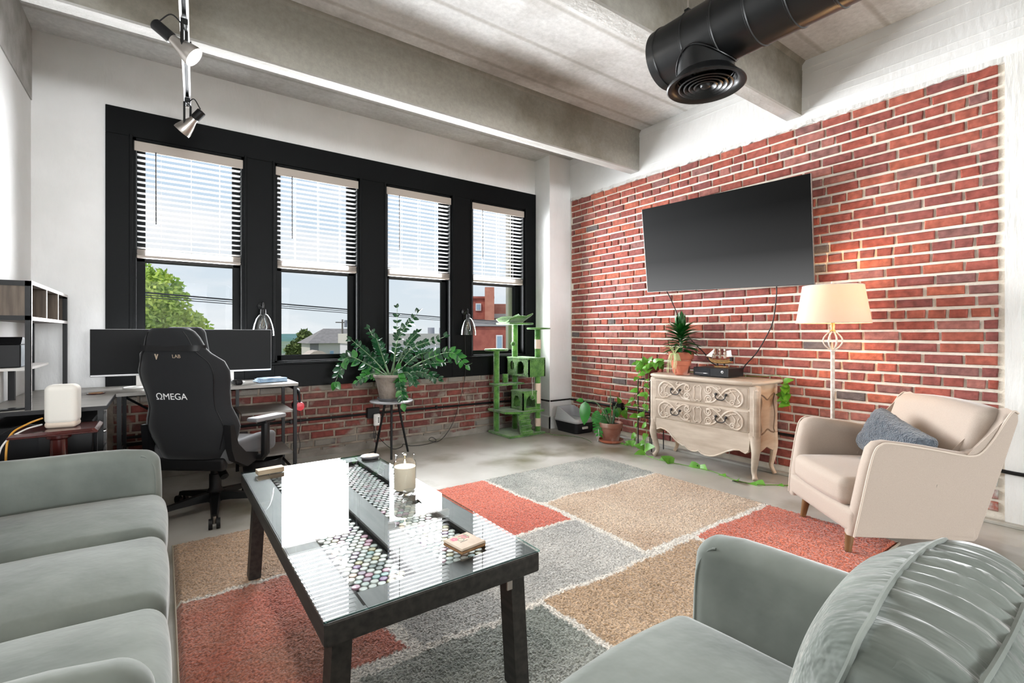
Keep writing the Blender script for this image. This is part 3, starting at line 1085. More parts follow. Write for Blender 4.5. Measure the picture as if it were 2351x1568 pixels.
for (x, y, z0, z1, wd) in ((-0.22, -0.02, 8.9, 9.3, 0.3), (0.75, -4.43, 6.9, 7.6, 0.3), (1.25, -4.43, 6.8, 7.65, 0.6)):
    f = MB().b2((x, y - 0.04, z0), (x + wd, y + 0.04, z1)).build('window', 'far_white', h, smooth=None)
    MB().b2((x + 0.05, y - 0.06, z0 + 0.06), (x + wd - 0.05, y - 0.03, z1 - 0.06)).build('pane', 'far_pane', f, smooth=None)
for k, (x, y, hh, lab) in enumerate(((20.6, 70, 9.6, 'left grey wooden utility pole carrying a transformer before the far house'), (22.6, 73, 9.9, 'leaning brown utility pole right of the transformer pole'))):
    t = thing('utility_pole', lab, 'pole', (x, y, -6.5), 0, 'utility poles')
    MB().cyl((0, 0, 0), (0.05 + k * 0.25, 0, hh), 0.16, 0.11, 8).build('post', 'pole_wood', t)
    MB().b2((-0.9 + k * .25, -0.06, hh - 0.5), (0.9 + k * .25, 0.06, hh - 0.36)).build('cross_arm', 'pole_wood', t, smooth=None)
    if k == 0:
        for dx in (0.5, 1.1, 1.6):
            MB().cyl((dx, 0, hh - 1.1), (dx, 0, hh - 0.1), 0.2, n=10).build('transformer', 'far_grey', t)
for k in range(3):
    a, b = Vector((-3.0, 9.0 + 0.1 * k, 1.95 - 0.03 * k)), Vector((17.0, 16.6 + 0.1 * k, 1.42 - 0.05 * k))
    tag(MB().tube([a, a.lerp(b, 0.5) - Vector((0, 0, 0.05)), b], 0.014 if k == 0 else 0.008, 5).build('power_line', 'cable_black'),
        ('thick topmost', 'thin middle', 'thin lowest')[k] + ' power line crossing the view outside the windows', 'cable', 'power lines outside')
struct(MB().b2((3.735, 5.28, -6), (4.05, 5.34, 3.4)).build('outer_reflection_strip', 'wall_cream', smooth=None))  # pale slab standing in for the sash's reflection


# ------------------------------------------------------------------ rug
rng = random.Random(21)
RX0, RX1, RY0, RY1 = 0.045, 3.385, 0.955, 3.30
m = mat('rug_pile', (0.5, 0.5, 0.5, 1), 0.95, spec=0.1, sheen=0.35)
t = m.node_tree
p = t.nodes['Principled BSDF']
at = t.nodes.new('ShaderNodeVertexColor')
at.layer_name = 'pattern'
n = t.nodes.new('ShaderNodeTexNoise')
n.inputs['Scale'].default_value = 105.0
n.inputs['Detail'].default_value = 2.0
co = t.nodes.new('ShaderNodeTexCoord')
t.links.new(co.outputs['Object'], n.inputs['Vector'])
mr = t.nodes.new('ShaderNodeMapRange')
mr.inputs[1].default_value, mr.inputs[2].default_value, mr.inputs[3].default_value, mr.inputs[4].default_value = 0.32, 0.68, 0.44, 1.14
t.links.new(n.outputs['Fac'], mr.inputs[0])
mu = t.nodes.new('ShaderNodeMixRGB')
mu.blend_type = 'MULTIPLY'
mu.inputs['Fac'].default_value = 1.0
t.links.new(at.outputs['Color'], mu.inputs['Color1'])
t.links.new(mr.outputs[0], mu.inputs['Color2'])
t.links.new(mu.outputs[0], p.inputs['Base Color'])
b = t.nodes.new('ShaderNodeBump')
b.inputs['Strength'].default_value = 0.9
b.inputs['Distance'].default_value = 0.012
t.links.new(n.outputs['Fac'], b.inputs['Height'])
t.links.new(b.outputs[0], p.inputs['Normal'])
BLOCKS = [  # x0, x1, y0, y1, colour, second tone
    (2.11, 3.5, 2.62, 3.5, rgb(198, 197, 188), rgb(150, 154, 147)),
    (1.02, 2.08, 2.29, 3.5, rgb(222, 122, 98), rgb(206, 104, 82)),
    (2.13, 3.5, 1.71, 2.60, rgb(216, 192, 166), rgb(196, 168, 140)),
    (0.78, 2.09, 1.67, 2.26, rgb(206, 203, 196), rgb(172, 171, 166)),
    (1.37, 2.47, 0.0, 1.645, rgb(202, 172, 140), rgb(180, 150, 118)),
    (2.51, 3.5, 0.0, 1.67, rgb(220, 118, 88), rgb(200, 100, 74)),
    (0.0, 0.73, 1.70, 2.555, rgb(206, 118, 100), rgb(190, 134, 114)),
    (0.0, 0.98, 2.585, 3.5, rgb(208, 176, 148), rgb(188, 158, 130)),
    (0.55, 1.34, 0.0, 1.64, rgb(186, 187, 178), rgb(134, 140, 132)),
    (0.0, 0.52, 0.0, 1.67, rgb(188, 162, 136), rgb(170, 144, 116))]
LINE = rgb(236, 229, 218)
NXr, NYr = 372, 262
vs, cols = [], []
for j in range(NYr + 1):
    for i in range(NXr + 1):
        x = RX0 + (RX1 - RX0) * i / NXr
        y = RY0 + (RY1 - RY0) * j / NYr
        edge = min(i, NXr - i, j, NYr - j)
        z = 0.021 + rng.uniform(-0.0045, 0.0045) if edge > 1 else (0.012 if edge == 1 else 0.0)
        vs.append((x, y, z))
        wx = x + 0.030 * noise.noise(Vector((x * 3.1, y * 3.1, 1.0))) + 0.014 * noise.noise(Vector((x * 14, y * 14, 2.0))) + rng.uniform(-.006, .006)
        wy = y + 0.026 * noise.noise(Vector((x * 3.1, y * 3.1, 7.0))) + 0.014 * noise.noise(Vector((x * 14, y * 14, 9.0))) + rng.uniform(-.006, .006)
        c = LINE
        for (a0, a1, b0, b1, c1, c2) in BLOCKS:
            if a0 < wx < a1 and b0 < wy < b1:
                k = 0.5 + 1.1 * noise.noise(Vector((x * 2.3, y * 2.3, a0 + b1))) + 0.35 * noise.noise(Vector((x * 9, y * 9, a0)))
                k = max(0.0, min(1.0, k))
                c = tuple(c1[q] * (1 - k) + c2[q] * k for q in range(3)) + (1,)
                break
        cols.append(c)
fs = [(j * (NXr + 1) + i, j * (NXr + 1) + i + 1, (j + 1) * (NXr + 1) + i + 1, (j + 1) * (NXr + 1) + i) for j in range(NYr) for i in range(NXr)]
rug = thing('area_rug', 'rectangular shag rug of coral, tan and grey patches under the coffee table', 'rug', (0, 0, 0))
me = MB().add(vs, fs).mesh('pile', 180)
ca = me.color_attributes.new('pattern', 'FLOAT_COLOR', 'POINT')
ca.data.foreach_set('color', [q for c in cols for q in c])
link('pile', me, 'rug_pile', rug)
MB().tube([(RX0 - .003, RY0 - .003, .007), (RX1 + .003, RY0 - .003, .007), (RX1 + .003, RY1 + .003, .007), (RX0 - .003, RY1 + .003, .007)], 0.007, 6, closed=True).build('binding', mat('rug_binding', rgb(176, 164, 146), 0.9), rug)

# ------------------------------------------------------------------ coffee table with bottle caps under glass
TX0, TX1, TY0, TY1, TZ = 0.325, 0.995, 1.24, 2.80, 0.49
ct = thing('coffee_table', 'long black wooden coffee table with bottle caps under a glass top', 'table', (0, 0, 0))


def plank(lo, hi, nm='plank'):
    return MB().b2(lo, hi, 0.004).build(nm, 'dark_wood', ct, smooth=None)


zt = TZ - 0.0065
plank((TX0, TY0, zt - 0.022), (TX0 + 0.105, TY1, zt))
plank((TX1 - 0.105, TY0, zt - 0.022), (TX1, TY1, zt))
mx_ = (TX0 + TX1) / 2
plank((mx_ - 0.05, TY0 + 0.10, zt - 0.022), (mx_ + 0.05, TY1 - 0.10, zt))
plank((TX0 + 0.105, TY0, zt - 0.022), (TX1 - 0.105, TY0 + 0.10, zt))
plank((TX0 + 0.105, TY1 - 0.10, zt - 0.022), (TX1 - 0.105, TY1, zt))
MB().b2((TX0 + 0.01, TY0 + 0.01, zt - 0.040), (TX1 - 0.01, TY1 - 0.01, zt - 0.0225)).build('tray', 'black_plastic', ct, smooth=None)
for lo, hi in (((TX0 - 0.004, TY0 - 0.004, zt - 0.062), (TX0 + 0.03, TY1 + 0.004, zt - 0.001)), ((TX1 - 0.03, TY0 - 0.004, zt - 0.062), (TX1 + 0.004, TY1 + 0.004, zt - 0.001)),
               ((TX0, TY0 - 0.006, zt - 0.062), (TX1, TY0 + 0.028, zt - 0.001)), ((TX0, TY1 - 0.028, zt - 0.062), (TX1, TY1 + 0.006, zt - 0.001))):
    plank(lo, hi, 'apron_board')
g = MB().b2((TX0 - 0.006, TY0 - 0.004, zt + 0.0005), (TX1 + 0.006, TY1 + 0.004, zt + 0.0065), 0.001).build('glass_top', 'table_glass', ct, smooth=None)
g.data.materials.append(M['glass_edge'])
for p in g.data.polygons:
    if abs(p.normal.z) < 0.5:
        p.material_index = 1
    elif p.normal.z < 0:
        p.material_index = 0
for (ax, bx, y, sy) in ((TX0 + 0.055, TX0 + 0.035, TY0 + 0.075, 1), (TX1 - 0.055, TX1 - 0.03, TY0 + 0.075, 1), (TX0 + 0.055, TX0 + 0.03, TY1 - 0.17, -1), (TX1 - 0.055, TX1 - 0.03, TY1 - 0.17, -1)):
    mb = MB()
    w, d = 0.026, 0.034
    top = [(ax - w, y - d, zt - 0.04), (ax + w, y - d, zt - 0.04), (ax + w, y + d, zt - 0.04), (ax - w, y + d, zt - 0.04)]
    bot = [(bx - w, y - d, 0.024), (bx + w, y - d, 0.024), (bx + w, y + d, 0.024), (bx - w, y + d, 0.024)]
    mb.add(bot + top, [(0, 1, 5, 4), (1, 2, 6, 5), (2, 3, 7, 6), (3, 0, 4, 7), (3, 2, 1, 0), (4, 5, 6, 7)])
    mb.build('leg', 'dark_wood', ct, smooth=None)
MB().b2((TX1 - 0.095, TY0 + 0.038, zt - 0.115), (TX1 - 0.075, TY0 + 0.043, zt - 0.066)).build('bracket', 'satin_metal', ct, smooth=None)
# caps
m = mat('cap_enamel', (0.5, 0.5, 0.5, 1), 0.25, metal=0.1, spec=0.6)
t = m.node_tree
oi = t.nodes.new('ShaderNodeObjectInfo')
r = t.nodes.new('ShaderNodeValToRGB')
r.color_ramp.interpolation = 'CONSTANT'
CAPC = [(0.0, rgb(206, 210, 208)), (0.3, rgb(176, 186, 184)), (0.45, rgb(224, 222, 214)), (0.62, rgb(168, 150, 170)), (0.68, rgb(150, 180, 180)), (0.76, rgb(196, 150, 172)),
        (0.8, rgb(176, 168, 130)), (0.85, rgb(120, 130, 130)), (0.93, rgb(196, 166, 150)), (0.97, rgb(148, 110, 158))]
for i, (pos, c) in enumerate(CAPC):
    el = r.color_ramp.elements[i] if i < 2 else r.color_ramp.elements.new(pos)
    el.position = pos
    el.color = c
t.links.new(oi.outputs['Random'], r.inputs[0])
t.links.new(r.outputs[0], t.nodes['Principled BSDF'].inputs['Base Color'])
cp = MB().lathe([(0.0128, 0.0), (0.0134, 0.002), (0.0124, 0.0052), (0.0112, 0.006), (0.0104, 0.0052)], 12)
capm = cp.mesh('bottle_cap', 40)
capm.materials.append(m)
spots = []
for (a, b_) in ((TX0 + 0.11, mx_ - 0.053), (mx_ + 0.053, TX1 - 0.11)):
    ny = int((TY1 - TY0 - 0.21) / 0.0236)
    for k in range(ny):
        y = TY0 + 0.115 + k * 0.0236
        nx = int((b_ - a) / 0.0275)
        x0 = a + ((b_ - a) - nx * 0.0275) / 2 + (0.0137 if k % 2 else 0.0)
        for q in range(nx if not k % 2 else nx - 1):
            spots.append((x0 + 0.0137 + q * 0.0275, y))
spots.sort(key=lambda s_: s_[0] ** 2 + s_[1] ** 2)
cv = [tuple(v.co) for v in capm.vertices]
cf = [tuple(p.vertices) for p in capm.polygons]
restm = MB()
for i, (x, y) in enumerate(spots):
    if i < 300:
        o = link('bottle_cap', capm, None, ct)
        o.location = (x, y, zt - 0.0225)
    else:
        restm.add([(x + v[0], y + v[1], zt - 0.0225 + v[2]) for v in cv], cf)
o = restm.build('bottle_caps', mat('cap_far', rgb(190, 196, 194), 0.3, metal=0.35, col2=rgb(140, 146, 150), nscale=30, col3=rgb(176, 150, 160), n3scale=26), ct, smooth=40, fix=False)
o['kind'] = 'stuff'

# things on the table
cn = thing('jar_candle', 'lit cream candle in a tall glass jar on the coffee table', 'candle', (0.885, 2.06, TZ))
MB().lathe([(0.0, 0.001), (0.046, 0.001), (0.050, 0.006), (0.051, 0.012), (0.051, 0.118), (0.048, 0.130), (0.041, 0.137), (0.041, 0.158), (0.043, 0.163), (0.040, 0.164), (0.038, 0.158), (0.038, 0.138), (0.046, 0.128), (0.0485, 0.118), (0.0485, 0.008)], 32, cap=False).build('jar', 'jar_glass', cn)
MB().lathe([(0.0475, 0.009), (0.0475, 0.108), (0.040, 0.1085), (0.0, 0.107)], 32, cap=False).build('wax', 'wax', cn)
MB().cyl((0, 0, 0.106), (0.001, 0, 0.117), 0.0012, n=6).build('wick', 'black_plastic', cn)
MB().lathe([(0.0002, 0.114), (0.0035, 0.119), (0.0042, 0.124), (0.0028, 0.131), (0.0002, 0.141)], 10, cap=False).build('flame', 'flame', cn)
d_ = bpy.data.lights.new('candle_light', 'POINT')
d_.energy = 0.25
d_.color = (1, .7, .35)
d_.shadow_soft_size = 0.006
lo_ = bpy.data.objects.new('candle_light', d_)
COL.objects.link(lo_)
lo_.location = (0.885, 2.06, TZ + 0.150)
jl = thing('glass_stopper_jar', 'clear glass jar lid with a ridged stopper beside the candle', 'jar lid', (0.838, 1.885, TZ))
MB().lathe([(0.0, 0.001), (0.026, 0.001), (0.034, 0.006), (0.036, 0.010), (0.032, 0.014), (0.036, 0.018), (0.032, 0.022), (0.036, 0.026), (0.041, 0.032), (0.041, 0.038), (0.034, 0.044), (0.0, 0.046)], 28, cap=False).build('stopper', 'jar_glass', jl)
MB().lathe([(0.031, 0.046), (0.033, 0.050), (0.031, 0.055), (0.027, 0.056), (0.026, 0.050), (0.028, 0.046)], 28, cap=False).build('knob_ring', 'jar_glass', jl)
cs = thing('stone_coaster', 'square tan stone coaster printed with a pink flower near the table end', 'coaster', (0.815, 1.405, TZ), radians(8))
MB().b2((-0.051, -0.051, 0.0005), (0.051, 0.051, 0.010), 0.003).build('cork_base', 'cork', cs, smooth=None)
MB().b2((-0.052, -0.052, 0.010), (0.052, 0.052, 0.019), 0.004).build('slab', 'stone_tan', cs, smooth=None)
mb = MB()
for k in range(5):
    a = k * 2 * pi / 5
    mb.lathe([(0.006, 0.0191), (0.0, 0.0195)], 8, (-0.022 + 0.008 * cos(a), 0.028 + 0.008 * sin(a), 0), cap=False)
for k in range(4):
    mb.box((0.012 + 0.006 * (k % 2), 0.036 - k * 0.008, 0.0192), (0.022, 0.003, 0.0004))
mb.build('flower_print', 'ink_pink', cs, smooth=None, fix=False)
MB().lathe([(0.012, 0.0191), (0.011, 0.0194), (0.009, 0.0191)], 16, (-0.006, 0.012, 0), cap=False).box((0.03, 0.03, 0.0192), (0.004, 0.03, 0.0004)).build('leaf_print', 'ink_green', cs, smooth=None, fix=False)
MB().box((-0.006, -0.004, 0.0192), (0.030, 0.002, 0.0004)).box((0.022, 0.02, 0.0192), (0.002, 0.032, 0.0004)).build('stem_print', 'ink_dark', cs, smooth=None)
rc = thing('round_coaster', 'round coaster with an orange pattern at the far end of the coffee table', 'coaster', (0.955, 2.715, TZ))
MB().lathe([(0.048, 0.0005), (0.051, 0.002), (0.051, 0.011), (0.047, 0.013), (0.0, 0.0125)], 32, cap=False).build('rim', 'saucer_grey', rc)
MB().lathe([(0.043, 0.0128), (0.043, 0.0138), (0.0, 0.0138)], 28, cap=False).build('inlay', mat('inlay_orange', rgb(206, 160, 112), 0.6, col2=rgb(120, 92, 70), nscale=60), rc)
tw = thing('wood_block', 'small tan wooden block lying on the far left table corner', 'block', (0.44, 2.715, TZ), radians(6))
MB().b2((-0.062, -0.026, 0.0005), (0.062, 0.026, 0.022), 0.003).build('block', mat('block_wood', rgb(196, 178, 152), 0.6, col2=rgb(170, 148, 120), nscale=6, stretch=(1, 8, 8)), tw, smooth=None)
MB().b2((-0.0625, -0.0265, 0.022), (0.0625, 0.0265, 0.025), 0.001).build('felt_top', 'stone_tan', tw, smooth=None)


# ------------------------------------------------------------------ velvet sofas
def soft(seed, amp=0.004, f=5.0):
    return lambda q: noise.noise(Vector((q[0] * f + seed, q[1] * f, q[2] * f))) * amp


def make_sofa(root, widths, D=0.80, with_back=True):
    W_ = sum(widths)
    hw = W_ / 2
    # base frame
    mb = MB()
    mb.rbox((hw + 0.10, D / 2 - 0.02, 0.075), 0.03, 3, 4, mtx=Matrix.Translation((0, -D / 2, 0.205)))
    mb.build('base', 'velvet', root, smooth=60)
    x = -hw
    for i, w in enumerate(widths):
        sd = soft(i * 7.3 + hw)

        def f(q, w=w, sd=sd):
            u, v = q[0] / (w / 2), q[1] / (D * 0.41)
            c = max(0, 1 - u * u) * max(0.0, 1 - v * v * 0.8)
            z = q[2] + (0.040 * c if q[2] > 0 else 0) + sd(q)
            y = q[1] + (0.012 * (1 - u * u) if q[1] > 0.25 else 0)
            return (q[0] * (1.0), y, z)
        mb = MB()
        mb.rbox((w / 2 - 0.003, D * 0.41, 0.085), 0.058, 6, 14, f, Matrix.Translation((x + w / 2, -D * 0.41 + 0.005, 0.358)))
        cu = mb.build('seat_cushion', 'velvet', root, smooth=70)
        pts = []
        for k in range(41):
            s_ = -1 + 2 * k / 40
            pts.append((x + w / 2 + s_ * (w / 2 - 0.012), 0.002 + 0.012 * (1 - s_ * s_), 0.425 + 0.0 * s_))
        x += w
    for sgn in (-1, 1):
        def fa(q):
            # rounded, slightly leaning arm
            z = q[2] + 0.03 * max(0, -q[1]) + 0.004 * noise.noise(Vector(q) * 4)
            y = q[1] - (0.06 * max(0, q[2] - 0.1) if q[1] > 0.2 else 0)
            if q[1] > 0.16 and q[2] > 0.0:
                z -= 0.034 * ((q[1] - 0.16) / (D / 2 - 0.16)) ** 4 * (q[2] / 0.25)
            return (q[0] + sgn * 0.04 * (q[2] + 0.2), y, z)
        mb = MB()
        mb.rbox((0.052, D / 2 - 0.005, 0.264), 0.05, 5, 10, fa, Matrix.Translation((sgn * (hw + 0.052), -D / 2 + 0.0, 0.389)))
        arm = mb.build('arm', 'velvet', root, smooth=70)
        # piping round the arm front
        for dx in (-0.046, 0.046):
            pts = []
            for k in range(13):
                z = -0.235 + 0.375 * k / 12
                pts.append((dx, D / 2 - 0.029, z))
            for k in range(1, 9):
                a = pi / 2 * k / 8
                pts.append((dx, D / 2 - 0.029 - 0.05 + 0.05 * cos(a), 0.140 + 0.086 * sin(a)))
            pts = [Vector(fa(Vector(q))) + Vector((sgn * (hw + 0.052), -D / 2, 0.401)) for q in pts]
            MB().tube(pts, 0.0035, 6).build('piping', 'velvet', arm)
    if with_back:
        mb = MB()
        mb.rbox((hw + 0.10, 0.07, 0.25), 0.05, 4, 6, lambda q: (q[0], q[1] - 0.15 * (q[2] + 0.25), q[2]), Matrix.Translation((0, -D + 0.09, 0.52)))
        mb.build('backrest', 'velvet', root, smooth=70)
    for sx in (-1, 1):
        for y in (-0.07, -D + 0.09):
            MB().cyl((sx * (hw + 0.03), y, 0.14), (sx * (hw + 0.05), y, 0.0), 0.024, 0.015, 12).build('leg', 'walnut_leg', root)
    return hw, D


s1 = thing('velvet_sofa', 'long grey green velvet sofa with three seat cushions along the left edge', 'sofa', (0.0, 2.0, 0), radians(-90), 'velvet seats')
hw1, D1 = make_sofa(s1, [0.573, 0.573, 0.573], 0.98)
s2 = thing('velvet_loveseat', 'grey green velvet loveseat with rounded arm in the right foreground', 'sofa', (0.565, 0.80, 0), radians(2.0), 'velvet seats')
hw2, D2 = make_sofa(s2, [0.61, 0.61])


def back_cushion(root, x, w, h, y, z0, lean, seed, plump=1.0):
    """boxed cushion with two piped seams and a gathered gusset"""
    hx, hz, th = w / 2, h / 2, 0.05

    def f(q, pleat=True):
        u, v = q[0] / hx, q[2] / hz
        face = max(0, 1 - u * u) ** 0.6 * max(0, 1 - v * v) ** 0.6
        yy = q[1] + (0.085 * plump * face if q[1] > 0.02 else (-0.05 * face if q[1] < -0.02 else 0))
        # pleats on the gusset, running across it
        per = q[0] * 1.0 if abs(v) > 0.9 else q[2]
        ph = per * 150 + 7 * noise.noise(Vector((per * 5, q[1] * 5, seed))) + 10 * q[1]
        ple = sin(ph) * 0.0075 * (0.35 + abs(noise.noise(Vector((per * 7, seed, 3)))) * 1.6) * max(0.0, 1 - (abs(q[1]) / 0.05) ** 2)
        ple += 0.010 * noise.noise(Vector((q[0] * 9, q[1] * 4, q[2] * 9 + seed)))
        if not pleat:
            ple = 0.004
        # soft folds on the faces near the seams
        yy += 0.006 * sin(ph * 0.7) * max(0.0, abs(v) - 0.55) * (1 if abs(q[1]) > 0.03 else 0) * (1 if pleat else 0)
        zz = q[2] + (ple if q[2] > 0 else 0) + 0.018 * (1 - u * u) * (1 if q[2] > 0 else 0)
        xx = q[0] + ple * 0.5 * (1 if q[0] > 0 else -1)
        return (xx, yy, zz)
    mt = Matrix.Translation((x, y, z0 + hz)) @ Matrix.Rotation(lean, 4, 'X')
    mb = MB().rbox((hx, 0.07, hz), 0.065, 6, 60, f, mt)
    cu = mb.build('back_cushion', 'velvet_gathered', root, smooth=80)
    for sy in (-0.042, 0.042):
        pts = []
        r = 0.065
        for (cx_, cz_, a0) in ((hx - r, hz - r, 0), (-hx + r, hz - r, pi / 2), (-hx + r, -hz + r, pi), (hx - r, -hz + r, 1.5 * pi)):
            for k in range(7):
                a = a0 + pi / 2 * k / 6
                pts.append(Vector((cx_ + (r - 0.014) * cos(a), sy, cz_ + (r - 0.014) * sin(a))))
        dense = []
        for i in range(len(pts)):
            a, b_ = pts[i], pts[(i + 1) % len(pts)]
            nn = max(1, int((b_ - a).length / 0.03))
            for k in range(nn):
                dense.append(a.lerp(b_, k / nn))
        dense = [mt @ (Vector(f(q, False)) + Vector((q[0] / hx * 0.001, 0, q[2] / hz * 0.001))) for q in dense]
        MB().tube(dense, 0.0042, 6, closed=True).build('piping', 'velvet', cu)
    return cu


back_cushion(s2, 0.355, 0.50, 0.395, -0.575, 0.43, radians(14), 3.3, 0.95)
back_cushion(s2, -0.40, 0.44, 0.40, -0.60, 0.425, radians(14), 2.7, 0.9)
for x in (-0.573, 0, 0.573):
    back_cushion(s1, x, 0.57, 0.40, -0.745, 0.435, radians(14), 9 + x, 0.8)
# button dimple on the loveseat seat is a small stitched tuft
MB().lathe([(0.0, 0.004), (0.006, 0.003), (0.009, 0.0), (0.006, -0.003)], 10, (0.42, -0.20, 0.468), cap=False).build('button', 'velvet', s2)

# ------------------------------------------------------------------ beige armchair
ac = thing('beige_armchair', 'beige upholstered armchair with wooden legs in front of the brick wall', 'armchair', (3.167, 1.254, 0), radians(48))
# local: +y faces the table, x to the chair's right (far arm), y=0 at the front legs
HWc = 0.385


def side_profile(dx):
    return [(0.035, 0.145), (0.015, 0.30), (-0.02, 0.50), (-0.045, 0.60), (-0.075, 0.632), (-0.12, 0.640), (-0.30, 0.615), (-0.44, 0.590), (-0.50, 0.585), (-0.545, 0.605), (-0.60, 0.68), (-0.655, 0.775), (-0.69, 0.812), (-0.715, 0.80), (-0.72, 0.76), (-0.665, 0.55), (-0.60, 0.33), (-0.555, 0.16), (-0.54, 0.145)]


for sgn in (-1, 1):
    outer = side_profile(0)
    mb = MB()
    n_ = len(outer)
    bulge = [0.0, 0.02, 0.03, 0.035, 0.035, 0.035, 0.035, 0.03, 0.028, 0.028, 0.03, 0.03, 0.025, 0.02, 0.015, 0.005, 0.0, -0.01, -0.01]
    secs = []
    for (ox, ins) in ((0.0, 0.006), (0.0, 0.0), (-0.045, -0.012), (-0.082, -0.002), (-0.100, 0.05)):
        row = []
        cy, cz = -0.33, 0.42
        for k, (y, z) in enumerate(outer):
            d = Vector((y - cy, z - cz)).normalized()
            row.append((sgn * (HWc - 0.02 + bulge[k] + ox), y - d.x * ins, z - d.y * ins))
        secs.append(row)
    for a, b_ in zip(secs, secs[1:]):
        mb.add(a + b_, [(i, (i + 1) % n_, n_ + (i + 1) % n_, n_ + i) for i in range(n_)])
    for base, sg_ in ((secs[0], 1), (secs[-1], -1)):
        prev = base
        mx0 = sum(p_[0] for p_ in base) / n_
        for kk in (0.86, 0.6, 0.3, 0.06):
            ring_ = [(p_[0] * kk + mx0 * (1 - kk), cy + (p_[1] - cy) * kk, cz + (p_[2] - cz) * kk) for p_ in base]
            mb.add(prev + ring_, [(i, (i + 1) % n_, n_ + (i + 1) % n_, n_ + i) for i in range(n_)])
            prev = ring_
        mb.add(prev, [tuple(range(n_))])
    arm = mb.build('arm', 'beige_fabric', ac, smooth=50)
    b2_ = bmesh.new()
    b2_.from_mesh(arm.data)
    bmesh.ops.remove_doubles(b2_, verts=list(b2_.verts), dist=0.0005)
    bmesh.ops.recalc_face_normals(b2_, faces=list(b2_.faces))
    b2_.to_mesh(arm.data)
    b2_.free()
    path = bez([(secs[1][k][0] + sgn * 0.003, secs[1][k][1], secs[1][k][2]) for k in range(0, 14)], 3)
    MB().tube(path, 0.0048, 6).build('piping', 'beige_piping', arm)
# back
mb = MB()


def fb(q):
    u = q[0] / 0.33
    z = q[2]
    y = q[1] - 0.34 * (z + 0.27) - 0.02 * (1 - u * u) * (1 if q[1] < 0 else 0.3)
    return (q[0] * (1 + 0.10 * (z + 0.27)), y, z - 0.02 * u * u * (1 if z > 0.1 else 0))


mb.rbox((0.325, 0.065, 0.275), 0.055, 5, 8, fb, Matrix.Translation((0, -0.475, 0.555)))
mb.build('backrest', 'beige_fabric', ac, smooth=60)
MB().rbox((0.36, 0.30, 0.065), 0.03, 3, 4, None, Matrix.Translation((0, -0.26, 0.21))).build('base', 'beige_fabric', ac, smooth=60)
mb = MB()
mb.rbox((0.283, 0.29, 0.075), 0.045, 5, 10, lambda q: (q[0], q[1] + (0.02 * (1 - (q[0] / .283) ** 2) if q[1] > 0.2 else 0), q[2] + (0.02 * max(0, 1 - (q[0] / .283) ** 2) * max(0, 1 - (q[1] / .29) ** 2) if q[2] > 0 else 0)), Matrix.Translation((0, -0.245, 0.345)))
mb.build('seat_cushion', 'beige_fabric', ac, smooth=60)
for (x, y, sx, sy) in ((-0.25, 0.0, -1, 1), (0.25, 0.0, 1, 1), (-0.24, -0.50, -1, -1), (0.24, -0.50, 1, -1)):
    MB().cyl((x - sx * 0.012, y - sy * 0.02, 0.16), (x, y, 0.0 if sy < 0 else 0.022), 0.026, 0.0155, 14).build('leg', 'walnut_leg', ac)

# fluffy pillow on the armchair
pw = MB()


def fp(q):
    u, v = q[0] / 0.235, q[2] / 0.135
    k = (max(0, 1 - u ** 4) * max(0, 1 - v ** 4)) ** 0.6
    p = Vector((q[0] * (1 + 0.06 * v * v), q[1] * (0.35 + 0.9 * k), q[2] * (1 + 0.08 * u * u)))
    p += 0.006 * Vector((noise.noise(p * 40), noise.noise(p * 40 + Vector((5, 0, 0))), noise.noise(p * 40 + Vector((0, 9, 0)))))
    return p


pw.rbox((0.235, 0.062, 0.135), 0.055, 5, 26, fp)
o = pw.build('throw_pillow', 'fur_grey', smooth=180)
o.location = Vector((3.167, 1.254, 0)) + Matrix.Rotation(radians(48), 3, 'Z') @ Vector((-0.03, -0.365, 0.565))
o.rotation_euler = Euler((radians(22), radians(-13), radians(48)), 'XYZ')
tag(o, 'fluffy slate grey oblong pillow on the beige armchair seat', 'pillow')


# ------------------------------------------------------------------ corner desk
DZ = 0.787
dk = thing('corner_desk', 'L shaped grey topped desk with black steel legs under the left windows', 'desk', (0, 0, 0))
MB().prism([(LX + 0.015, 3.583), (-0.265, 3.583), (-0.265, 4.235), (0.905, 4.28), (0.905, 4.83), (LX + 0.015, 4.83)], DZ - 0.022, DZ, 'z').build('desktop', 'desk_grey', dk, smooth=None)
MB().b2((LX + 0.015, 3.578, DZ - 0.023), (-0.263, 3.584, DZ - 0.001)).b2((-0.267, 3.58, DZ - 0.023), (-0.261, 4.24, DZ - 0.001)).build('edge_band', 'black_plastic', dk, smooth=None)


def sq(a, b_, w=0.026):
    a, b_ = Vector(a), Vector(b_)
    return MB().tube([a, b_], w * 0.707, 4)


for (x, y) in ((0.885, 4.31), (0.885, 4.80), (-0.245, 4.265), (-0.245, 4.80), (-0.29, 3.61), (LX + 0.04, 3.61), (0.52, 4.80)):
    MB().b2((x - 0.0125, y - 0.0125, 0.0), (x + 0.0125, y + 0.0125, DZ - 0.022)).build('leg', 'black_metal', dk, smooth=None)
for (a, b_) in (((0.885, 4.31, 0.06), (0.885, 4.80, 0.06)), ((0.885, 4.31, 0.74), (0.885, 4.80, 0.74)), ((-0.245, 4.265, 0.33), (-0.245, 4.80, 0.33)), ((-0.245, 4.80, 0.33), (0.52, 4.80, 0.33)), ((-0.29, 3.61, 0.08), (LX + 0.04, 3.61, 0.08)), ((-0.245, 4.80, 0.75), (0.885, 4.80, 0.75))):
    sq(a, b_, 0.02).build('cross_rail', 'black_metal', dk, smooth=None)
sq((-0.24, 4.81, 0.70), (0.30, 4.81, 0.30), 0.012).build('brace', 'black_metal', dk, smooth=None)
MB().b2((0.50, 4.33, 0.545), (0.875, 4.79, 0.562)).build('side_shelf', 'desk_grey', dk, smooth=None)
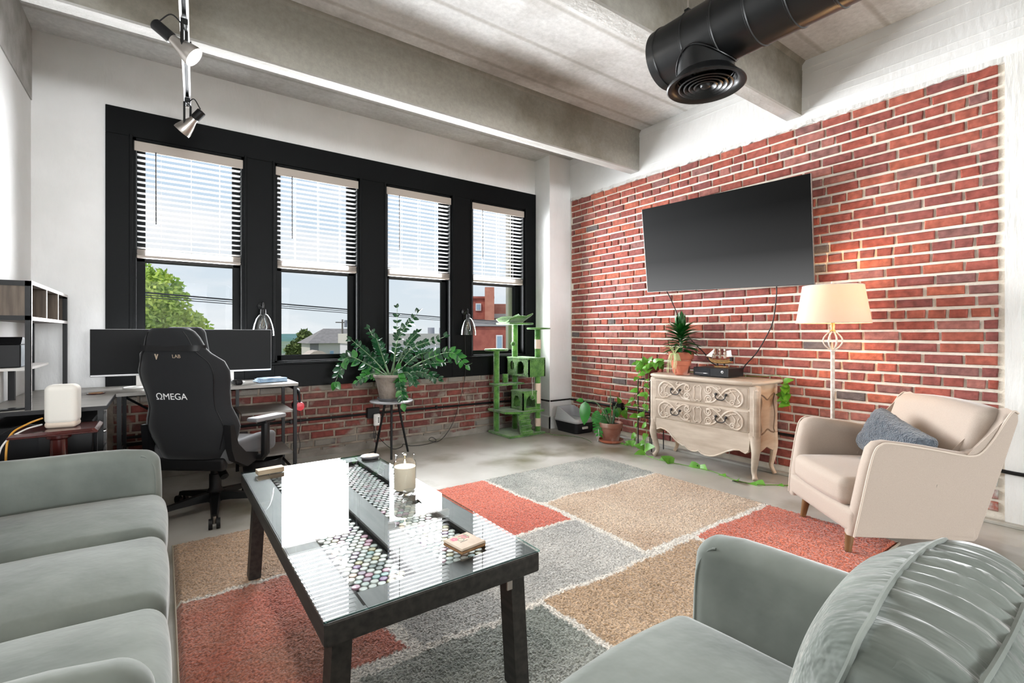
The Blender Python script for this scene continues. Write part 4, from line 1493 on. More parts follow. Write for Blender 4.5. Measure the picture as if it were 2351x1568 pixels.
MB().b2((0.50, 4.33, 0.20), (0.875, 4.79, 0.215)).build('side_shelf', 'desk_grey', dk, smooth=None)

# dark fabric drawer unit below the short wing
dc = thing('drawer_cabinet', 'black drawer cabinet under the short wing of the desk', 'cabinet', (-0.54, 3.95, 0))
MB().b2((-0.225, -0.30, 0.02), (0.215, 0.30, 0.70), 0.006).build('body', 'black_plastic', dc, smooth=None)
for k in range(3):
    d_ = MB().b2((0.2155, -0.28, 0.05 + k * 0.215), (0.23, 0.28, 0.25 + k * 0.215), 0.004).build('drawer', 'chair_fabric', dc, smooth=None)
    MB().tube([(0.231, -0.05, 0.16 + k * 0.215), (0.248, -0.04, 0.16 + k * 0.215), (0.248, 0.04, 0.16 + k * 0.215), (0.231, 0.05, 0.16 + k * 0.215)], 0.005, 6).build('handle', 'satin_metal', d_)
for y in (-0.15, 0.15):
    MB().b2((-0.2, -0.302, 0.05), (-0.01, -0.3005, 0.66)).build('end_panel', 'chair_fabric', dc, smooth=None)
    break
MB().b2((-0.19, -0.28, 0.0), (-0.15, -0.24, 0.03)).b2((0.15, -0.28, 0.0), (0.19, -0.24, 0.03)).b2((-0.19, 0.24, 0.0), (-0.15, 0.28, 0.03)).b2((0.15, 0.24, 0.0), (0.19, 0.28, 0.03)).build('feet', 'black_plastic', dc, smooth=None)

# hutch on the short wing
hu = thing('desk_hutch', 'black framed desk hutch with three wooden cubbies at the left edge', 'shelf', (0, 0, 0))
HX0, HX1, HY0, HY1, HZT, HZB = LX + 0.02, -0.571, 3.593, 4.80, 1.476, 1.279
for y in (HY0 + 0.0125, HY1 - 0.0125):
    for x in (HX0 + 0.0125, HX1 - 0.0125):
        MB().b2((x - 0.0125, y - 0.0125, DZ), (x + 0.0125, y + 0.0125, HZT)).build('post', 'black_metal', hu, smooth=None)
    for z0, z1 in ((HZT - 0.027, HZT), (HZB - 0.012, HZB + 0.012)):
        MB().b2((HX0, y - 0.0125, z0), (HX1, y + 0.0125, z1)).build('end_rail', 'black_metal', hu, smooth=None)
    MB().b2((HX0 + 0.02, y - 0.006, HZB), (HX1 - 0.02, y + 0.006, HZT - 0.02)).build('end_panel', 'cubby_wood', hu, smooth=None)
MB().b2((HX0, HY0 + 0.005, HZT - 0.016), (HX1 - 0.002, HY1 - 0.005, HZT + 0.001)).build('top_board', 'cubby_wood', hu, smooth=None)
MB().b2((HX0, HY0 + 0.026, HZB - 0.012), (HX1 - 0.002, HY1 - 0.026, HZB + 0.006)).build('cubby_floor', 'cubby_wood', hu, smooth=None)
MB().b2((HX1 - 0.003, HY0, HZT - 0.018), (HX1 + 0.001, HY1, HZT + 0.0015)).b2((HX1 - 0.003, HY0, HZB - 0.013), (HX1 + 0.001, HY1, HZB + 0.007)).b2((HX1 - 0.003, HY0, DZ + 0.001), (HX1 + 0.0012, HY0 + 0.007, HZT)).build('edge_strip', 'panel_edge', hu, smooth=None)
MB().b2((HX0, HY0 + 0.026, HZB), (HX0 + 0.006, HY1 - 0.026, HZT - 0.016)).build('back_panel', 'cubby_wood', hu, smooth=None)
for k in (1, 2):
    y = HY0 + (HY1 - HY0) * (0.36 if k == 1 else 0.69)
    d_ = MB().b2((HX0, y - 0.008, HZB), (HX1 - 0.004, y + 0.008, HZT - 0.014)).build('divider', 'cubby_wood', hu, smooth=None)
    MB().b2((HX1 - 0.004, y - 0.008, HZB), (HX1 - 0.001, y + 0.008, HZT - 0.014)).build('edge_strip', 'panel_edge', d_, smooth=None)
MB().b2((HX0, HY0 + 0.02, 0.998), (HX1 - 0.02, HY0 + 0.62, 1.012)).build('middle_shelf', 'panel_edge', hu, smooth=None)
MB().b2((HX0, HY0 + 0.60, DZ + 0.001), (HX0 + 0.03, HY0 + 0.63, 1.012)).build('shelf_support', 'black_metal', hu, smooth=None)
# fabric box and small printer sheet on the middle shelf
bx = thing('storage_box', 'black fabric storage box with grey end on the hutch shelf', 'box', (-0.69, 3.80, 1.0125))
MB().b2((-0.075, -0.13, 0.0), (0.065, 0.14, 0.125), 0.004).build('body', 'black_plastic', bx, smooth=None)
MB().b2((0.0652, -0.126, 0.006), (0.067, 0.136, 0.12)).build('end_panel', mat('box_grey', rgb(126, 132, 138), 0.8, col2=rgb(100, 106, 112), nscale=12), bx, smooth=None)
MB().prism([(-0.14, 0.126), (0.15, 0.126), (0.08, 0.155), (-0.10, 0.165)], -0.078, 0.068, 'x').build('lid', 'black_plastic', bx, smooth=None)
ph = thing('phone', 'small dark phone lying on the desk by the hutch post', 'phone', (-0.665, 3.665, DZ), radians(20))
MB().b2((-0.075, -0.034, 0.0005), (0.075, 0.034, 0.008), 0.003).build('case', 'black_plastic', ph, smooth=None)
MB().b2((-0.070, -0.030, 0.0081), (0.070, 0.030, 0.0088)).build('screen', 'console_gloss', ph, smooth=None)

# monitors
for k, (x, lab) in enumerate(((-0.142, 'left black widescreen monitor on the desk, partly behind the gaming chair'), (0.452, 'right black widescreen monitor on the desk, under the glass sconce'))):
    mo = thing('monitor', lab, 'monitor', (x, 4.60, DZ), radians(0), 'desk monitors')
    hw_ = 0.288 if k == 0 else 0.302
    MB().b2((-hw_, -0.002, 0.092), (hw_, 0.022, 0.440), 0.004).build('housing', 'silver_plastic', mo, smooth=None)
    MB().b2((-hw_ + 0.003, -0.004, 0.106), (hw_ - 0.003, -0.0021, 0.437)).build('screen', 'screen_black', mo, smooth=None)
    MB().b2((-0.025, 0.03, 0.008), (0.025, 0.045, 0.24), 0.003).build('neck', 'white_plastic', mo, smooth=None)
    MB().lathe([(0.0, 0.0005), (0.098, 0.0005), (0.10, 0.005), (0.098, 0.010), (0.0, 0.012)], 32, (0, -0.02, 0), cap=False).build('foot', 'white_plastic', mo)
    MB().b2((-0.09, 0.022, 0.17), (0.09, 0.045, 0.33), 0.01).build('back_hub', 'black_plastic', mo, smooth=None)

mo = thing('computer_mouse', 'black computer mouse on the desk beside the right monitor stand', 'mouse', (0.475, 4.42, DZ), radians(15))
MB().rbox((0.032, 0.058, 0.018), 0.017, 4, 6, lambda q: (q[0] * (1 - 0.15 * abs(q[1]) / 0.058), q[1], q[2] * (1 - 0.25 * q[1] / 0.058) - 0.004 * (q[1] / 0.058) ** 2), Matrix.Translation((0, 0, 0.0225))).build('shell', 'black_plastic', mo, smooth=60)
MB().cyl((-0.004, 0.03, 0.0325), (0.004, 0.03, 0.0325), 0.008, n=12).build('wheel', 'saucer_grey', mo)
cl = thing('folded_cloth', 'folded light blue cloth on the right end of the desk', 'cloth', (0.735, 4.52, DZ), radians(6))
for k in range(3):
    def fc(q, k=k):
        return (q[0], q[1], q[2] + 0.005 * noise.noise(Vector((q[0] * 14, q[1] * 14, k * 3.1))))
    MB().rbox((0.115 - 0.008 * k, 0.085 - 0.006 * k, 0.0055), 0.005, 2, 10, fc, Matrix.Translation((0.005 * k, 0, 0.008 + k * 0.0105)) @ Matrix.Rotation(0.05 * k, 4, 'Z')).build('fold', 'cloth_blue', cl, smooth=70)
di = thing('coaster_disc', 'thin brown disc coaster on the desk corner', 'coaster', (-0.37, 4.30, DZ))
MB().lathe([(0.0, 0.0005), (0.048, 0.0005), (0.050, 0.003), (0.048, 0.007), (0.0, 0.007)], 28, cap=False).build('disc', 'mahogany', di)
MB().lathe([(0.04, 0.0071), (0.038, 0.0085), (0.0, 0.0085)], 24, cap=False).build('cork_face', 'cork', di)

# headphones on the desk's right leg
hp = thing('headphones', 'black and red headphones hanging at the right end of the desk', 'headphones', (0.925, 4.40, 0.60))
pts = [(0, 0.075 * cos(a), 0.02 + 0.10 * sin(a)) for a in [pi * k / 14 for k in range(15)]]
MB().tube(pts, 0.010, 8).build('headband', 'black_plastic', hp)
MB().tube([(p[0], p[1] * 0.88, p[2] * 0.88) for p in pts], 0.009, 8).build('band_pad', 'black_plastic', hp)
for s_ in (-1, 1):
    c = MB().lathe([(0.0, -0.02), (0.034, -0.018), (0.038, 0.0), (0.034, 0.014), (0.0, 0.016)], 20, (0, 0, 0), cap=False, mtx=Matrix.Rotation(radians(90 * s_), 4, 'X'))
    c.v = [(v[0], v[1] + s_ * 0.072, v[2] - 0.015) for v in c.v]
    e_ = c.build('ear_cup', 'red_plastic', hp)
    c = MB().lathe([(0.018, 0.0), (0.036, -0.004), (0.040, 0.006), (0.034, 0.014)], 18, (0, 0, 0), cap=False, mtx=Matrix.Rotation(radians(90 * s_), 4, 'X'))
    c.v = [(v[0], v[1] + s_ * 0.052, v[2] - 0.015) for v in c.v]
    c.build('ear_pad', 'black_plastic', e_)
MB().tube(bez([(0.0, -0.07, -0.05), (0.01, -0.06, -0.16), (-0.005, -0.05, -0.25), (0.01, -0.04, -0.34), (0.0, -0.03, -0.42)], 6), 0.0025, 6).build('cord', 'cable_black', hp)

# waste bin
wbn = thing('waste_bin', 'black mesh waste bin under the right end of the desk', 'bin', (0.66, 4.42, 0))
MB().lathe([(0.0, 0.001), (0.125, 0.001), (0.13, 0.01), (0.150, 0.176), (0.147, 0.176), (0.126, 0.012), (0.0, 0.012)], 32, cap=False).build('bucket', 'bin_mesh', wbn)
MB().tube([(0.150 * cos(2 * pi * k / 32), 0.150 * sin(2 * pi * k / 32), 0.176) for k in range(32)], 0.004, 6, closed=True).build('rim', 'black_metal', wbn)

# ------------------------------------------------------------------ pedestal table and speaker
pt = thing('pedestal_table', 'small glossy mahogany pedestal table between sofa and desk', 'side table', (-0.435, 3.375, 0))
PZ = 0.715
b = bmesh.new()
mb = MB()
mb.b2((-0.165, -0.14, PZ - 0.022), (0.165, 0.14, PZ - 0.012), 0.003)
top = [(-0.150, -0.125, PZ), (0.150, -0.125, PZ), (0.150, 0.125, PZ), (-0.150, 0.125, PZ)]
low = [(-0.165, -0.14, PZ - 0.012), (0.165, -0.14, PZ - 0.012), (0.165, 0.14, PZ - 0.012), (-0.165, 0.14, PZ - 0.012)]
mb.add(low + top, [(0, 1, 5, 4), (1, 2, 6, 5), (2, 3, 7, 6), (3, 0, 4, 7), (4, 5, 6, 7)])
mb.build('top', 'mahogany', pt, smooth=None)
b.free()
MB().lathe([(0.05, PZ - 0.022), (0.05, PZ - 0.05), (0.034, PZ - 0.06), (0.036, PZ - 0.16), (0.030, PZ - 0.175), (0.042, PZ - 0.19), (0.046, PZ - 0.21), (0.034, PZ - 0.23), (0.040, PZ - 0.30), (0.046, PZ - 0.40), (0.030, PZ - 0.46), (0.044, PZ - 0.50), (0.03, PZ - 0.52), (0.028, 0.12)], 24).build('column', 'mahogany', pt)
for k in range(3):
    a = k * 2 * pi / 3 + 0.4
    d_ = Vector((cos(a), sin(a), 0))
    MB().tube(bez([Vector((0, 0, 0.17)) + d_ * 0.02, Vector((0, 0, 0.15)) + d_ * 0.09, Vector((0, 0, 0.06)) + d_ * 0.15, Vector((0, 0, 0.012)) + d_ * 0.19], 6), 0.014, 8).build('foot', 'mahogany', pt)
sp = thing('smart_speaker', 'white fabric covered speaker on the small mahogany table', 'speaker', (-0.42, 3.385, PZ), radians(-8))
MB().rbox((0.066, 0.050, 0.102), 0.030, 6, 4, None, Matrix.Translation((0, 0, 0.118))).build('grille', 'fabric_white', sp, smooth=60)
MB().rbox((0.063, 0.047, 0.018), 0.017, 5, 4, None, Matrix.Translation((0, 0, 0.0185))).build('base', 'speaker_base', sp, smooth=60)
tag(MB().tube(bez([(-0.50, 3.40, PZ + 0.05), (-0.545, 3.33, PZ + 0.035), (-0.59, 3.27, PZ + 0.0), (-0.60, 3.235, PZ - 0.09), (-0.595, 3.23, 0.4), (-0.60, 3.22, 0.006)], 8), 0.0045, 6).build('speaker_cable', 'cable_yellow'), 'yellow cable hanging from behind the white speaker', 'cable')
tag(MB().tube(bez([(-0.50, 3.385, PZ + 0.02), (-0.55, 3.30, PZ + 0.012), (-0.605, 3.245, PZ - 0.03), (-0.625, 3.23, PZ - 0.12), (-0.61, 3.22, 0.4), (-0.63, 3.20, 0.006)], 8), 0.004, 6).build('power_cable', 'cable_white'), 'white cable hanging from the small mahogany table', 'cable')
tag(MB().tube(bez([(-0.50, 3.41, PZ + 0.018), (-0.60, 3.36, PZ + 0.015), (-0.70, 3.25, PZ - 0.08), (-0.72, 3.2, 0.45), (-0.74, 3.15, 0.006)], 8), 0.0035, 6).build('audio_cable', 'cable_black'), 'black cable curving left from the white speaker', 'cable')

# ------------------------------------------------------------------ gaming chair
gc = thing('gaming_chair', 'black fabric gaming chair turned to the desk monitors', 'chair', (0.285, 3.83, 0), radians(-38))
# local +y = facing
for k in range(5):
    a = radians(-95 + 38 + 72 * k)
    d_ = Vector((cos(a), sin(a), 0))
    sd_ = Vector((-sin(a), cos(a), 0))
    mb = MB()
    rows = []
    for (r_, w, z0, z1) in ((0.02, 0.032, 0.075, 0.135), (0.10, 0.030, 0.080, 0.128), (0.22, 0.024, 0.075, 0.108), (0.355, 0.018, 0.062, 0.086)):
        c = d_ * r_
        rows.append([c - sd_ * w + Vector((0, 0, z0)), c + sd_ * w + Vector((0, 0, z0)), c + sd_ * w * 0.7 + Vector((0, 0, z1)), c - sd_ * w * 0.7 + Vector((0, 0, z1))])
    for p_, q_ in zip(rows, rows[1:]):
        mb.add(p_ + q_, [(0, 1, 5, 4), (1, 2, 6, 5), (2, 3, 7, 6), (3, 0, 4, 7)])
    mb.add(rows[-1], [(0, 1, 2, 3)])
    lg = mb.build('base_leg', 'black_metal', gc, smooth=None)
    c = d_ * 0.352
    mb = MB()
    for s_ in (-1, 1):
        p0 = c + sd_ * 0.010 * s_ + Vector((0, 0, 0.031))
        mb.cyl(p0, p0 + sd_ * 0.021 * s_, 0.0315, n=18)
    mb.build('caster', 'black_plastic', lg)
    MB().cyl(c + Vector((0, 0, 0.03)), c + Vector((0, 0, 0.075)), 0.010, n=8).build('caster_stem', 'satin_metal', lg)
MB().lathe([(0.048, 0.07), (0.05, 0.14), (0.036, 0.16), (0.036, 0.25), (0.028, 0.255), (0.028, 0.33)], 20).build('gas_lift', 'black_plastic', gc)
MB().rbox((0.09, 0.13, 0.022), 0.012, 2, 3, None, Matrix.Translation((0, 0.0, 0.345))).build('mechanism', 'black_metal', gc, smooth=50)
MB().cyl((0.05, -0.05, 0.33), (0.13, -0.10, 0.26), 0.022, 0.026, 12).build('tilt_knob', 'black_plastic', gc)
MB().tube([(0.08, 0.05, 0.345), (0.24, 0.06, 0.345), (0.28, 0.06, 0.335)], 0.007, 8).build('lever', 'satin_metal', gc)


def fs_(q):
    u = q[0] / 0.265
    z = q[2] + (0.045 * max(0, abs(u) - 0.62) / 0.38 if q[2] > 0 else 0) - (0.02 * (q[1] / 0.26) ** 2 if q[1] > 0.1 else 0)
    return (q[0], q[1], z)


MB().rbox((0.265, 0.27, 0.055), 0.045, 5, 8, fs_, Matrix.Translation((0, 0.04, 0.425))).build('seat', 'chair_seat', gc, smooth=60)
# backrest shell from outline widths
prof = [(0.00, 0.225), (0.06, 0.245), (0.14, 0.278), (0.20, 0.298), (0.25, 0.288), (0.33, 0.258), (0.42, 0.262), (0.50, 0.278), (0.56, 0.282), (0.62, 0.258), (0.67, 0.212), (0.70, 0.184), (0.73, 0.172), (0.77, 0.155), (0.805, 0.130), (0.825, 0.098)]
mb = MB()
sec = []
NS = 20
for (h_, w) in prof:
    yb = -0.215 - 0.20 * h_ - 0.03 * (h_ / 0.85) ** 2
    row = []
    th = 0.055 if h_ < 0.83 else 0.035
    for k in range(NS):
        a = 2 * pi * k / NS
        cx_, sy_ = cos(a), sin(a)
        sx_ = abs(cx_) ** 0.55 * (1 if cx_ > 0 else -1)
        yy = abs(sy_) ** 0.7 * (1 if sy_ > 0 else -1)
        wing = 0.05 * max(0, abs(sx_) - 0.6) / 0.4 if h_ < 0.66 else 0.015 * max(0, abs(sx_) - 0.6)
        row.append((w * sx_, yb + th * yy + wing, 0.415 + h_ * 0.985))
    sec.append(row)
for p_, q_ in zip(sec, sec[1:]):
    mb.add(p_ + q_, [(i, (i + 1) % NS, NS + (i + 1) % NS, NS + i) for i in range(NS)])
mb.add(sec[0], [tuple(range(NS))])
mb.add(sec[-1], [tuple(range(NS))])
bk_o = mb.build('backrest', 'chair_fabric', gc, smooth=50)
b2_ = bmesh.new()
b2_.from_mesh(bk_o.data)
bmesh.ops.remove_doubles(b2_, verts=list(b2_.verts), dist=0.0005)
bmesh.ops.recalc_face_normals(b2_, faces=list(b2_.faces))
b2_.to_mesh(bk_o.data)
b2_.free()


def back_pt(x, h_, out=0.0):
    yb = -0.215 - 0.20 * h_ - 0.03 * (h_ / 0.85) ** 2
    return Vector((x, yb - 0.0555 - out, 0.415 + h_ * 0.985))


# seams on the back shell
for s_ in (-1, 1):
    pts = []
    for (h_, w) in prof[1:-1]:
        pts.append(back_pt(s_ * w * 0.80, h_, -0.034 if h_ < 0.64 else -0.012))
    MB().tube(bez(pts, 4), 0.003, 5).build('seam', 'black_plastic', bk_o)
# head pillow on the front with its strap round the back
MB().rbox((0.135, 0.045, 0.10), 0.04, 5, 6, lambda q: (q[0] * (1 - 0.15 * q[2] / 0.1), q[1], q[2]), Matrix.Translation((0.0, -0.29, 1.135))).build('head_pillow', 'chair_fabric', gc, smooth=70)
st = [back_pt(x, 0.705, 0.002) for x in (-0.165, -0.12, -0.06, 0, 0.06, 0.12, 0.165)]
lo_ = [p - Vector((0, 0, 0.017)) for p in st]
hi_ = [p + Vector((0, 0, 0.017)) for p in st]
for L_ in (lo_, hi_):
    L_.insert(0, L_[0] + Vector((-0.02, 0.07, 0)))
    L_.append(L_[-1] + Vector((0.02, 0.07, 0)))
MB().strip(lo_, hi_).strip([p + Vector((0, 0.003, 0)) for p in hi_], [p + Vector((0, 0.003, 0)) for p in lo_]).build('strap', 'black_plastic', gc, smooth=180, fix=False)


def put_text(body, size, x, h_, mname, nm):
    me = textmesh(body, size, 0.0006)
    o = link(nm, me, mname, bk_o)
    # lettering lies on the back shell, read from behind
    sl = math.atan2(0.20, 0.985)
    o.matrix_local = Matrix.Translation(back_pt(x, h_, 0.0015)) @ Matrix.Rotation(radians(90) + sl, 4, 'X')
    return o


put_text('ΩMEGA', 0.056, -0.03, 0.405, 'print_white', 'lettering')
put_text('LAB', 0.030, 0.045, 0.655, 'print_tan', 'brand_print')
q = MB().add([(-0.013, 0, 0.016), (-0.004, 0, 0.016), (0, 0, -0.002), (0.004, 0, 0.016), (0.013, 0, 0.016), (0.002, 0, -0.018), (-0.002, 0, -0.018)], [(0, 1, 2, 6), (2, 3, 4, 5), (2, 5, 6)])
o = q.build('emblem', 'print_tan', bk_o, smooth=None, fix=False)
o.location = back_pt(-0.075, 0.655, 0.002)
# side brackets, lumbar bar
for s_ in (-1, 1):
    MB().prism([(-0.235, 0.40), (-0.10, 0.33), (0.02, 0.35), (0.02, 0.395), (-0.12, 0.43), (-0.20, 0.50), (-0.245, 0.63), (-0.285, 0.63), (-0.27, 0.48)], s_ * 0.245, s_ * 0.285, 'x').build('hinge_bracket', 'black_plastic', gc, smooth=None)
MB().rbox((0.22, 0.03, 0.04), 0.02, 3, 3, None, Matrix.Translation((0, -0.225, 0.375))).build('lumbar_bar', 'black_plastic', gc, smooth=60)
# arms
for s_ in (-1, 1):
    ar = MB().tube([(s_ * 0.22, 0.02, 0.36), (s_ * 0.315, 0.02, 0.36), (s_ * 0.335, 0.02, 0.39), (s_ * 0.335, 0.02, 0.60)], [0.022, 0.024, 0.028, 0.026], 10).build('arm_post', 'black_plastic', gc)
    MB().rbox((0.048, 0.125, 0.014), 0.012, 3, 4, None, Matrix.Translation((s_ * 0.335, 0.04, 0.625)) @ Matrix.Rotation(radians(-18 if s_ > 0 else 10), 4, 'Z')).build('arm_pad', 'armrest_pad', ar, smooth=60)
    MB().rbox((0.035, 0.06, 0.010), 0.008, 2, 2, None, Matrix.Translation((s_ * 0.335, 0.03, 0.605))).build('pad_plate', 'black_plastic', ar, smooth=50)


# ------------------------------------------------------------------ wall sconces between the windows
for k, (x, lab) in enumerate(((0.725, 'clear glass bell sconce with black hook on the first window mullion'), (2.845, 'clear glass bell sconce with black hook on the mullion near the cat tree'))):
    sc = thing('glass_sconce', lab, 'sconce', (x, YF - 0.008, 1.175), 0, 'glass bell sconces')
    yo = -0.105
    MB().lathe([(0.0, 0.0), (0.032, 0.0), (0.032, 0.012), (0.012, 0.02), (0.0, 0.02)], 20, (0, 0, 0.27), cap=False, mtx=Matrix.Rotation(radians(90), 4, 'X')).build('wall_plate', 'black_metal', sc)
    MB().tube(bez([(0, 0, 0.27), (0, -0.04, 0.275), (0, -0.075, 0.30), (0, yo, 0.285), (0, yo, 0.235)], 8), 0.006, 8).build('hook_arm', 'black_metal', sc)
    MB().lathe([(0.006, 0.245), (0.022, 0.235), (0.024, 0.20), (0.026, 0.185), (0.010, 0.18)], 20, (0, yo, 0)).build('socket', 'black_metal', sc)
    MB().lathe([(0.024, 0.196), (0.040, 0.185), (0.060, 0.15), (0.076, 0.10), (0.086, 0.05), (0.090, 0.002), (0.088, 0.0), (0.084, 0.05), (0.074, 0.10), (0.058, 0.148), (0.038, 0.182), (0.024, 0.192)], 32, (0, yo, 0), cap=False).build('glass_shade', 'pendant_glass', sc)
    bl = MB().lathe([(0.012, 0.18), (0.013, 0.15), (0.020, 0.12), (0.030, 0.085), (0.030, 0.065), (0.018, 0.045), (0.0, 0.038)], 18, (0, yo, 0), cap=False).build('bulb', 'jar_glass', sc)
    MB().tube([(-0.006, yo, 0.15), (-0.010, yo, 0.08), (0, yo, 0.066), (0.010, yo, 0.08), (0.006, yo, 0.15)], 0.0012, 5).build('filament', 'brass', bl)
tag(MB().tube(bez([(2.845, YF - 0.012, 1.44), (2.86, YF - 0.012, 1.2), (2.86, YF - 0.03, 0.92), (2.855, YF - 0.03, 0.7), (2.80, YF - 0.02, 0.45), (2.70, YF - 0.03, 0.18), (2.55, 4.86, 0.03), (2.42, 4.80, 0.006), (2.36, 4.84, 0.03), (2.41, 4.87, 0.045), (2.44, 4.83, 0.012), (2.30, 4.76, 0.006), (2.12, 4.78, 0.006), (2.06, 4.83, 0.025), (2.02, 4.79, 0.008), (1.92, 4.76, 0.006), (1.86, 4.82, 0.05), (1.80, WY - 0.03, 0.15), (1.775, WY - 0.03, 0.28)], 6), 0.0035, 6).build('sconce_cord', 'cable_black'),
    'thin black cord looping down the wall from the right sconce to the socket', 'cable')

# ------------------------------------------------------------------ conduit, box, extender
cd = thing('conduit', 'black metal conduit along the brick below the windows and round the corner', 'pipe', (0, 0, 0))
MB().tube([(-0.25, 4.94, 0.362), (1.74, 4.94, 0.362), (3.90, 4.94, 0.348)], 0.012, 8).build('window_run', 'black_metal', cd)
MB().tube([(3.915, 4.93, 0.348), (3.915, 4.65, 0.348)], 0.010, 8).build('column_side_run', 'black_metal', cd)
MB().tube([(3.935, 4.645, 0.346), (4.26, 4.645, 0.346)], 0.010, 8).build('column_front_run', 'black_metal', cd)
MB().tube([(4.262, 4.63, 0.346), (4.262, 2.2, 0.342), (4.258, 0.68, 0.336), (4.253, 0.62, 0.334), (4.253, -1.5, 0.332)], 0.012, 8).build('brick_run', 'black_metal', cd)
for (x, y) in ((0.98, 4.945), (2.5, 4.945), (3.3, 4.945)):
    MB().b2((x - 0.012, y - 0.017, 0.34), (x + 0.012, y + 0.012, 0.38), 0.004).build('clamp', 'black_metal', cd, smooth=None)
MB().b2((4.235, 0.72, 0.322), (4.278, 0.76, 0.352), 0.006).build('clamp', 'black_metal', cd, smooth=None)
MB().b2((1.70, 4.905, 0.32), (1.83, 4.952, 0.425), 0.005).build('outlet_box', 'black_metal', cd, smooth=None)
MB().b2((4.23, 3.76, 0.30), (4.276, 3.90, 0.40), 0.006).build('outlet_box', 'black_metal', cd, smooth=None)
wx = thing('wifi_extender', 'white plug in network extender on the brick by the round stool', 'extender', (1.79, 4.895, 0.24))
MB().rbox((0.034, 0.017, 0.062), 0.014, 4, 3, None, Matrix.Translation((0, -0.012, 0.062))).build('case', 'white_plastic', wx, smooth=60)
for z in (0.035, 0.055, 0.075):
    MB().b2((0.006, -0.031, z), (0.020, -0.0285, z + 0.011)).build('port', 'black_plastic', wx, smooth=None)
for z in (0.045, 0.06, 0.075, 0.09):
    MB().b2((-0.022, -0.0305, z), (-0.017, -0.0288, z + 0.004)).build('indicator', 'saucer_grey', wx, smooth=None)
tag(MB().tube(bez([(1.765, 4.90, 0.245), (1.76, 4.89, 0.15), (1.775, 4.87, 0.06), (1.755, 4.83, 0.01), (1.70, 4.76, 0.006), (1.40, 4.66, 0.006), (1.0, 4.70, 0.006), (0.72, 4.64, 0.006)], 6), 0.0035, 6).build('extender_cord', 'cable_black'), 'black cord running from the white extender along the floor to the desk', 'cable')

# ------------------------------------------------------------------ leaf kit
def leaf_mesh(name, L, Wd, m, fold=0.12, curl=0.15, n=6, tip=1.0, heart=False):
    """a pointed leaf along +x with a raised midrib fold"""
    vs, fs = [], []
    for i in range(n + 1):
        s_ = i / n
        w = Wd * (sin(pi * min(1, s_ ** (0.75 if not heart else 0.5))) ** 0.8) * (1.0 if i not in (0, n) else 0.0)
        x = L * s_ - (0.06 * L if heart and i == 0 else 0)
        z = -curl * L * s_ * s_
        vs += [(x - (0.10 * L if heart and i == 1 else 0), -w, z + fold * w), (x, 0, z), (x - (0.10 * L if heart and i == 1 else 0), w, z + fold * w)]
    for i in range(n):
        a = 3 * i
        fs += [(a, a + 1, a + 4, a + 3), (a + 1, a + 2, a + 5, a + 4)]
    me = bpy.data.meshes.new(name)
    me.from_pydata(vs, [], fs)
    me.validate()
    me.shade_smooth()
    me.materials.append(M[m])
    return me


def place_leaf(me, parent, p, d, up, scale=1.0, name='leaf'):
    d = Vector(d).normalized()
    y = Vector(up).cross(d)
    y = y.normalized() if y.length > 1e-5 else d.orthogonal().normalized()
    z = d.cross(y)
    o = link(name, me, None, parent)
    mt = Matrix(((d.x, y.x, z.x, p[0]), (d.y, y.y, z.y, p[1]), (d.z, y.z, z.z, p[2]), (0, 0, 0, 1)))
    o.matrix_local = mt @ Matrix.Diagonal((scale, scale, scale, 1))
    return o


# ------------------------------------------------------------------ round stool and the big plant
st = thing('round_stool', 'round grey topped plant stool with three black legs before the window', 'stool', (1.82, 4.56, 0))
MB().lathe([(0.0, 0.522), (0.200, 0.522), (0.208, 0.530), (0.208, 0.536), (0.202, 0.540), (0.0, 0.540)], 40, cap=False).build('top', 'stool_top', st)
MB().lathe([(0.06, 0.505), (0.062, 0.522)], 20).build('hub', 'black_metal', st)
for a in (-112, 8, 128):
    a = radians(a)
    MB().cyl((0.07 * cos(a), 0.07 * sin(a), 0.515), (0.185 * cos(a), 0.185 * sin(a), 0.0), 0.0125, 0.0105, 10).build('leg', 'black_metal', st)
pp = thing('zz_plant', 'large glossy dark green plant in a ribbed grey pot on the round stool', 'plant', (1.81, 4.55, 0.5405))
MB().lathe([(0.0, 0.0), (0.112, 0.0), (0.128, 0.014), (0.132, 0.030), (0.126, 0.030), (0.120, 0.014), (0.0, 0.008)], 32, cap=False).build('saucer', 'saucer_grey', pp)
po = MB().lathe([(0.0, 0.010), (0.102, 0.010), (0.108, 0.02), (0.140, 0.185), (0.147, 0.195), (0.158, 0.225), (0.168, 0.232), (0.170, 0.250), (0.160, 0.256), (0.150, 0.246), (0.14, 0.225), (0.0, 0.222)], 40, cap=False).build('pot', 'pot_grey', pp)
MB().lathe([(0.142, 0.2255), (0.0, 0.232)], 28, cap=False).build('soil', 'soil', pp)
zl = [leaf_mesh('leaf', 0.078, 0.025, 'leaf_zz', 0.2, 0.10), leaf_mesh('leaf', 0.086, 0.029, 'leaf_zz', 0.15, 0.2), leaf_mesh('leaf', 0.090, 0.031, mat('leaf_zz_light', rgb(38, 102, 38), 0.3, col2=rgb(58, 126, 46), nscale=9).name, 0.15, 0.2)]
ER = Vector((cos(radians(35.7)), -sin(radians(35.7)), 0))
EF = Vector((sin(radians(35.7)), cos(radians(35.7)), 0))
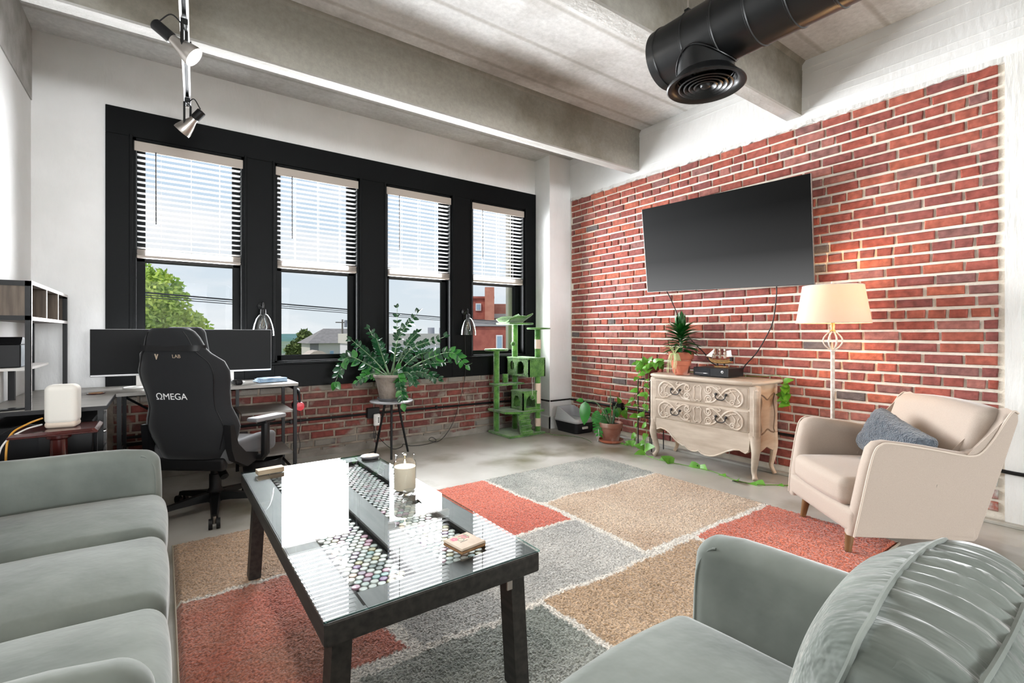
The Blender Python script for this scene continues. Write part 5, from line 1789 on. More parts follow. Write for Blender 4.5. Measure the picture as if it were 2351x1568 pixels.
# stem tips in a frame of (sideways, up, towards/away) metres from the pot's mouth
K = 4.78 / 1114 / 6.818
STEMS = [
    ([(950, 1130), (1030, 700), (1040, 60)], 0.05, 18, 0.85, 0), ([(1000, 1130), (1080, 560), (1390, 150)], -0.05, 17, 0.95, 0),
    ([(900, 1130), (700, 850), (400, 560)], -0.10, 18, 1.0, 0), ([(880, 1130), (640, 950), (330, 830), (190, 1190)], -0.16, 20, 1.25, 1),
    ([(940, 1130), (800, 760), (610, 390)], 0.02, 18, 0.95, 0), ([(930, 1130), (850, 800), (790, 540)], -0.12, 16, 1.0, 0),
    ([(1020, 1130), (1250, 720), (1770, 520)], 0.10, 18, 0.95, 0), ([(1030, 1130), (1330, 820), (1600, 750)], 0.16, 16, 0.85, 0),
    ([(1050, 1130), (1500, 880), (1900, 760), (2120, 960)], 0.0, 18, 1.2, 2), ([(1050, 1130), (1450, 960), (1840, 920)], 0.08, 16, 0.9, 0),
    ([(1060, 1130), (1400, 1050), (1720, 1160)], -0.10, 16, 1.05, 0), ([(1020, 1130), (1090, 1030), (1170, 1250), (1240, 1490)], -0.26, 20, 1.15, 1),
    ([(880, 1130), (690, 1090), (480, 1190)], -0.08, 12, 1.0, 1), ([(1030, 1130), (1250, 1060), (1390, 1220)], -0.18, 14, 1.05, 0),
    ([(940, 1130), (720, 980), (520, 990)], 0.10, 16, 1.0, 0), ([(990, 1130), (1180, 660), (1340, 450)], 0.12, 16, 0.9, 0),
    ([(920, 1120), (770, 780), (690, 600)], 0.14, 16, 0.95, 0)]
zv_ = [tuple(v.co) for v in zl[0].vertices]
zf_ = [tuple(p.vertices) for p in zl[0].polygons]
fill_leaf = MB()
rng = random.Random(8)
for (pix, dep, nl, sc_, var) in STEMS:
    pts3 = []
    for i, (a, b_) in enumerate(pix):
        f_ = i / (len(pix) - 1)
        up_ = (1140 - b_) * K
        side = (a - 960) * K
        if i == 0:
            side *= 0.7
        pts3.append(ER * side + EF * (dep * f_) + Vector((0, 0, 0.228 + up_ * 1.0)))
    curve = bez(pts3, 14)
    fr = MB().tube(curve, [0.0075 * (1 - 0.72 * i / (len(curve) - 1)) for i in range(len(curve))], 7).build('stem', 'stem_green', pp)
    n_ = len(curve) - 1
    for q_ in range(nl):
        f_ = 0.30 + 0.70 * (q_ // 2) / max(1, nl // 2 - 1)
        i = min(n_, int(f_ * n_))
        tg = (curve[min(i + 1, n_)] - curve[max(i - 1, 0)]).normalized()
        sd = tg.cross(EF * -1 + Vector((0, 0, 0.25))).normalized() * (1 if q_ % 2 else -1)
        d = (sd * 1.0 + tg * 0.75 + EF * rng.uniform(-.35, .15)).normalized()
        if f_ > 0.98 and q_ % 2:
            d = tg
        me = zl[2] if var == 2 or (var == 1 and rng.random() < 0.6) else zl[rng.randrange(2)]
        s3 = sc_ * rng.uniform(0.82, 1.12) * (1.0 - 0.25 * f_) * 0.95
        place_leaf(me, fr, curve[i], d, (EF * -0.8 + Vector((0, 0, 0.6))) if rng.random() < 0.8 else tg, s3)
    for q_ in range(nl):          # the smaller leaflets in between
        f_ = 0.30 + 0.66 * (q_ // 2 + 0.5) / max(1, nl // 2)
        i = min(n_, int(f_ * n_))
        tg = (curve[min(i + 1, n_)] - curve[max(i - 1, 0)]).normalized()
        sd = tg.cross(EF * -1 + Vector((0, 0, 0.25))).normalized() * (1 if q_ % 2 else -1)
        d = (sd + tg * 0.7 + EF * rng.uniform(-.5, .5)).normalized()
        up = EF * -0.8 + Vector((0, 0, 0.6))
        yv = up.cross(d).normalized()
        zv = d.cross(yv)
        s3 = sc_ * rng.uniform(0.7, 0.95) * (1.0 - 0.25 * f_)
        fill_leaf.add([curve[i] + (d * v[0] + yv * v[1] + zv * v[2]) * s3 for v in zv_], zf_)
fo = fill_leaf.build('foliage', 'leaf_zz', pp, smooth=180, fix=False)
fo['kind'] = 'stuff'

# ------------------------------------------------------------------ cat tree
cat = thing('cat_tree', 'tall green plush cat tree with platforms and two condos by the column', 'cat tree', (3.17, 4.45, 0))
G = 'plush_green'


def rb(nm, lo, hi, r=0.012, par=None, m=G, fn=None):
    h = [(hi[i] - lo[i]) / 2 for i in range(3)]
    c = [(hi[i] + lo[i]) / 2 for i in range(3)]
    return MB().rbox(h, r, 3, 4, fn, Matrix.Translation(c)).build(nm, m, par or cat, smooth=60)


rb('base', (0, 0, 0.0), (0.52, 0.46, 0.030), 0.012)


def post(x, y, z0, z1, sis=()):
    MB().cyl((x, y, z0), (x, y, z1), 0.036, n=20).build('post', G, cat)
    for (a, b_) in sis:
        MB().cyl((x, y, a), (x, y, b_), 0.0368, n=20).build('sisal_wrap', 'sisal', cat)


xl, yl = 0.055, 0.355
xr, yr = 0.46, 0.075
xb, yb_ = 0.33, 0.36
post(xl, yl, 0.03, 0.985)
post(xr, yr, 0.03, 1.24, ((0.09, 0.185), (0.36, 0.60), (1.01, 1.12)))
post(xb, yb_, 0.03, 1.30)
post(0.20, 0.38, 0.56, 0.70)
# first platform, ladder
MB().prism([(0.0, 0.10), (0.17, -0.01), (0.30, -0.01), (0.30, 0.02), (0.50, 0.0), (0.52, 0.03), (0.52, 0.44), (0.0, 0.46)], 0.268, 0.292, 'z').build('platform', G, cat, smooth=None)
la = MB()
la.tube([(0.10, -0.005, 0.035), (0.10, 0.09, 0.28)], 0.001, 4)
la = MB().add([(0.145, -0.03, 0.03), (0.30, -0.03, 0.03), (0.30, 0.05, 0.285), (0.145, 0.05, 0.285), (0.145, -0.005, 0.03), (0.30, -0.005, 0.03), (0.30, 0.07, 0.275), (0.145, 0.07, 0.275)],
              [(0, 1, 2, 3), (7, 6, 5, 4), (0, 4, 5, 1), (1, 5, 6, 2), (2, 6, 7, 3), (3, 7, 4, 0)])
ladder = la.build('ladder', G, cat, smooth=None)
for k in range(4):
    f_ = 0.12 + 0.24 * k
    c = Vector((0.2225, -0.03 + 0.08 * f_ - 0.012, 0.03 + 0.255 * f_))
    MB().rbox((0.078, 0.016, 0.014), 0.010, 3, 2, None, Matrix.Translation(c)).build('rung', G, ladder, smooth=70)


def condo(nm, x0, x1, y0, y1, z0, z1, fronts, sides):
    """hollow box with arched doorways cut in the front and the left side"""
    root = rb(nm, (x0, y0, z0), (x1, y1, z0 + 0.016), 0.007)
    MB().rbox(((x1 - x0) / 2 + .004, (y1 - y0) / 2 + .004, 0.012), 0.010, 3, 3, None, Matrix.Translation(((x0 + x1) / 2, (y0 + y1) / 2, z1 - 0.010))).build('roof', G, root, smooth=60)
    MB().b2((x0, y1 - 0.014, z0), (x1, y1, z1)).build('back_panel', G, root, smooth=None)

    def panel(name, w, h, holes, to3, thick):
        NXp, NZp = 44, 30
        mb = MB()
        keep = set()
        for i in range(NXp):
            for j in range(NZp):
                u, v = (i + .5) / NXp * w, (j + .5) / NZp * h
                cut = False
                for (kind, cx_, cz_, a, b_) in holes:
                    if kind == 'arch':
                        if abs(u - cx_) < a and ((cz_ <= v < b_) or (v >= b_ and (u - cx_) ** 2 + (v - b_) ** 2 < a * a)):
                            cut = True
                    elif ((u - cx_) / a) ** 2 + ((v - cz_) / b_) ** 2 < 1:
                        cut = True
                if not cut:
                    keep.add((i, j))
        idx = {}
        vs, fs = [], []

        def g(i, j, s_):
            if (i, j, s_) not in idx:
                idx[(i, j, s_)] = len(vs)
                vs.append(to3(i / NXp * w, j / NZp * h, s_ * thick))
            return idx[(i, j, s_)]
        for (i, j) in keep:
            fs.append((g(i, j, 0), g(i + 1, j, 0), g(i + 1, j + 1, 0), g(i, j + 1, 0)))
            fs.append((g(i, j, 1), g(i, j + 1, 1), g(i + 1, j + 1, 1), g(i + 1, j, 1)))
            for (di, dj, e0, e1) in ((-1, 0, (0, 0), (0, 1)), (1, 0, (1, 1), (1, 0)), (0, -1, (1, 0), (0, 0)), (0, 1, (0, 1), (1, 1))):
                if (i + di, j + dj) not in keep:
                    fs.append((g(i + e0[0], j + e0[1], 0), g(i + e1[0], j + e1[1], 0), g(i + e1[0], j + e1[1], 1), g(i + e0[0], j + e0[1], 1)))
        mb.add(vs, fs).build(name, G, root, smooth=None)
    panel('front_panel', x1 - x0, z1 - z0, fronts, lambda u, v, t_: (x0 + u, y0 + t_, z0 + v), 0.014)
    panel('left_panel', y1 - y0, z1 - z0, sides, lambda u, v, t_: (x0 + t_, y1 - u, z0 + v), 0.014)
    panel('right_panel', y1 - y0, z1 - z0, [], lambda u, v, t_: (x1 - t_, y1 - u, z0 + v), 0.014)
    return root


condo('lower_condo', 0.225, 0.455, 0.055, 0.30, 0.292, 0.515, [('arch', 0.115, 0.03, 0.066, 0.10)], [('arch', 0.115, 0.03, 0.066, 0.10)])
condo('upper_condo', 0.265, 0.51, -0.005, 0.44, 0.685, 0.905, [], [('arch', 0.275, 0.025, 0.068, 0.110), ('oval', 0.105, 0.120, 0.052, 0.056)])
rb('mid_platform', (0.0, 0.25, 0.575), (0.40, 0.44, 0.597), 0.010)
MB().lathe([(0.0, 0.985), (0.135, 0.985), (0.143, 0.993), (0.143, 1.003), (0.135, 1.010), (0.0, 1.010)], 32, (xl, yl, 0), cap=False).build('round_perch', G, cat)
MB().lathe([(0.0, 1.240), (0.135, 1.240), (0.143, 1.247), (0.143, 1.256), (0.135, 1.262), (0.0, 1.262)], 32, (xr + 0.02, yr + 0.01, 0), cap=False).build('round_perch', G, cat)
# hammock perch on top: plate with two raised padded edges
rb('top_plate', (0.14, 0.20, 1.300), (0.50, 0.50, 1.322), 0.010)
mb = MB()
NXh, NYh = 14, 10
vs, fs = [], []
for j in range(NYh + 1):
    for i in range(NXh + 1):
        u, v = i / NXh, j / NYh
        x = 0.15 + 0.34 * u
        y = 0.21 + 0.29 * v
        z = 1.324 + 0.085 * (abs(2 * v - 1) ** 2.2) * (0.55 + 0.45 * sin(pi * u)) + 0.07 * max(0, u - 0.7) / 0.3
        vs.append((x, y, z))
fs = [(j * (NXh + 1) + i, j * (NXh + 1) + i + 1, (j + 1) * (NXh + 1) + i + 1, (j + 1) * (NXh + 1) + i) for j in range(NYh) for i in range(NXh)]
hm = mb.add(vs, fs).build('hammock', G, cat, smooth=180)
sm = hm.modifiers.new('thick', 'SOLIDIFY')
sm.thickness = 0.014
for (x, y, z0, z1) in ((0.19, 0.20, 1.30, 1.09), (0.32, 0.0, 0.685, 0.465)):
    s_ = MB().cyl((x, y, z0), (x, y, z1), 0.0022, n=6).build('string', 'cable_white', cat)
    MB().lathe([(0.028 * sin(pi * k / 10) + 0.0001, z1 - 0.02 - 0.028 * cos(pi * k / 10)) for k in range(11)], 16, (x, y, 0), cap=False).build('pompom', G, s_)

# ------------------------------------------------------------------ litter box
lb = thing('litter_box', 'cat litter box with black pan and grey rim in the corner', 'litter box', (4.085, 4.375, 0))


def frus(nm, m, hx0, hy0, hx1, hy1, z0, z1, t_=0.006, cut=None):
    mb = MB()

    def ring(hx, hy, z, r=0.04, n=5):
        o_ = []
        for (sx, sy, a0) in ((1, 1, 0), (-1, 1, pi / 2), (-1, -1, pi), (1, -1, 1.5 * pi)):
            for k in range(n):
                a = a0 + pi / 2 * k / (n - 1)
                o_.append(((hx - r) * sx + r * cos(a), (hy - r) * sy + r * sin(a), z))
        return o_
    a, b_, c, d = ring(hx0, hy0, z0), ring(hx1, hy1, z1), ring(hx1 - t_, hy1 - t_, z1), ring(hx0 - t_, hy0 - t_, z0 + 0.004)
    if cut:
        def lower(r_):
            return [(p[0], p[1], cut(p)) for p in r_]
        b_, c = lower(b_), lower(c)
    n = len(a)
    for p_, q_ in ((a, b_), (b_, c), (c, d)):
        mb.add(p_ + q_, [(i, (i + 1) % n, n + (i + 1) % n, n + i) for i in range(n)])
    mb.add(a, [tuple(range(n))])
    return mb.build(nm, m, lb, smooth=50)


frus('pan', 'litter_black', 0.135, 0.175, 0.160, 0.205, 0.0, 0.135)
frus('rim', 'litter_grey', 0.165, 0.210, 0.168, 0.213, 0.130, 0.148)
frus('shield', 'litter_grey', 0.160, 0.205, 0.135, 0.190, 0.146, 0.29, cut=lambda p: 0.29 if p[1] > -0.1 else 0.175)
MB().b2((-0.12, -0.16, 0.03), (0.12, 0.16, 0.05)).build('litter', mat('litter_sand', rgb(150, 140, 128), 0.95), lb, smooth=None)
MB().b2((-0.06, -0.213, 0.06), (0.02, -0.196, 0.085)).build('label', 'white_plastic', lb, smooth=None)

# ------------------------------------------------------------------ terracotta floor plant
fpz = thing('floor_plant', 'split leaf plant in a weathered terracotta pot on the floor by the brick', 'plant', (4.0, 3.70, 0))
MB().lathe([(0.0, 0.0), (0.112, 0.0), (0.132, 0.012), (0.136, 0.034), (0.130, 0.034), (0.122, 0.014), (0.0, 0.008)], 32, cap=False).build('saucer', 'terracotta', fpz)
MB().lathe([(0.0, 0.010), (0.082, 0.010), (0.086, 0.016), (0.114, 0.165), (0.126, 0.168), (0.131, 0.215), (0.123, 0.218), (0.116, 0.20), (0.0, 0.196)], 32, cap=False).build('pot', 'terracotta_old', fpz)
MB().lathe([(0.117, 0.198), (0.0, 0.204)], 24, cap=False).build('soil', 'soil', fpz)
big = leaf_mesh('leaf', 0.25, 0.062, 'leaf_deep', 0.25, 0.2, 8)
mid = leaf_mesh('leaf', 0.17, 0.05, 'leaf_deep', 0.25, 0.25, 8)
smb = leaf_mesh('leaf', 0.10, 0.034, 'leaf_bright', 0.2, 0.3, 6, heart=True)


def split_leaf(L, Wd, m):
    vs, fs = [], []
    n = 7
    for s_ in (-1, 1):
        for i in range(n):
            a0, a1 = L * (0.04 + 0.9 * i / n), L * (0.04 + 0.9 * (i + 0.8) / n)
            w0 = Wd * sin(pi * (0.12 + 0.84 * (i + 0.4) / n)) ** 0.8
            k = len(vs)
            vs += [(a0, 0, 0), (a1, 0, 0), (a1 + 0.06 * L, s_ * w0, -0.02 * L), (a0 + 0.10 * L, s_ * w0 * 1.04, -0.03 * L), (a0 + 0.01 * L, s_ * w0 * 0.55, 0.01 * L)]
            fs.append((k, k + 1, k + 2, k + 3, k + 4))
    k = len(vs)
    vs += [(0, -0.006, 0.001), (L, 0, -0.02 * L), (0, 0.006, 0.001)]
    fs.append((k, k + 1, k + 2))
    me = bpy.data.meshes.new('leaf')
    me.from_pydata(vs, [], fs)
    me.validate()
    me.materials.append(M[m])
    return me


spl = split_leaf(0.26, 0.085, 'leaf_deep')
tips = [((-0.30, 0.10, 0.46), big, (-0.05, 0.0, -1), 1.0), ((-0.16, 0.08, 0.36), spl, (-0.25, 0.0, -0.9), 0.62), ((-0.09, -0.02, 0.30), spl, (-0.20, 0.05, -0.95), 1.0), ((0.0, 0.0, 0.36), mid, (-0.5, 0.0, -0.15), 0.72),
        ((0.09, -0.08, 0.36), smb, (0.2, -0.1, -0.8), 1.0), ((0.14, -0.06, 0.33), smb, (0.4, -0.2, -0.6), 1.1), ((0.05, -0.02, 0.36), mid, (0.25, -0.1, -0.9), 0.6), ((0.12, -0.10, 0.41), smb, (-0.3, 0.1, 0.8), 0.8), ((-0.32, 0.10, 0.47), mid, (-0.7, 0.2, 0.1), 0.5)]
for (tp, me, d, s_) in tips:
    side = ER * tp[0] + EF * (-tp[1]) + Vector((0, 0, tp[2]))
    b0 = Vector((0.02 * (1 if tp[0] > 0 else -1), 0, 0.20))
    c = bez([b0, b0.lerp(side, 0.5) + Vector((0, 0, 0.10)), side], 8)
    sm_ = MB().tube(c, [0.006 - 0.004 * i / (len(c) - 1) for i in range(len(c))], 6).build('stem', 'stem_green', fpz)
    place_leaf(me, sm_, side, ER * d[0] - EF * (0.25 + d[1]) + Vector((0, 0, d[2])), -EF + Vector((0, 0, 0.4)), s_)
MB().tube([(0, 0, 0.2), (0.0, 0.01, 0.62)], [0.008, 0.003], 6).build('spike', 'stem_green', fpz)
for q_ in ((-0.03, 0.01), (0.03, -0.01)):
    MB().tube([(q_[0] * 0.5, q_[1], 0.19), (q_[0] * 2.2, q_[1], 0.36)], [0.016, 0.009], 8).build('cane', 'leaf_zz', fpz)
# wire basket leaning behind the pot
wbk = thing('wire_scoop', 'small white wire mesh scoop leaning against the terracotta pot', 'scoop', (3.90, 3.80, 0))
for k in range(7):
    a = -0.9 + 0.3 * k
    MB().tube([(0.0, 0.0, 0.012), (0.03 * sin(a) - 0.02, 0.05 * sin(a), 0.075), (0.05 * sin(a), 0.07 * sin(a) + 0.01, 0.15)], 0.0015, 4).build('wire', 'white_plastic', wbk)
MB().tube([(0.052 * sin(2 * pi * k / 20), 0.062 * sin(2 * pi * k / 20), 0.085 + 0.08 * cos(2 * pi * k / 20)) for k in range(20)], 0.003, 5, closed=True).build('rim', 'white_plastic', wbk)

# ------------------------------------------------------------------ iron plant stand with trailing pothos
ps = thing('plant_stand', 'two tier black iron plant stand at the left end of the dresser', 'plant stand', (4.09, 3.235, 0))
for (x, y) in ((-0.095, 0.085), (0.095, 0.085), (-0.095, -0.085), (0.095, -0.085)):
    MB().tube([(x, y, 0.0), (x, y, 0.70), (x * 0.98, y * 0.98, 0.72)], 0.0055, 6).build('leg', 'iron', ps)
for z in (0.33, 0.72):
    MB().tube([(-0.095, -0.085, z), (0.095, -0.085, z), (0.095, 0.085, z), (-0.095, 0.085, z)], 0.005, 6, closed=True).build('tier_frame', 'iron', ps)
    for k in range(4):
        y = -0.06 + 0.04 * k
        MB().cyl((-0.095, y, z), (0.095, y, z), 0.003, n=5).build('tier_wire', 'iron', ps)
    for k in range(3):   # scroll work on the visible side
        cx_ = -0.055 + 0.055 * k
        pts = [(-0.097, cx_ + 0.022 * (1 - a / 9) * cos(a), z - 0.035 + 0.022 * (1 - a / 9) * sin(a)) for a in [0.5 * i for i in range(15)]]
        MB().tube(pts, 0.0022, 5).build('scroll', 'iron', ps)
MB().tube([(-0.096, -0.085, 0.55), (-0.096, -0.05, 0.62), (-0.096, 0.0, 0.65), (-0.096, 0.05, 0.62), (-0.096, 0.085, 0.55)], 0.004, 6).build('arch', 'iron', ps)
pv = thing('pothos_plant', 'trailing bright green pothos in a dark red pot on the iron stand', 'plant', (4.085, 3.235, 0.7255))
MB().lathe([(0.0, 0.0), (0.052, 0.0), (0.056, 0.006), (0.074, 0.085), (0.084, 0.087), (0.088, 0.128), (0.080, 0.130), (0.075, 0.115), (0.0, 0.112)], 28, cap=False).build('pot', 'terracotta_dark', pv)
MB().lathe([(0.076, 0.114), (0.0, 0.120)], 20, cap=False).build('soil', 'soil', pv)
hl = [leaf_mesh('leaf', 0.085, 0.032, 'leaf_bright', 0.25, 0.25, 6, heart=True), leaf_mesh('leaf', 0.10, 0.036, 'leaf_bright', 0.2, 0.35, 6, heart=True)]


def vine(par, pts, nleaf, rng, sc_=1.0, mname='stem_vine', r=0.0026, start=0.0):
    c = bez(pts, 8)
    v = MB().tube(c, r, 5).build('vine', mname, par)
    for k in range(nleaf):
        f_ = start + (1 - start) * (k + 0.5) / nleaf
        i = int(f_ * (len(c) - 1))
        tg = (c[min(i + 1, len(c) - 1)] - c[max(i - 1, 0)]).normalized()
        d = tg * 0.3 + Vector((rng.uniform(-1, 0.1), rng.uniform(-0.9, 0.9), rng.uniform(-0.7, 0.5)))
        place_leaf(hl[rng.randrange(2)], v, c[i], d, Vector((-0.8, -0.3, 0.7)), sc_ * rng.uniform(0.6, 1.05))
    return v


rng = random.Random(17)
for k in range(9):
    a = 2 * pi * k / 9
    vine(pv, [(0.03 * cos(a), 0.03 * sin(a), 0.115), (0.08 * cos(a), 0.08 * sin(a), 0.17), (0.14 * cos(a) - 0.02, 0.16 * sin(a), 0.15 + 0.05 * sin(k * 2.1))], 3, rng, 0.9, start=0.4)
vine(pv, [(-0.05, 0.0, 0.12), (-0.11, -0.02, 0.10), (-0.125, -0.03, -0.10), (-0.13, -0.02, -0.30), (-0.12, -0.05, -0.50), (-0.14, -0.03, -0.66), (-0.16, -0.07, -0.72)], 12, rng, 1.0)
vine(pv, [(-0.05, 0.05, 0.12), (-0.11, 0.06, 0.09), (-0.12, 0.07, -0.15), (-0.125, 0.06, -0.38), (-0.13, 0.08, -0.55), (-0.15, 0.10, -0.69)], 9, rng, 1.0)
vine(pv, [(-0.04, -0.05, 0.12), (-0.10, -0.06, 0.06), (-0.12, -0.05, -0.2), (-0.14, -0.02, -0.40)], 6, rng, 0.95)
# long runner across the floor below the dresser front
vine(pv, [(-0.12, -0.05, -0.50), (-0.18, -0.08, -0.68), (-0.26, -0.16, -0.722), (-0.29, -0.36, -0.722), (-0.26, -0.60, -0.721), (-0.24, -0.85, -0.721), (-0.31, -1.08, -0.722), (-0.29, -1.25, -0.720), (-0.16, -1.36, -0.721), (-0.06, -1.46, -0.721)], 13, rng, 1.5, r=0.0032, start=0.08)
# a shoot up to the left and one along the floor to the left
vine(pv, [(0.02, 0.05, 0.13), (0.10, 0.18, 0.02), (0.13, 0.33, -0.25), (0.10, 0.42, -0.40)], 3, rng, 0.8, 'stem_pale', 0.002, 0.6)
vine(pv, [(-0.12, 0.08, -0.60), (-0.08, 0.18, -0.70), (-0.06, 0.30, -0.720), (-0.07, 0.38, -0.720)], 5, rng, 0.8)
# runner over the dresser top to its far end
vine(pv, [(0.06, -0.02, 0.13), (0.12, -0.12, 0.15), (0.165, -0.30, 0.090), (0.165, -0.70, 0.088), (0.165, -1.05, 0.090), (0.15, -1.22, 0.11), (0.10, -1.29, 0.02), (0.07, -1.33, -0.12)], 11, rng, 1.05, start=0.80)


# ------------------------------------------------------------------ carved dresser
dr = thing('carved_dresser', 'whitewashed two drawer dresser with carved scrolls and cabriole legs', 'dresser', (4.038, 2.535, 0), radians(90))
# local +y = front (towards the room), +x = world +Y (left in the picture)
DW, FY, BY = 0.50, 0.175, -0.205
# body
mb = MB()
mb.b2((-DW, BY, 0.30), (DW, FY - 0.02, 0.775))
mb.build('carcass', 'dresser_side', dr, smooth=None)


def ogee_top():
    mb = MB()
    out = []
    pts = [(-0.545, BY), (-0.545, 0.115), (-0.50, 0.205), (-0.44, 0.222), (-0.2, 0.232), (0, 0.236), (0.2, 0.232), (0.44, 0.222), (0.50, 0.205), (0.545, 0.115), (0.545, BY)]
    lv = [(0.772, 0.965), (0.780, 0.985), (0.788, 1.0), (0.800, 1.0), (0.806, 0.988)]
    rings = []
    for z, k in lv:
        rings.append([(p[0] * k, p[1] * k if p[1] > 0 else p[1], z) for p in pts])
    n = len(pts)
    for a, b_ in zip(rings, rings[1:]):
        mb.add(a + b_, [(i, (i + 1) % n, n + (i + 1) % n, n + i) for i in range(n)])
    mb.add(rings[-1], [tuple(range(n))])
    mb.add(rings[0], [tuple(reversed(range(n)))])
    return mb


ogee_top().build('top', 'dresser_wood', dr, smooth=30)
# shaped apron
ap = [(-0.47, 0.30), (-0.455, 0.235), (-0.43, 0.215), (-0.38, 0.232), (-0.33, 0.225), (-0.27, 0.20), (-0.21, 0.165), (-0.16, 0.140), (-0.115, 0.128), (-0.07, 0.125), (-0.03, 0.135), (0.0, 0.155), (0.03, 0.140), (0.07, 0.138), (0.105, 0.150), (0.14, 0.175), (0.16, 0.170), (0.20, 0.185), (0.25, 0.215), (0.30, 0.262), (0.35, 0.285), (0.40, 0.292), (0.445, 0.275), (0.47, 0.30)]
ap = [(-0.47, 0.36)] + [(x, 0.12 + (z - 0.125) * 1.0) for x, z in ap[1:-1]] + [(0.47, 0.36)]
ap_sym = []
for x, z in ap:
    ap_sym.append((x, z))
apo = MB().prism(ap_sym, FY - 0.035, FY + 0.003, 'y').build('apron', 'dresser_wood', dr, smooth=None)
MB().tube([(x, FY + 0.004, z + 0.006) for x, z in ap_sym[1:-1]], 0.0065, 6).build('apron_bead', 'dresser_carve', apo)
MB().b2((-0.47, FY - 0.03, 0.345), (0.47, FY + 0.002, 0.775)).build('face_frame', 'dresser_wood', dr, smooth=None)


def spiral(cx_, cz_, r0, r1, a0, a1, n=22):
    return [(cx_ + (r0 + (r1 - r0) * i / n) * cos(a0 + (a1 - a0) * i / n), cz_ + (r0 + (r1 - r0) * i / n) * sin(a0 + (a1 - a0) * i / n)) for i in range(n + 1)]


def carve(par, y, zc, s_):
    """scroll relief for one half of a drawer (s_ = side)"""
    def T(p):
        return (s_ * p[0], y, zc + p[1])
    curves = [
        (bez([(0.075, -0.072, 0), (0.15, -0.060, 0), (0.21, -0.005, 0), (0.27, 0.052, 0), (0.345, 0.072, 0), (0.405, 0.030, 0), (0.41, -0.035, 0), (0.375, -0.075, 0), (0.335, -0.070, 0)], 6), 0.0065),
        (bez([(0.085, 0.062, 0), (0.14, 0.070, 0), (0.19, 0.045, 0), (0.235, 0.0, 0), (0.275, -0.040, 0), (0.31, -0.055, 0)], 6), 0.0055),
        ([(a, b_, 0) for a, b_ in spiral(0.105, 0.038, 0.036, 0.006, pi * 0.9, pi * 0.9 + 3.4 * pi, 34)], 0.005),
        ([(a, b_, 0) for a, b_ in spiral(0.108, -0.040, 0.036, 0.006, -pi * 0.9, -pi * 0.9 - 3.4 * pi, 34)], 0.005),
        ([(a, b_, 0) for a, b_ in spiral(0.325, -0.052, 0.026, 0.004, pi * 0.1, pi * 0.1 + 3.0 * pi, 26)], 0.0048),
        (bez([(0.30, 0.060, 0), (0.33, 0.03, 0), (0.35, 0.0, 0), (0.345, -0.03, 0)], 5), 0.0045),
        (bez([(0.26, 0.03, 0), (0.29, 0.028, 0), (0.32, 0.045, 0), (0.36, 0.05, 0)], 5), 0.004),
        (bez([(0.385, 0.02, 0), (0.37, -0.01, 0), (0.39, -0.04, 0), (0.37, -0.05, 0)], 5), 0.004),
        (bez([(0.175, 0.072, 0), (0.195, 0.055, 0), (0.22, 0.062, 0), (0.205, 0.082, 0)], 5), 0.004),
        (bez([(0.15, 0.012, 0), (0.165, -0.005, 0), (0.15, -0.02, 0)], 5), 0.006)]
    for c, r in curves:
        MB().tube([T((p[0], p[1])) for p in c], [r * 1.35 * (0.45 + 0.55 * sin(pi * min(1.0, max(0.0, (i + 1) / (len(c) + 1)))) ** 0.5) for i in range(len(c))], 6).build('scroll', 'dresser_carve', par)


for zc in (0.665, 0.475):
    dwr = MB().box((0, FY + 0.004, zc), (0.93, 0.016, 0.178), 0.006).build('drawer', 'dresser_wood', dr, smooth=None)
    MB().box((0, FY + 0.0125, zc), (0.905, 0.004, 0.158), 0.0018).build('panel', 'dresser_panel', dwr, smooth=None)
    yy = FY + 0.015
    for s_ in (-1, 1):
        carve(dwr, yy, zc, s_)
        # iron pull
        hx = s_ * 0.225
        mb = MB()
        for d in (-0.045, 0.045):
            mb.lathe([(0.0, 0.0), (0.011, 0.002), (0.012, 0.010), (0.006, 0.015), (0.0, 0.016)], 12, (hx + d, yy, zc + 0.010), cap=False, mtx=Matrix.Rotation(radians(-90), 4, 'X'))
        mb.tube(bez([(hx - 0.045, yy + 0.014, zc + 0.008), (hx - 0.042, yy + 0.018, zc - 0.018), (hx - 0.022, yy + 0.020, zc - 0.033), (hx, yy + 0.021, zc - 0.035), (hx + 0.022, yy + 0.020, zc - 0.033), (hx + 0.042, yy + 0.018, zc - 0.018), (hx + 0.045, yy + 0.014, zc + 0.008)], 5), 0.0045, 8)
        mb.build('handle', 'iron', dwr)
    MB().tube([(x, yy, zc + z) for x, z in ((-0.03, 0.0), (-0.038, 0.05), (-0.02, 0.07), (0, 0.058), (0.02, 0.07), (0.038, 0.05), (0.03, 0.0), (0.038, -0.05), (0.02, -0.07), (0, -0.058), (-0.02, -0.07), (-0.038, -0.05))], 0.005, 6, closed=True).build('cartouche', 'dresser_carve', dwr)
    MB().prism([(0, -0.030), (0.014, 0), (0, 0.030), (-0.014, 0)], yy, yy + 0.004, 'y').build('keyhole_plate', 'iron', dwr, smooth=None)
    for z in (zc + 0.0,):
        pass
for s_, zz in ((1, 0.15), (-1, 0.15)):
    v_ = dr
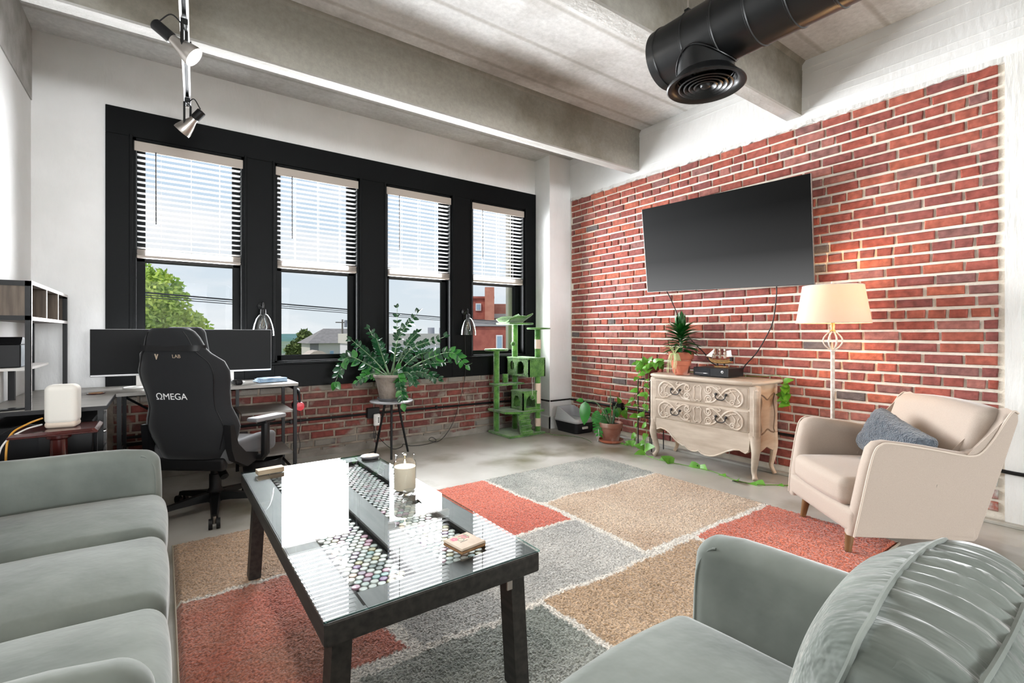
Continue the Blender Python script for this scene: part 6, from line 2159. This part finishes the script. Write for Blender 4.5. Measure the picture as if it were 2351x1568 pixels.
# corner posts with a long carved reed
for s_ in (-1, 1):
    x = s_ * (DW - 0.012)
    cp_ = MB().rbox((0.040, 0.040, 0.225), 0.022, 3, 3, None, Matrix.Translation((x, FY - 0.032, 0.55))).build('corner_post', 'dresser_wood', dr, smooth=50)
    d = Vector((s_ * 0.75, 0.66, 0)).normalized()
    t_ = Vector((d.y, -d.x, 0))
    c = Vector((x, FY - 0.032, 0)) + d * 0.034
    pts = [c + t_ * 0.020 + Vector((0, 0, 0.735)), c + t_ * 0.020 + Vector((0, 0, 0.37)), c + t_ * 0.012 + Vector((0, 0, 0.345)), c - t_ * 0.012 + Vector((0, 0, 0.345)), c - t_ * 0.020 + Vector((0, 0, 0.37)), c - t_ * 0.020 + Vector((0, 0, 0.735))]
    MB().tube(pts, 0.0055, 6).build('reed', 'dresser_carve', cp_)
    MB().lathe([(0.017 * sin(pi * k / 8) + 0.0001, 0.735 - 0.017 * cos(pi * k / 8)) for k in range(9)], 12, tuple(c), cap=False).build('reed_cap', 'dresser_carve', cp_)
    # front cabriole leg
    f_ = Vector((s_ * 0.72, 0.69, 0))
    b0 = Vector((x, FY - 0.032, 0))
    pth = bez([b0 + Vector((0, 0, 0.36)), b0 + f_ * 0.012 + Vector((0, 0, 0.30)), b0 + f_ * 0.022 + Vector((0, 0, 0.23)), b0 + f_ * 0.0 + Vector((0, 0, 0.14)), b0 - f_ * 0.018 + Vector((0, 0, 0.07)), b0 + f_ * 0.002 + Vector((0, 0, 0.025)), b0 + f_ * 0.018 + Vector((0, 0, 0.006))], 6)
    n_ = len(pth) - 1
    rr = [0.044 - 0.026 * min(1, (i / n_) / 0.75) if i / n_ < 0.8 else 0.0180 + 0.004 * sin((i / n_ - 0.8) / 0.2 * pi) for i in range(n_ + 1)]
    rr[-1] = 0.012
    MB().tube(pth, rr, 12).build('leg', 'dresser_wood', dr)
    # rear leg
    b0 = Vector((s_ * (DW - 0.02), BY + 0.035, 0))
    g_ = Vector((s_ * 1.0, 0.0, 0))
    pth = bez([b0 + Vector((0, 0, 0.36)), b0 + g_ * 0.010 + Vector((0, 0, 0.25)), b0 + g_ * -0.004 + Vector((0, 0, 0.14)), b0 - g_ * 0.014 + Vector((0, 0, 0.07)), b0 + g_ * 0.016 + Vector((0, 0, 0.008))], 6)
    n_ = len(pth) - 1
    MB().tube(pth, [0.036 - 0.020 * min(1, i / n_ / 0.8) for i in range(n_ + 1)], 10).build('leg', 'dresser_side', dr)
    # side: shaped skirt and a raised moulded panel
    sx = s_ * (DW + 0.001)
    sk = [(BY, 0.33), (BY + 0.03, 0.235), (BY + 0.08, 0.215), (BY + 0.13, 0.235), (BY + 0.18, 0.255), (BY + 0.24, 0.235), (BY + 0.30, 0.22), (FY - 0.04, 0.25), (FY - 0.03, 0.33)]
    MB().prism(sk, sx - s_ * 0.02, sx, 'x').build('side_skirt', 'dresser_side', dr, smooth=None)
    pan = bez([(sx, BY + 0.07, 0.40, ), (sx, BY + 0.05, 0.52), (sx, BY + 0.075, 0.63), (sx, BY + 0.055, 0.69), (sx, BY + 0.11, 0.675), (sx, BY + 0.17, 0.645), (sx, BY + 0.23, 0.675), (sx, BY + 0.285, 0.69), (sx, BY + 0.265, 0.63), (sx, BY + 0.29, 0.52), (sx, BY + 0.27, 0.40), (sx, BY + 0.285, 0.365), (sx, BY + 0.23, 0.375), (sx, BY + 0.17, 0.40), (sx, BY + 0.11, 0.375), (sx, BY + 0.055, 0.365), (sx, BY + 0.07, 0.40)], 4)
    MB().tube(pan[:-1], 0.0065, 6, closed=True).build('side_moulding', 'groove', dr)

# ------------------------------------------------------------------ on the dresser
TOPZ = 0.8065
dp = thing('dracaena_pot', 'bushy dark green dracaena in a terracotta pot on the dresser', 'plant', (4.085, 2.87, TOPZ))
MB().lathe([(0.0, 0.0), (0.055, 0.0), (0.060, 0.008), (0.078, 0.115), (0.090, 0.117), (0.094, 0.168), (0.086, 0.170), (0.080, 0.152), (0.0, 0.148)], 30, cap=False).build('pot', 'terracotta', dp)
MB().lathe([(0.081, 0.150), (0.0, 0.156)], 22, cap=False).build('soil', 'soil', dp)
MB().cyl((0, 0, 0.15), (0, 0, 0.44), 0.012, 0.006, 8).build('cane', 'stem_green', dp)
dl = leaf_mesh('leaf', 0.150, 0.021, 'leaf_dracaena', 0.35, 0.30, 7)
rng = random.Random(31)
for k in range(90):
    h_ = 0.170 + 0.20 * k / 89
    a = k * 2.39996
    el = 0.05 + 1.25 * (k / 89) ** 1.6
    d = Vector((cos(a) * cos(el), sin(a) * cos(el), sin(el)))
    place_leaf(dl, dp, Vector((0.008 * cos(a), 0.008 * sin(a), h_)), d, Vector((0, 0, 1)) if el < 1.0 else Vector((cos(a), sin(a), 0)), rng.uniform(0.78, 1.08) * (1.0 if k < 70 else 0.85))
dp.scale = (1.28, 1.28, 1.22)
sp_ = thing('spider_pot', 'small terracotta pot with pale trailing strands in front of the dracaena', 'plant', (3.925, 2.745, TOPZ))
MB().lathe([(0.0, 0.0), (0.048, 0.0), (0.056, 0.006), (0.058, 0.014), (0.050, 0.014), (0.0, 0.008)], 26, cap=False).build('saucer', 'terracotta', sp_)
MB().lathe([(0.0, 0.009), (0.036, 0.009), (0.050, 0.075), (0.057, 0.077), (0.060, 0.108), (0.053, 0.110), (0.049, 0.098), (0.0, 0.096)], 26, cap=False).build('pot', 'terracotta', sp_)
MB().lathe([(0.05, 0.097), (0.0, 0.10)], 18, cap=False).build('soil', 'soil', sp_)
rng = random.Random(5)
for k in range(30):
    a = rng.uniform(0, 2 * pi)
    r_ = rng.uniform(0.02, 0.055)
    c0 = Vector((-0.035, 0.045, 0.15))
    d = Vector((cos(a) * r_, sin(a) * r_, 0))
    dz_ = rng.uniform(0.10, 0.155) if d.x < 0.01 else rng.uniform(0.03, 0.06)
    MB().tube(bez([c0, c0 + d * 0.6 + Vector((0, 0, 0.012)), c0 + d * 1.0 - Vector((0, 0, 0.04)), c0 + d * 1.05 - Vector((0.01, 0, dz_ * 0.95))], 5), [0.0022, 0.002] + [0.0018] * 13 + [0.001], 4).build('strand', 'stem_pale', sp_)
for k in range(6):
    a = k * 1.05
    MB().tube(bez([(-0.03, 0.04, 0.10), (-0.035, 0.045, 0.15), (-0.035 + 0.02 * cos(a), 0.045 + 0.04 * sin(a), 0.21), (-0.035 + 0.05 * cos(a), 0.045 + 0.07 * sin(a), 0.215)], 5), 0.0022, 4).build('blade', 'stem_pale', sp_)

sp_.scale = (1.22, 1.22, 1.22)
gcn = thing('game_console', 'black game console box on top of the dresser under the model ship', 'console', (4.075, 2.475, TOPZ), radians(90))
MB().box((0, 0, 0.045), (0.335, 0.25, 0.074), 0.003).build('body', 'console_black', gcn, smooth=None)
MB().b2((0.0, 0.1252, 0.010), (0.1665, 0.1285, 0.080), 0.001).build('front_left', 'console_gloss', gcn, smooth=None)
MB().b2((-0.1665, 0.1252, 0.010), (-0.001, 0.128, 0.080), 0.001).build('front_right', 'console_black', gcn, smooth=None)
MB().b2((0.015, 0.1286, 0.050), (0.155, 0.1292, 0.053)).build('disc_slot', 'black_plastic', gcn, smooth=None)
MB().b2((0.02, 0.1286, 0.026), (0.15, 0.1292, 0.036)).build('lower_strip', 'saucer_grey', gcn, smooth=None)
MB().b2((0.035, 0.1292, 0.0285), (0.065, 0.1296, 0.0335)).build('maker_mark', 'print_white', gcn, smooth=None)
lg_ = MB().lathe([(0.0, 0.0), (0.012, 0.0), (0.0125, 0.001), (0.011, 0.0016), (0.0, 0.0012)], 20, (-0.115, 0.128, 0.050), cap=False, mtx=Matrix.Rotation(radians(-90), 4, 'X')).build('power_emblem', 'silver_plastic', gcn)
MB().tube([(-0.123, 0.1302, 0.057), (-0.117, 0.1302, 0.052), (-0.107, 0.1302, 0.043)], 0.0012, 4).tube([(-0.107, 0.1302, 0.057), (-0.113, 0.1302, 0.052), (-0.123, 0.1302, 0.043)], 0.0012, 4).build('emblem_cross', 'console_black', lg_)
MB().b2((-0.12, -0.10, 0.0005), (0.12, 0.10, 0.008)).build('feet', 'black_plastic', gcn, smooth=None)

sh = thing('model_ship', 'small wooden model sailing ship with white sails on the console', 'model ship', (4.08, 2.455, TOPZ + 0.0825), radians(90))
MB().b2((-0.065, -0.018, 0.0), (0.055, 0.018, 0.012), 0.002).build('stand', 'ship_wood', sh, smooth=None)
for x in (-0.035, 0.03):
    MB().b2((x - 0.004, -0.008, 0.012), (x + 0.004, 0.008, 0.034)).build('cradle', 'iron', sh, smooth=None)
rows = []
for (x, w, zb, zt_) in ((0.115, 0.002, 0.062, 0.078), (0.085, 0.014, 0.040, 0.072), (0.04, 0.021, 0.032, 0.066), (-0.03, 0.022, 0.032, 0.066), (-0.075, 0.020, 0.036, 0.074), (-0.098, 0.016, 0.046, 0.082)):
    rows.append([(x, 0, zb), (x, w * 0.75, zb + 0.008), (x, w, zt_), (x, -w, zt_), (x, -w * 0.75, zb + 0.008)])
mb = MB()
for a, b_ in zip(rows, rows[1:]):
    mb.add(a + b_, [(i, (i + 1) % 5, 5 + (i + 1) % 5, 5 + i) for i in range(5)])
mb.add(rows[-1], [(0, 1, 2, 3, 4)])
hull = mb.build('hull', 'ship_wood', sh, smooth=None)
for dz_ in (0.004, 0.012):
    MB().tube([(r_[2][0], r_[2][1] + 0.0012, r_[2][2] - dz_) for r_ in rows], 0.0016, 5).build('wale', 'brass', hull)
MB().b2((-0.113, -0.015, 0.06), (-0.092, 0.015, 0.094), 0.002).build('stern_castle', 'black_plastic', hull, smooth=None)
MB().cyl((0.10, 0, 0.075), (0.15, 0, 0.098), 0.0022, n=6).build('bowsprit', 'ship_wood', sh)
for (x, ht) in ((0.055, 0.178), (0.002, 0.195), (-0.045, 0.185)):
    ms_ = MB().cyl((x, 0, 0.066), (x, 0, ht), 0.0022, 0.0014, 6).build('mast', 'ship_wood', sh)
    nsl = 3
    for k in range(nsl):
        z0, z1 = 0.082 + k * 0.032, 0.110 + k * 0.030
        w = 0.020 - 0.004 * k
        lo_r, hi_r = [], []
        vs, fs = [], []
        for i in range(6):
            for j in range(5):
                u, v = i / 5, j / 4
                vs.append((x + 0.004 + 0.012 * sin(pi * u) * sin(pi * v * 0.9 + 0.15), -w + 2 * w * u, z0 + (z1 - z0) * v))
        fs = [(i * 5 + j, (i + 1) * 5 + j, (i + 1) * 5 + j + 1, i * 5 + j + 1) for i in range(5) for j in range(4)]
        MB().add(vs, fs).build('sail', 'sail', ms_, smooth=180, fix=False)
        MB().cyl((x + 0.003, -w - 0.003, z1 + 0.001), (x + 0.003, w + 0.003, z1 + 0.001), 0.0012, n=5).build('yard', 'ship_wood', ms_)
MB().add([(0.06, 0.001, 0.165), (0.145, 0.001, 0.096), (0.085, 0.004, 0.088)], [(0, 1, 2)]).build('jib_sail', 'sail', sh, smooth=None, fix=False)
MB().add([(-0.055, 0.001, 0.150), (-0.100, 0.003, 0.158), (-0.108, 0.003, 0.102), (-0.055, 0.0, 0.094)], [(0, 1, 2, 3)]).build('spanker_sail', 'sail', sh, smooth=None, fix=False)

# ------------------------------------------------------------------ television, tilted on the brick
BL, BR, TR, TL = Vector((4.20, 3.345, 1.631)), Vector((4.20, 1.718, 1.587)), Vector((4.085, 1.718, 2.437)), Vector((4.060, 3.345, 2.492))
cc = (BL + BR + TR + TL) / 4
ex = ((BL - BR) + (TL - TR)).normalized()            # local x (leftwards in the picture)
ez = ((TL - BL) + (TR - BR))
ez = (ez - ex * ez.dot(ex)).normalized()
ey = ez.cross(ex)                                     # towards the room
tv = thing('television', 'large flat black television tilted forward on the brick wall', 'television', (0, 0, 0))
if ey.x > 0:
    ey = -ey
tv.matrix_world = Matrix(((ex.x, ey.x, ez.x, cc.x), (ex.y, ey.y, ez.y, cc.y), (ex.z, ey.z, ez.z, cc.z), (0, 0, 0, 1)))
wv, hv = ((BL - BR).length + (TL - TR).length) / 4, ((TL - BL).length + (TR - BR).length) / 4
MB().b2((-wv, -0.022, -hv), (wv, -0.001, hv), 0.002).build('housing', 'black_plastic', tv, smooth=None)
MB().b2((-wv, -0.0235, -hv), (wv, -0.020, -hv + 0.003)).b2((-wv, -0.02, -hv - 0.0015), (wv, 0.0005, -hv)).b2((wv - 0.0008, -0.02, -hv), (wv + 0.001, 0.0005, hv)).b2((-wv - 0.001, -0.02, -hv), (-wv + 0.0008, 0.0005, hv)).build('bezel', 'satin_metal', tv, smooth=None)
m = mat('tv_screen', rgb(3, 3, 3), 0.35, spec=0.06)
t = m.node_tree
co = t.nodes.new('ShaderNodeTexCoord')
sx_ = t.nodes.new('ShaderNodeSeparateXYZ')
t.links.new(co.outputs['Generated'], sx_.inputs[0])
r = t.nodes.new('ShaderNodeValToRGB')      # grey sheen of the switched-off screen, painted as an emission gradient
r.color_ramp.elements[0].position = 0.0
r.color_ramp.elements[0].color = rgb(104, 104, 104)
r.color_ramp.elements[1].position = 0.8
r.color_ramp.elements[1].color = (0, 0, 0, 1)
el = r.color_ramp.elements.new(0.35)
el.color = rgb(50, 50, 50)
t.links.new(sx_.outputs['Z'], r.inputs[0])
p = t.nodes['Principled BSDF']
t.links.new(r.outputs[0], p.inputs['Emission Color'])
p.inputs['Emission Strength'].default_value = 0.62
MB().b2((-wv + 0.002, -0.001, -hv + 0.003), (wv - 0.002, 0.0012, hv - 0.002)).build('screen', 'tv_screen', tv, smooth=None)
MB().b2((-0.30, -0.06, -0.18), (0.30, -0.022, 0.18), 0.01).build('back_cover', 'black_plastic', tv, smooth=None)
MB().b2((-0.2, -0.115, -0.1), (0.2, -0.06, 0.1), 0.004).build('wall_bracket', 'black_metal', tv, smooth=None)
tag(MB().tube(bez([(4.235, 3.17, 1.66), (4.255, 3.13, 1.58), (4.258, 3.05, 1.42), (4.255, 2.98, 1.28), (4.250, 2.88, 1.14), (4.245, 2.72, 1.00), (4.235, 2.66, 0.93), (4.215, 2.56, 0.885)], 6), 0.005, 6).build('screen_cable', 'cable_black'), 'black cable from the left of the television down behind the dracaena', 'cable')
tag(MB().tube(bez([(4.235, 2.04, 1.62), (4.258, 2.05, 1.52), (4.260, 2.08, 1.30), (4.258, 2.14, 1.16), (4.250, 2.22, 1.02), (4.235, 2.31, 0.91), (4.22, 2.33, 0.86)], 6), 0.005, 6).build('screen_cable', 'cable_black'), 'black cable from the right of the television down to the game console', 'cable')

# ------------------------------------------------------------------ floor lamp
flp = thing('floor_lamp', 'pale floor lamp with drum shade and open cage behind the beige armchair', 'floor lamp', (3.94, 1.50, 0))
MB().lathe([(0.0, 0.0), (0.135, 0.0), (0.140, 0.010), (0.130, 0.022), (0.05, 0.035), (0.018, 0.06), (0.012, 0.08), (0.0, 0.08)], 32, cap=False).build('base', 'lamp_pole', flp)
MB().lathe([(0.013, 0.07), (0.0135, 1.06), (0.018, 1.065), (0.018, 1.075), (0.012, 1.08)], 16).build('pole', 'lamp_pole', flp)
MB().lathe([(0.016, 1.205), (0.020, 1.212), (0.014, 1.225), (0.016, 1.25), (0.013, 1.26), (0.013, 1.285), (0.005, 1.29)], 16).build('neck', 'brass', flp)
for k in range(8):
    a = 2 * pi * k / 8
    pts = [(0.012 + 0.052 * sin(pi * (i / 12)) ** 0.85, 1.075 + 0.135 * i / 12) for i in range(13)]
    MB().tube([(r_ * cos(a), r_ * sin(a), z) for r_, z in pts], 0.0045, 6).build('cage_rib', 'lamp_pole', flp)
MB().lathe([(0.232, 1.270), (0.190, 1.540), (0.188, 1.540), (0.230, 1.270)], 48, cap=False).build('shade', 'shade_cloth', flp)
for (r_, z) in ((0.2312, 1.271), (0.1892, 1.539)):
    MB().tube([(r_ * cos(2 * pi * k / 48), r_ * sin(2 * pi * k / 48), z) for k in range(48)], 0.003, 5, closed=True).build('shade_ring', 'lamp_pole', flp)
for k in range(3):
    a = 2 * pi * k / 3
    MB().cyl((0, 0, 1.535), (0.188 * cos(a), 0.188 * sin(a), 1.535), 0.002, n=5).build('spider_arm', 'brass', flp)
MB().lathe([(0.004, 1.29), (0.004, 1.535), (0.010, 1.545), (0.012, 1.555), (0.007, 1.570), (0.0, 1.574)], 12, cap=False).build('finial', 'lamp_pole', flp)
MB().lathe([(0.012, 1.31), (0.014, 1.33), (0.028, 1.37), (0.030, 1.395), (0.020, 1.42), (0.0, 1.428)], 16, (0.03, 0, 0), cap=False).build('bulb', 'white_plastic', flp)
d_ = bpy.data.lights.new('lamp_bulb', 'POINT')
d_.energy = 7.0
d_.color = (1.0, 0.60, 0.26)
d_.shadow_soft_size = 0.03
o = bpy.data.objects.new('lamp_bulb', d_)
COL.objects.link(o)
o.location = (4.02, 1.47, 1.44)

# ------------------------------------------------------------------ track lights
tk = thing('track_light', 'ceiling track with chrome rail and black and silver spot heads', 'track light', (0, 0, 0))
A, B_ = Vector((-0.106, -1.0, 2.965)), Vector((0.155, 4.55, 2.965))
dv = (B_ - A).normalized()
sv = Vector((dv.y, -dv.x, 0))
for (o0, o1, w, h0, h1, mn, nm) in ((-0.022, -0.010, 0, -0.016, 0.018, 'track_white', 'rail'), (0.010, 0.022, 0, -0.016, 0.018, 'track_white', 'rail'), (-0.011, 0.011, 0, 0.0, 0.016, 'black_metal', 'rail_bed')):
    vs = []
    for P_ in (A, B_):
        vs += [P_ + sv * o0 + Vector((0, 0, h0)), P_ + sv * o1 + Vector((0, 0, h0)), P_ + sv * o1 + Vector((0, 0, h1)), P_ + sv * o0 + Vector((0, 0, h1))]
    MB().add(vs, [(0, 1, 5, 4), (1, 2, 6, 5), (2, 3, 7, 6), (3, 0, 4, 7), (0, 3, 2, 1), (4, 5, 6, 7)]).build(nm, mn, tk, smooth=None)
MB().box(A.lerp(B_, 0.995), (0.046, 0.03, 0.04), 0.003).build('end_cap', 'satin_metal', tk, smooth=None)
for y in (0.24, 1.92, 3.60):
    MB().box((A.x + (y - A.y) * dv.x / dv.y, y, 2.975), (0.06, 0.06, 0.03), 0.003).build('clip', 'black_metal', tk, smooth=None)


def head(pos, aim, lit, yoke_drop=0.20, sc_=1.0, tail=0.12):
    pos = Vector(pos)
    aim = Vector(aim).normalized()
    root = MB().box(pos - Vector((0, 0, 0.03)), (0.034, 0.05, 0.034), 0.004).build('adapter', 'black_metal', tk, smooth=None)
    c = pos - Vector((0, 0, yoke_drop))
    side = aim.cross(Vector((0, 0, 1))).normalized()
    w = 0.040
    for s_ in (-1, 1):
        q_ = [pos + side * 0.0 - Vector((0, 0, 0.045)), pos + side * s_ * w - Vector((0, 0, 0.055)), c + side * s_ * w]
        MB().tube(q_, 0.0085, 4).build('yoke', 'black_metal', root, smooth=None)
    ax = aim.to_track_quat('Z', 'Y').to_matrix().to_4x4()
    mt = ax
    MB().lathe([(0.026, -0.075), (0.028, -0.055), (0.044, -0.01), (0.054, 0.028), (0.058, 0.045), (0.058, 0.062), (0.052, 0.062), (0.050, 0.05), (0.0, 0.048)], 28, tuple(c), cap=False, mtx=mt).build('reflector', 'satin_metal', root)
    MB().lathe([(0.0, -0.075 - tail), (0.026, -0.072 - tail), (0.031, -0.066 - tail), (0.031, -0.078), (0.026, -0.072)], 24, tuple(c), cap=False, mtx=mt).build('tail_cap', 'black_metal', root)
    MB().lathe([(0.0, 0.056), (0.049, 0.056), (0.049, 0.060), (0.0, 0.061)], 26, tuple(c), cap=False, mtx=mt).build('lens', 'lamp_glow' if lit else 'chrome', root)
    e_ = c + aim * (-0.075 - tail * 0.75) + Vector((0, 0, 0.028))
    MB().tube(bez([pos - Vector((0, 0, 0.05)), pos.lerp(e_, 0.5) + Vector((0, 0, 0.03)), e_], 6), 0.004, 6).build('lead', 'cable_black', root)
    if lit:
        d_ = bpy.data.lights.new('spot_bulb', 'SPOT')
        d_.energy = lit
        d_.spot_size = radians(110)
        d_.spot_blend = 0.6
        d_.color = (1.0, 0.93, 0.84)
        d_.shadow_soft_size = 0.06
        o = bpy.data.objects.new('spot_bulb', d_)
        COL.objects.link(o)
        o.location = c + aim * 0.075
        o.rotation_euler = aim.to_track_quat('-Z', 'Y').to_euler()


def on(f_):
    return A.lerp(B_, f_)


head(on(0.771), (0.74, -0.22, -0.62), 30.0, 0.175, 1.0, 0.11)
head(on(0.967), (-0.50, 0.30, -0.62), 0, 0.215, 1.0, 0.08)

head(on(0.42), (0.25, 0.15, -0.9), 36.0, 0.175, 1.0, 0.11)  # added head out of view, put in to light rug and floor
head(on(0.14), (0.25, 0.10, -0.9), 30.0, 0.175, 1.0, 0.11)  # second added head, unseen, for more light from above

# ------------------------------------------------------------------ ventilation duct
du = thing('duct', 'black round ventilation duct with ceiling diffuser hanging at the top right', 'duct', (0, 0, 0))
DX, DZc, DR, DY1 = 2.17, 2.648, 0.152, 1.63
mb = MB()
prof = [(0.0, DY1 - 0.02), (DR - 0.02, DY1 - 0.02), (DR - 0.02, DY1), (DR, DY1)]
y = DY1
rings = [0.03]
yy = DY1
while yy > -4.3 and False:
    prof += [(DR, yy - 0.002)]
    yy -= 0.02
prof = [(0.0, -DY1 + 0.02), (DR - 0.012, -DY1 + 0.02), (DR - 0.006, -DY1), (DR, -DY1)]
ring_y = [0.04 + 0.1575 * k for k in range(78)]
for ry in ring_y:
    prof += [(DR, -DY1 + ry - 0.006), (DR + 0.0045, -DY1 + ry - 0.003), (DR + 0.0045, -DY1 + ry + 0.003), (DR, -DY1 + ry + 0.006)]
prof += [(DR, 10.9)]
mtx = Matrix.Rotation(radians(90), 4, 'X')
MB().lathe(prof, 56, (DX, 0, DZc), cap=False, mtx=mtx).build('trunk', 'duct_black', du, smooth=30)
yd = 1.385
mb = MB().lathe([(0.132, 2.70), (0.132, 2.46), (0.137, 2.455)], 40, (DX, yd, 0), cap=False)
mb.build('collar', 'duct_black', du)
sad = []
for k in range(40):
    a = 2 * pi * k / 40
    x_, y_ = 0.1365 * cos(a), 0.1365 * sin(a)
    zz = DZc - sqrt(max(0.0, (DR + 0.004) ** 2 - x_ * x_)) if abs(x_) < DR else DZc
    sad.append((DX + x_, yd + y_, zz))
MB().tube(sad, 0.0035, 6, closed=True).build('saddle', 'duct_black', du)
for k in (4, 9, 14, 19, 24, 29, 34, 39):
    MB().lathe([(0.004 * sin(pi * i / 6) + 0.0001, -0.004 * cos(pi * i / 6)) for i in range(7)], 8, sad[k], cap=False).build('screw', 'black_metal', du)
MB().lathe([(0.130, 2.475), (0.150, 2.452), (0.172, 2.428), (0.182, 2.420), (0.184, 2.413), (0.178, 2.409), (0.160, 2.413), (0.146, 2.424), (0.138, 2.436)], 48, (DX, yd, 0), cap=False).build('diffuser_flange', 'duct_black', du)
for k, r_ in enumerate((0.128, 0.104, 0.080, 0.056)):
    MB().lathe([(r_, 2.412), (r_ - 0.006, 2.409), (r_ - 0.018, 2.424), (r_ - 0.022, 2.436), (r_ - 0.012, 2.424)], 40, (DX, yd, 0), cap=False).build('diffuser_ring', 'duct_black', du)
MB().lathe([(0.030, 2.424), (0.022, 2.409), (0.010, 2.404), (0.0, 2.403)], 28, (DX, yd, 0), cap=False).build('diffuser_cone', 'duct_black', du)
MB().b2((DX - 0.13, yd - 0.004, 2.428), (DX + 0.13, yd + 0.004, 2.440)).build('diffuser_bar', 'duct_black', du, smooth=None)
for y_ in (1.47, -0.6, -2.6, -5.0, -8.0):
    MB().cyl((DX - 0.02, y_, DZc + DR - 0.01), (DX - 0.02, y_, CZ), 0.004, n=6).build('hanger_rod', 'satin_metal', du)
    MB().b2((DX - 0.035, y_ - 0.012, DZc + DR - 0.012), (DX - 0.005, y_ + 0.012, DZc + DR + 0.03)).build('hanger_clip', 'black_metal', du, smooth=None)


# ------------------------------------------------------------------ small things on the floor
tag(MB().tube(bez([(3.62, 4.40, 0.034), (3.72, 4.33, 0.004), (3.82, 4.20, 0.003), (3.87, 4.02, 0.003), (3.84, 3.88, 0.003), (3.80, 3.80, 0.003)], 8), 0.003, 5).build('toy_string', 'plush_green'), 'thin green toy string on the floor beside the litter box', 'string')

for nm in ('wax', 'tv_screen', 'lamp_glow', 'flame'):
    M[nm].cycles.emission_sampling = 'NONE'
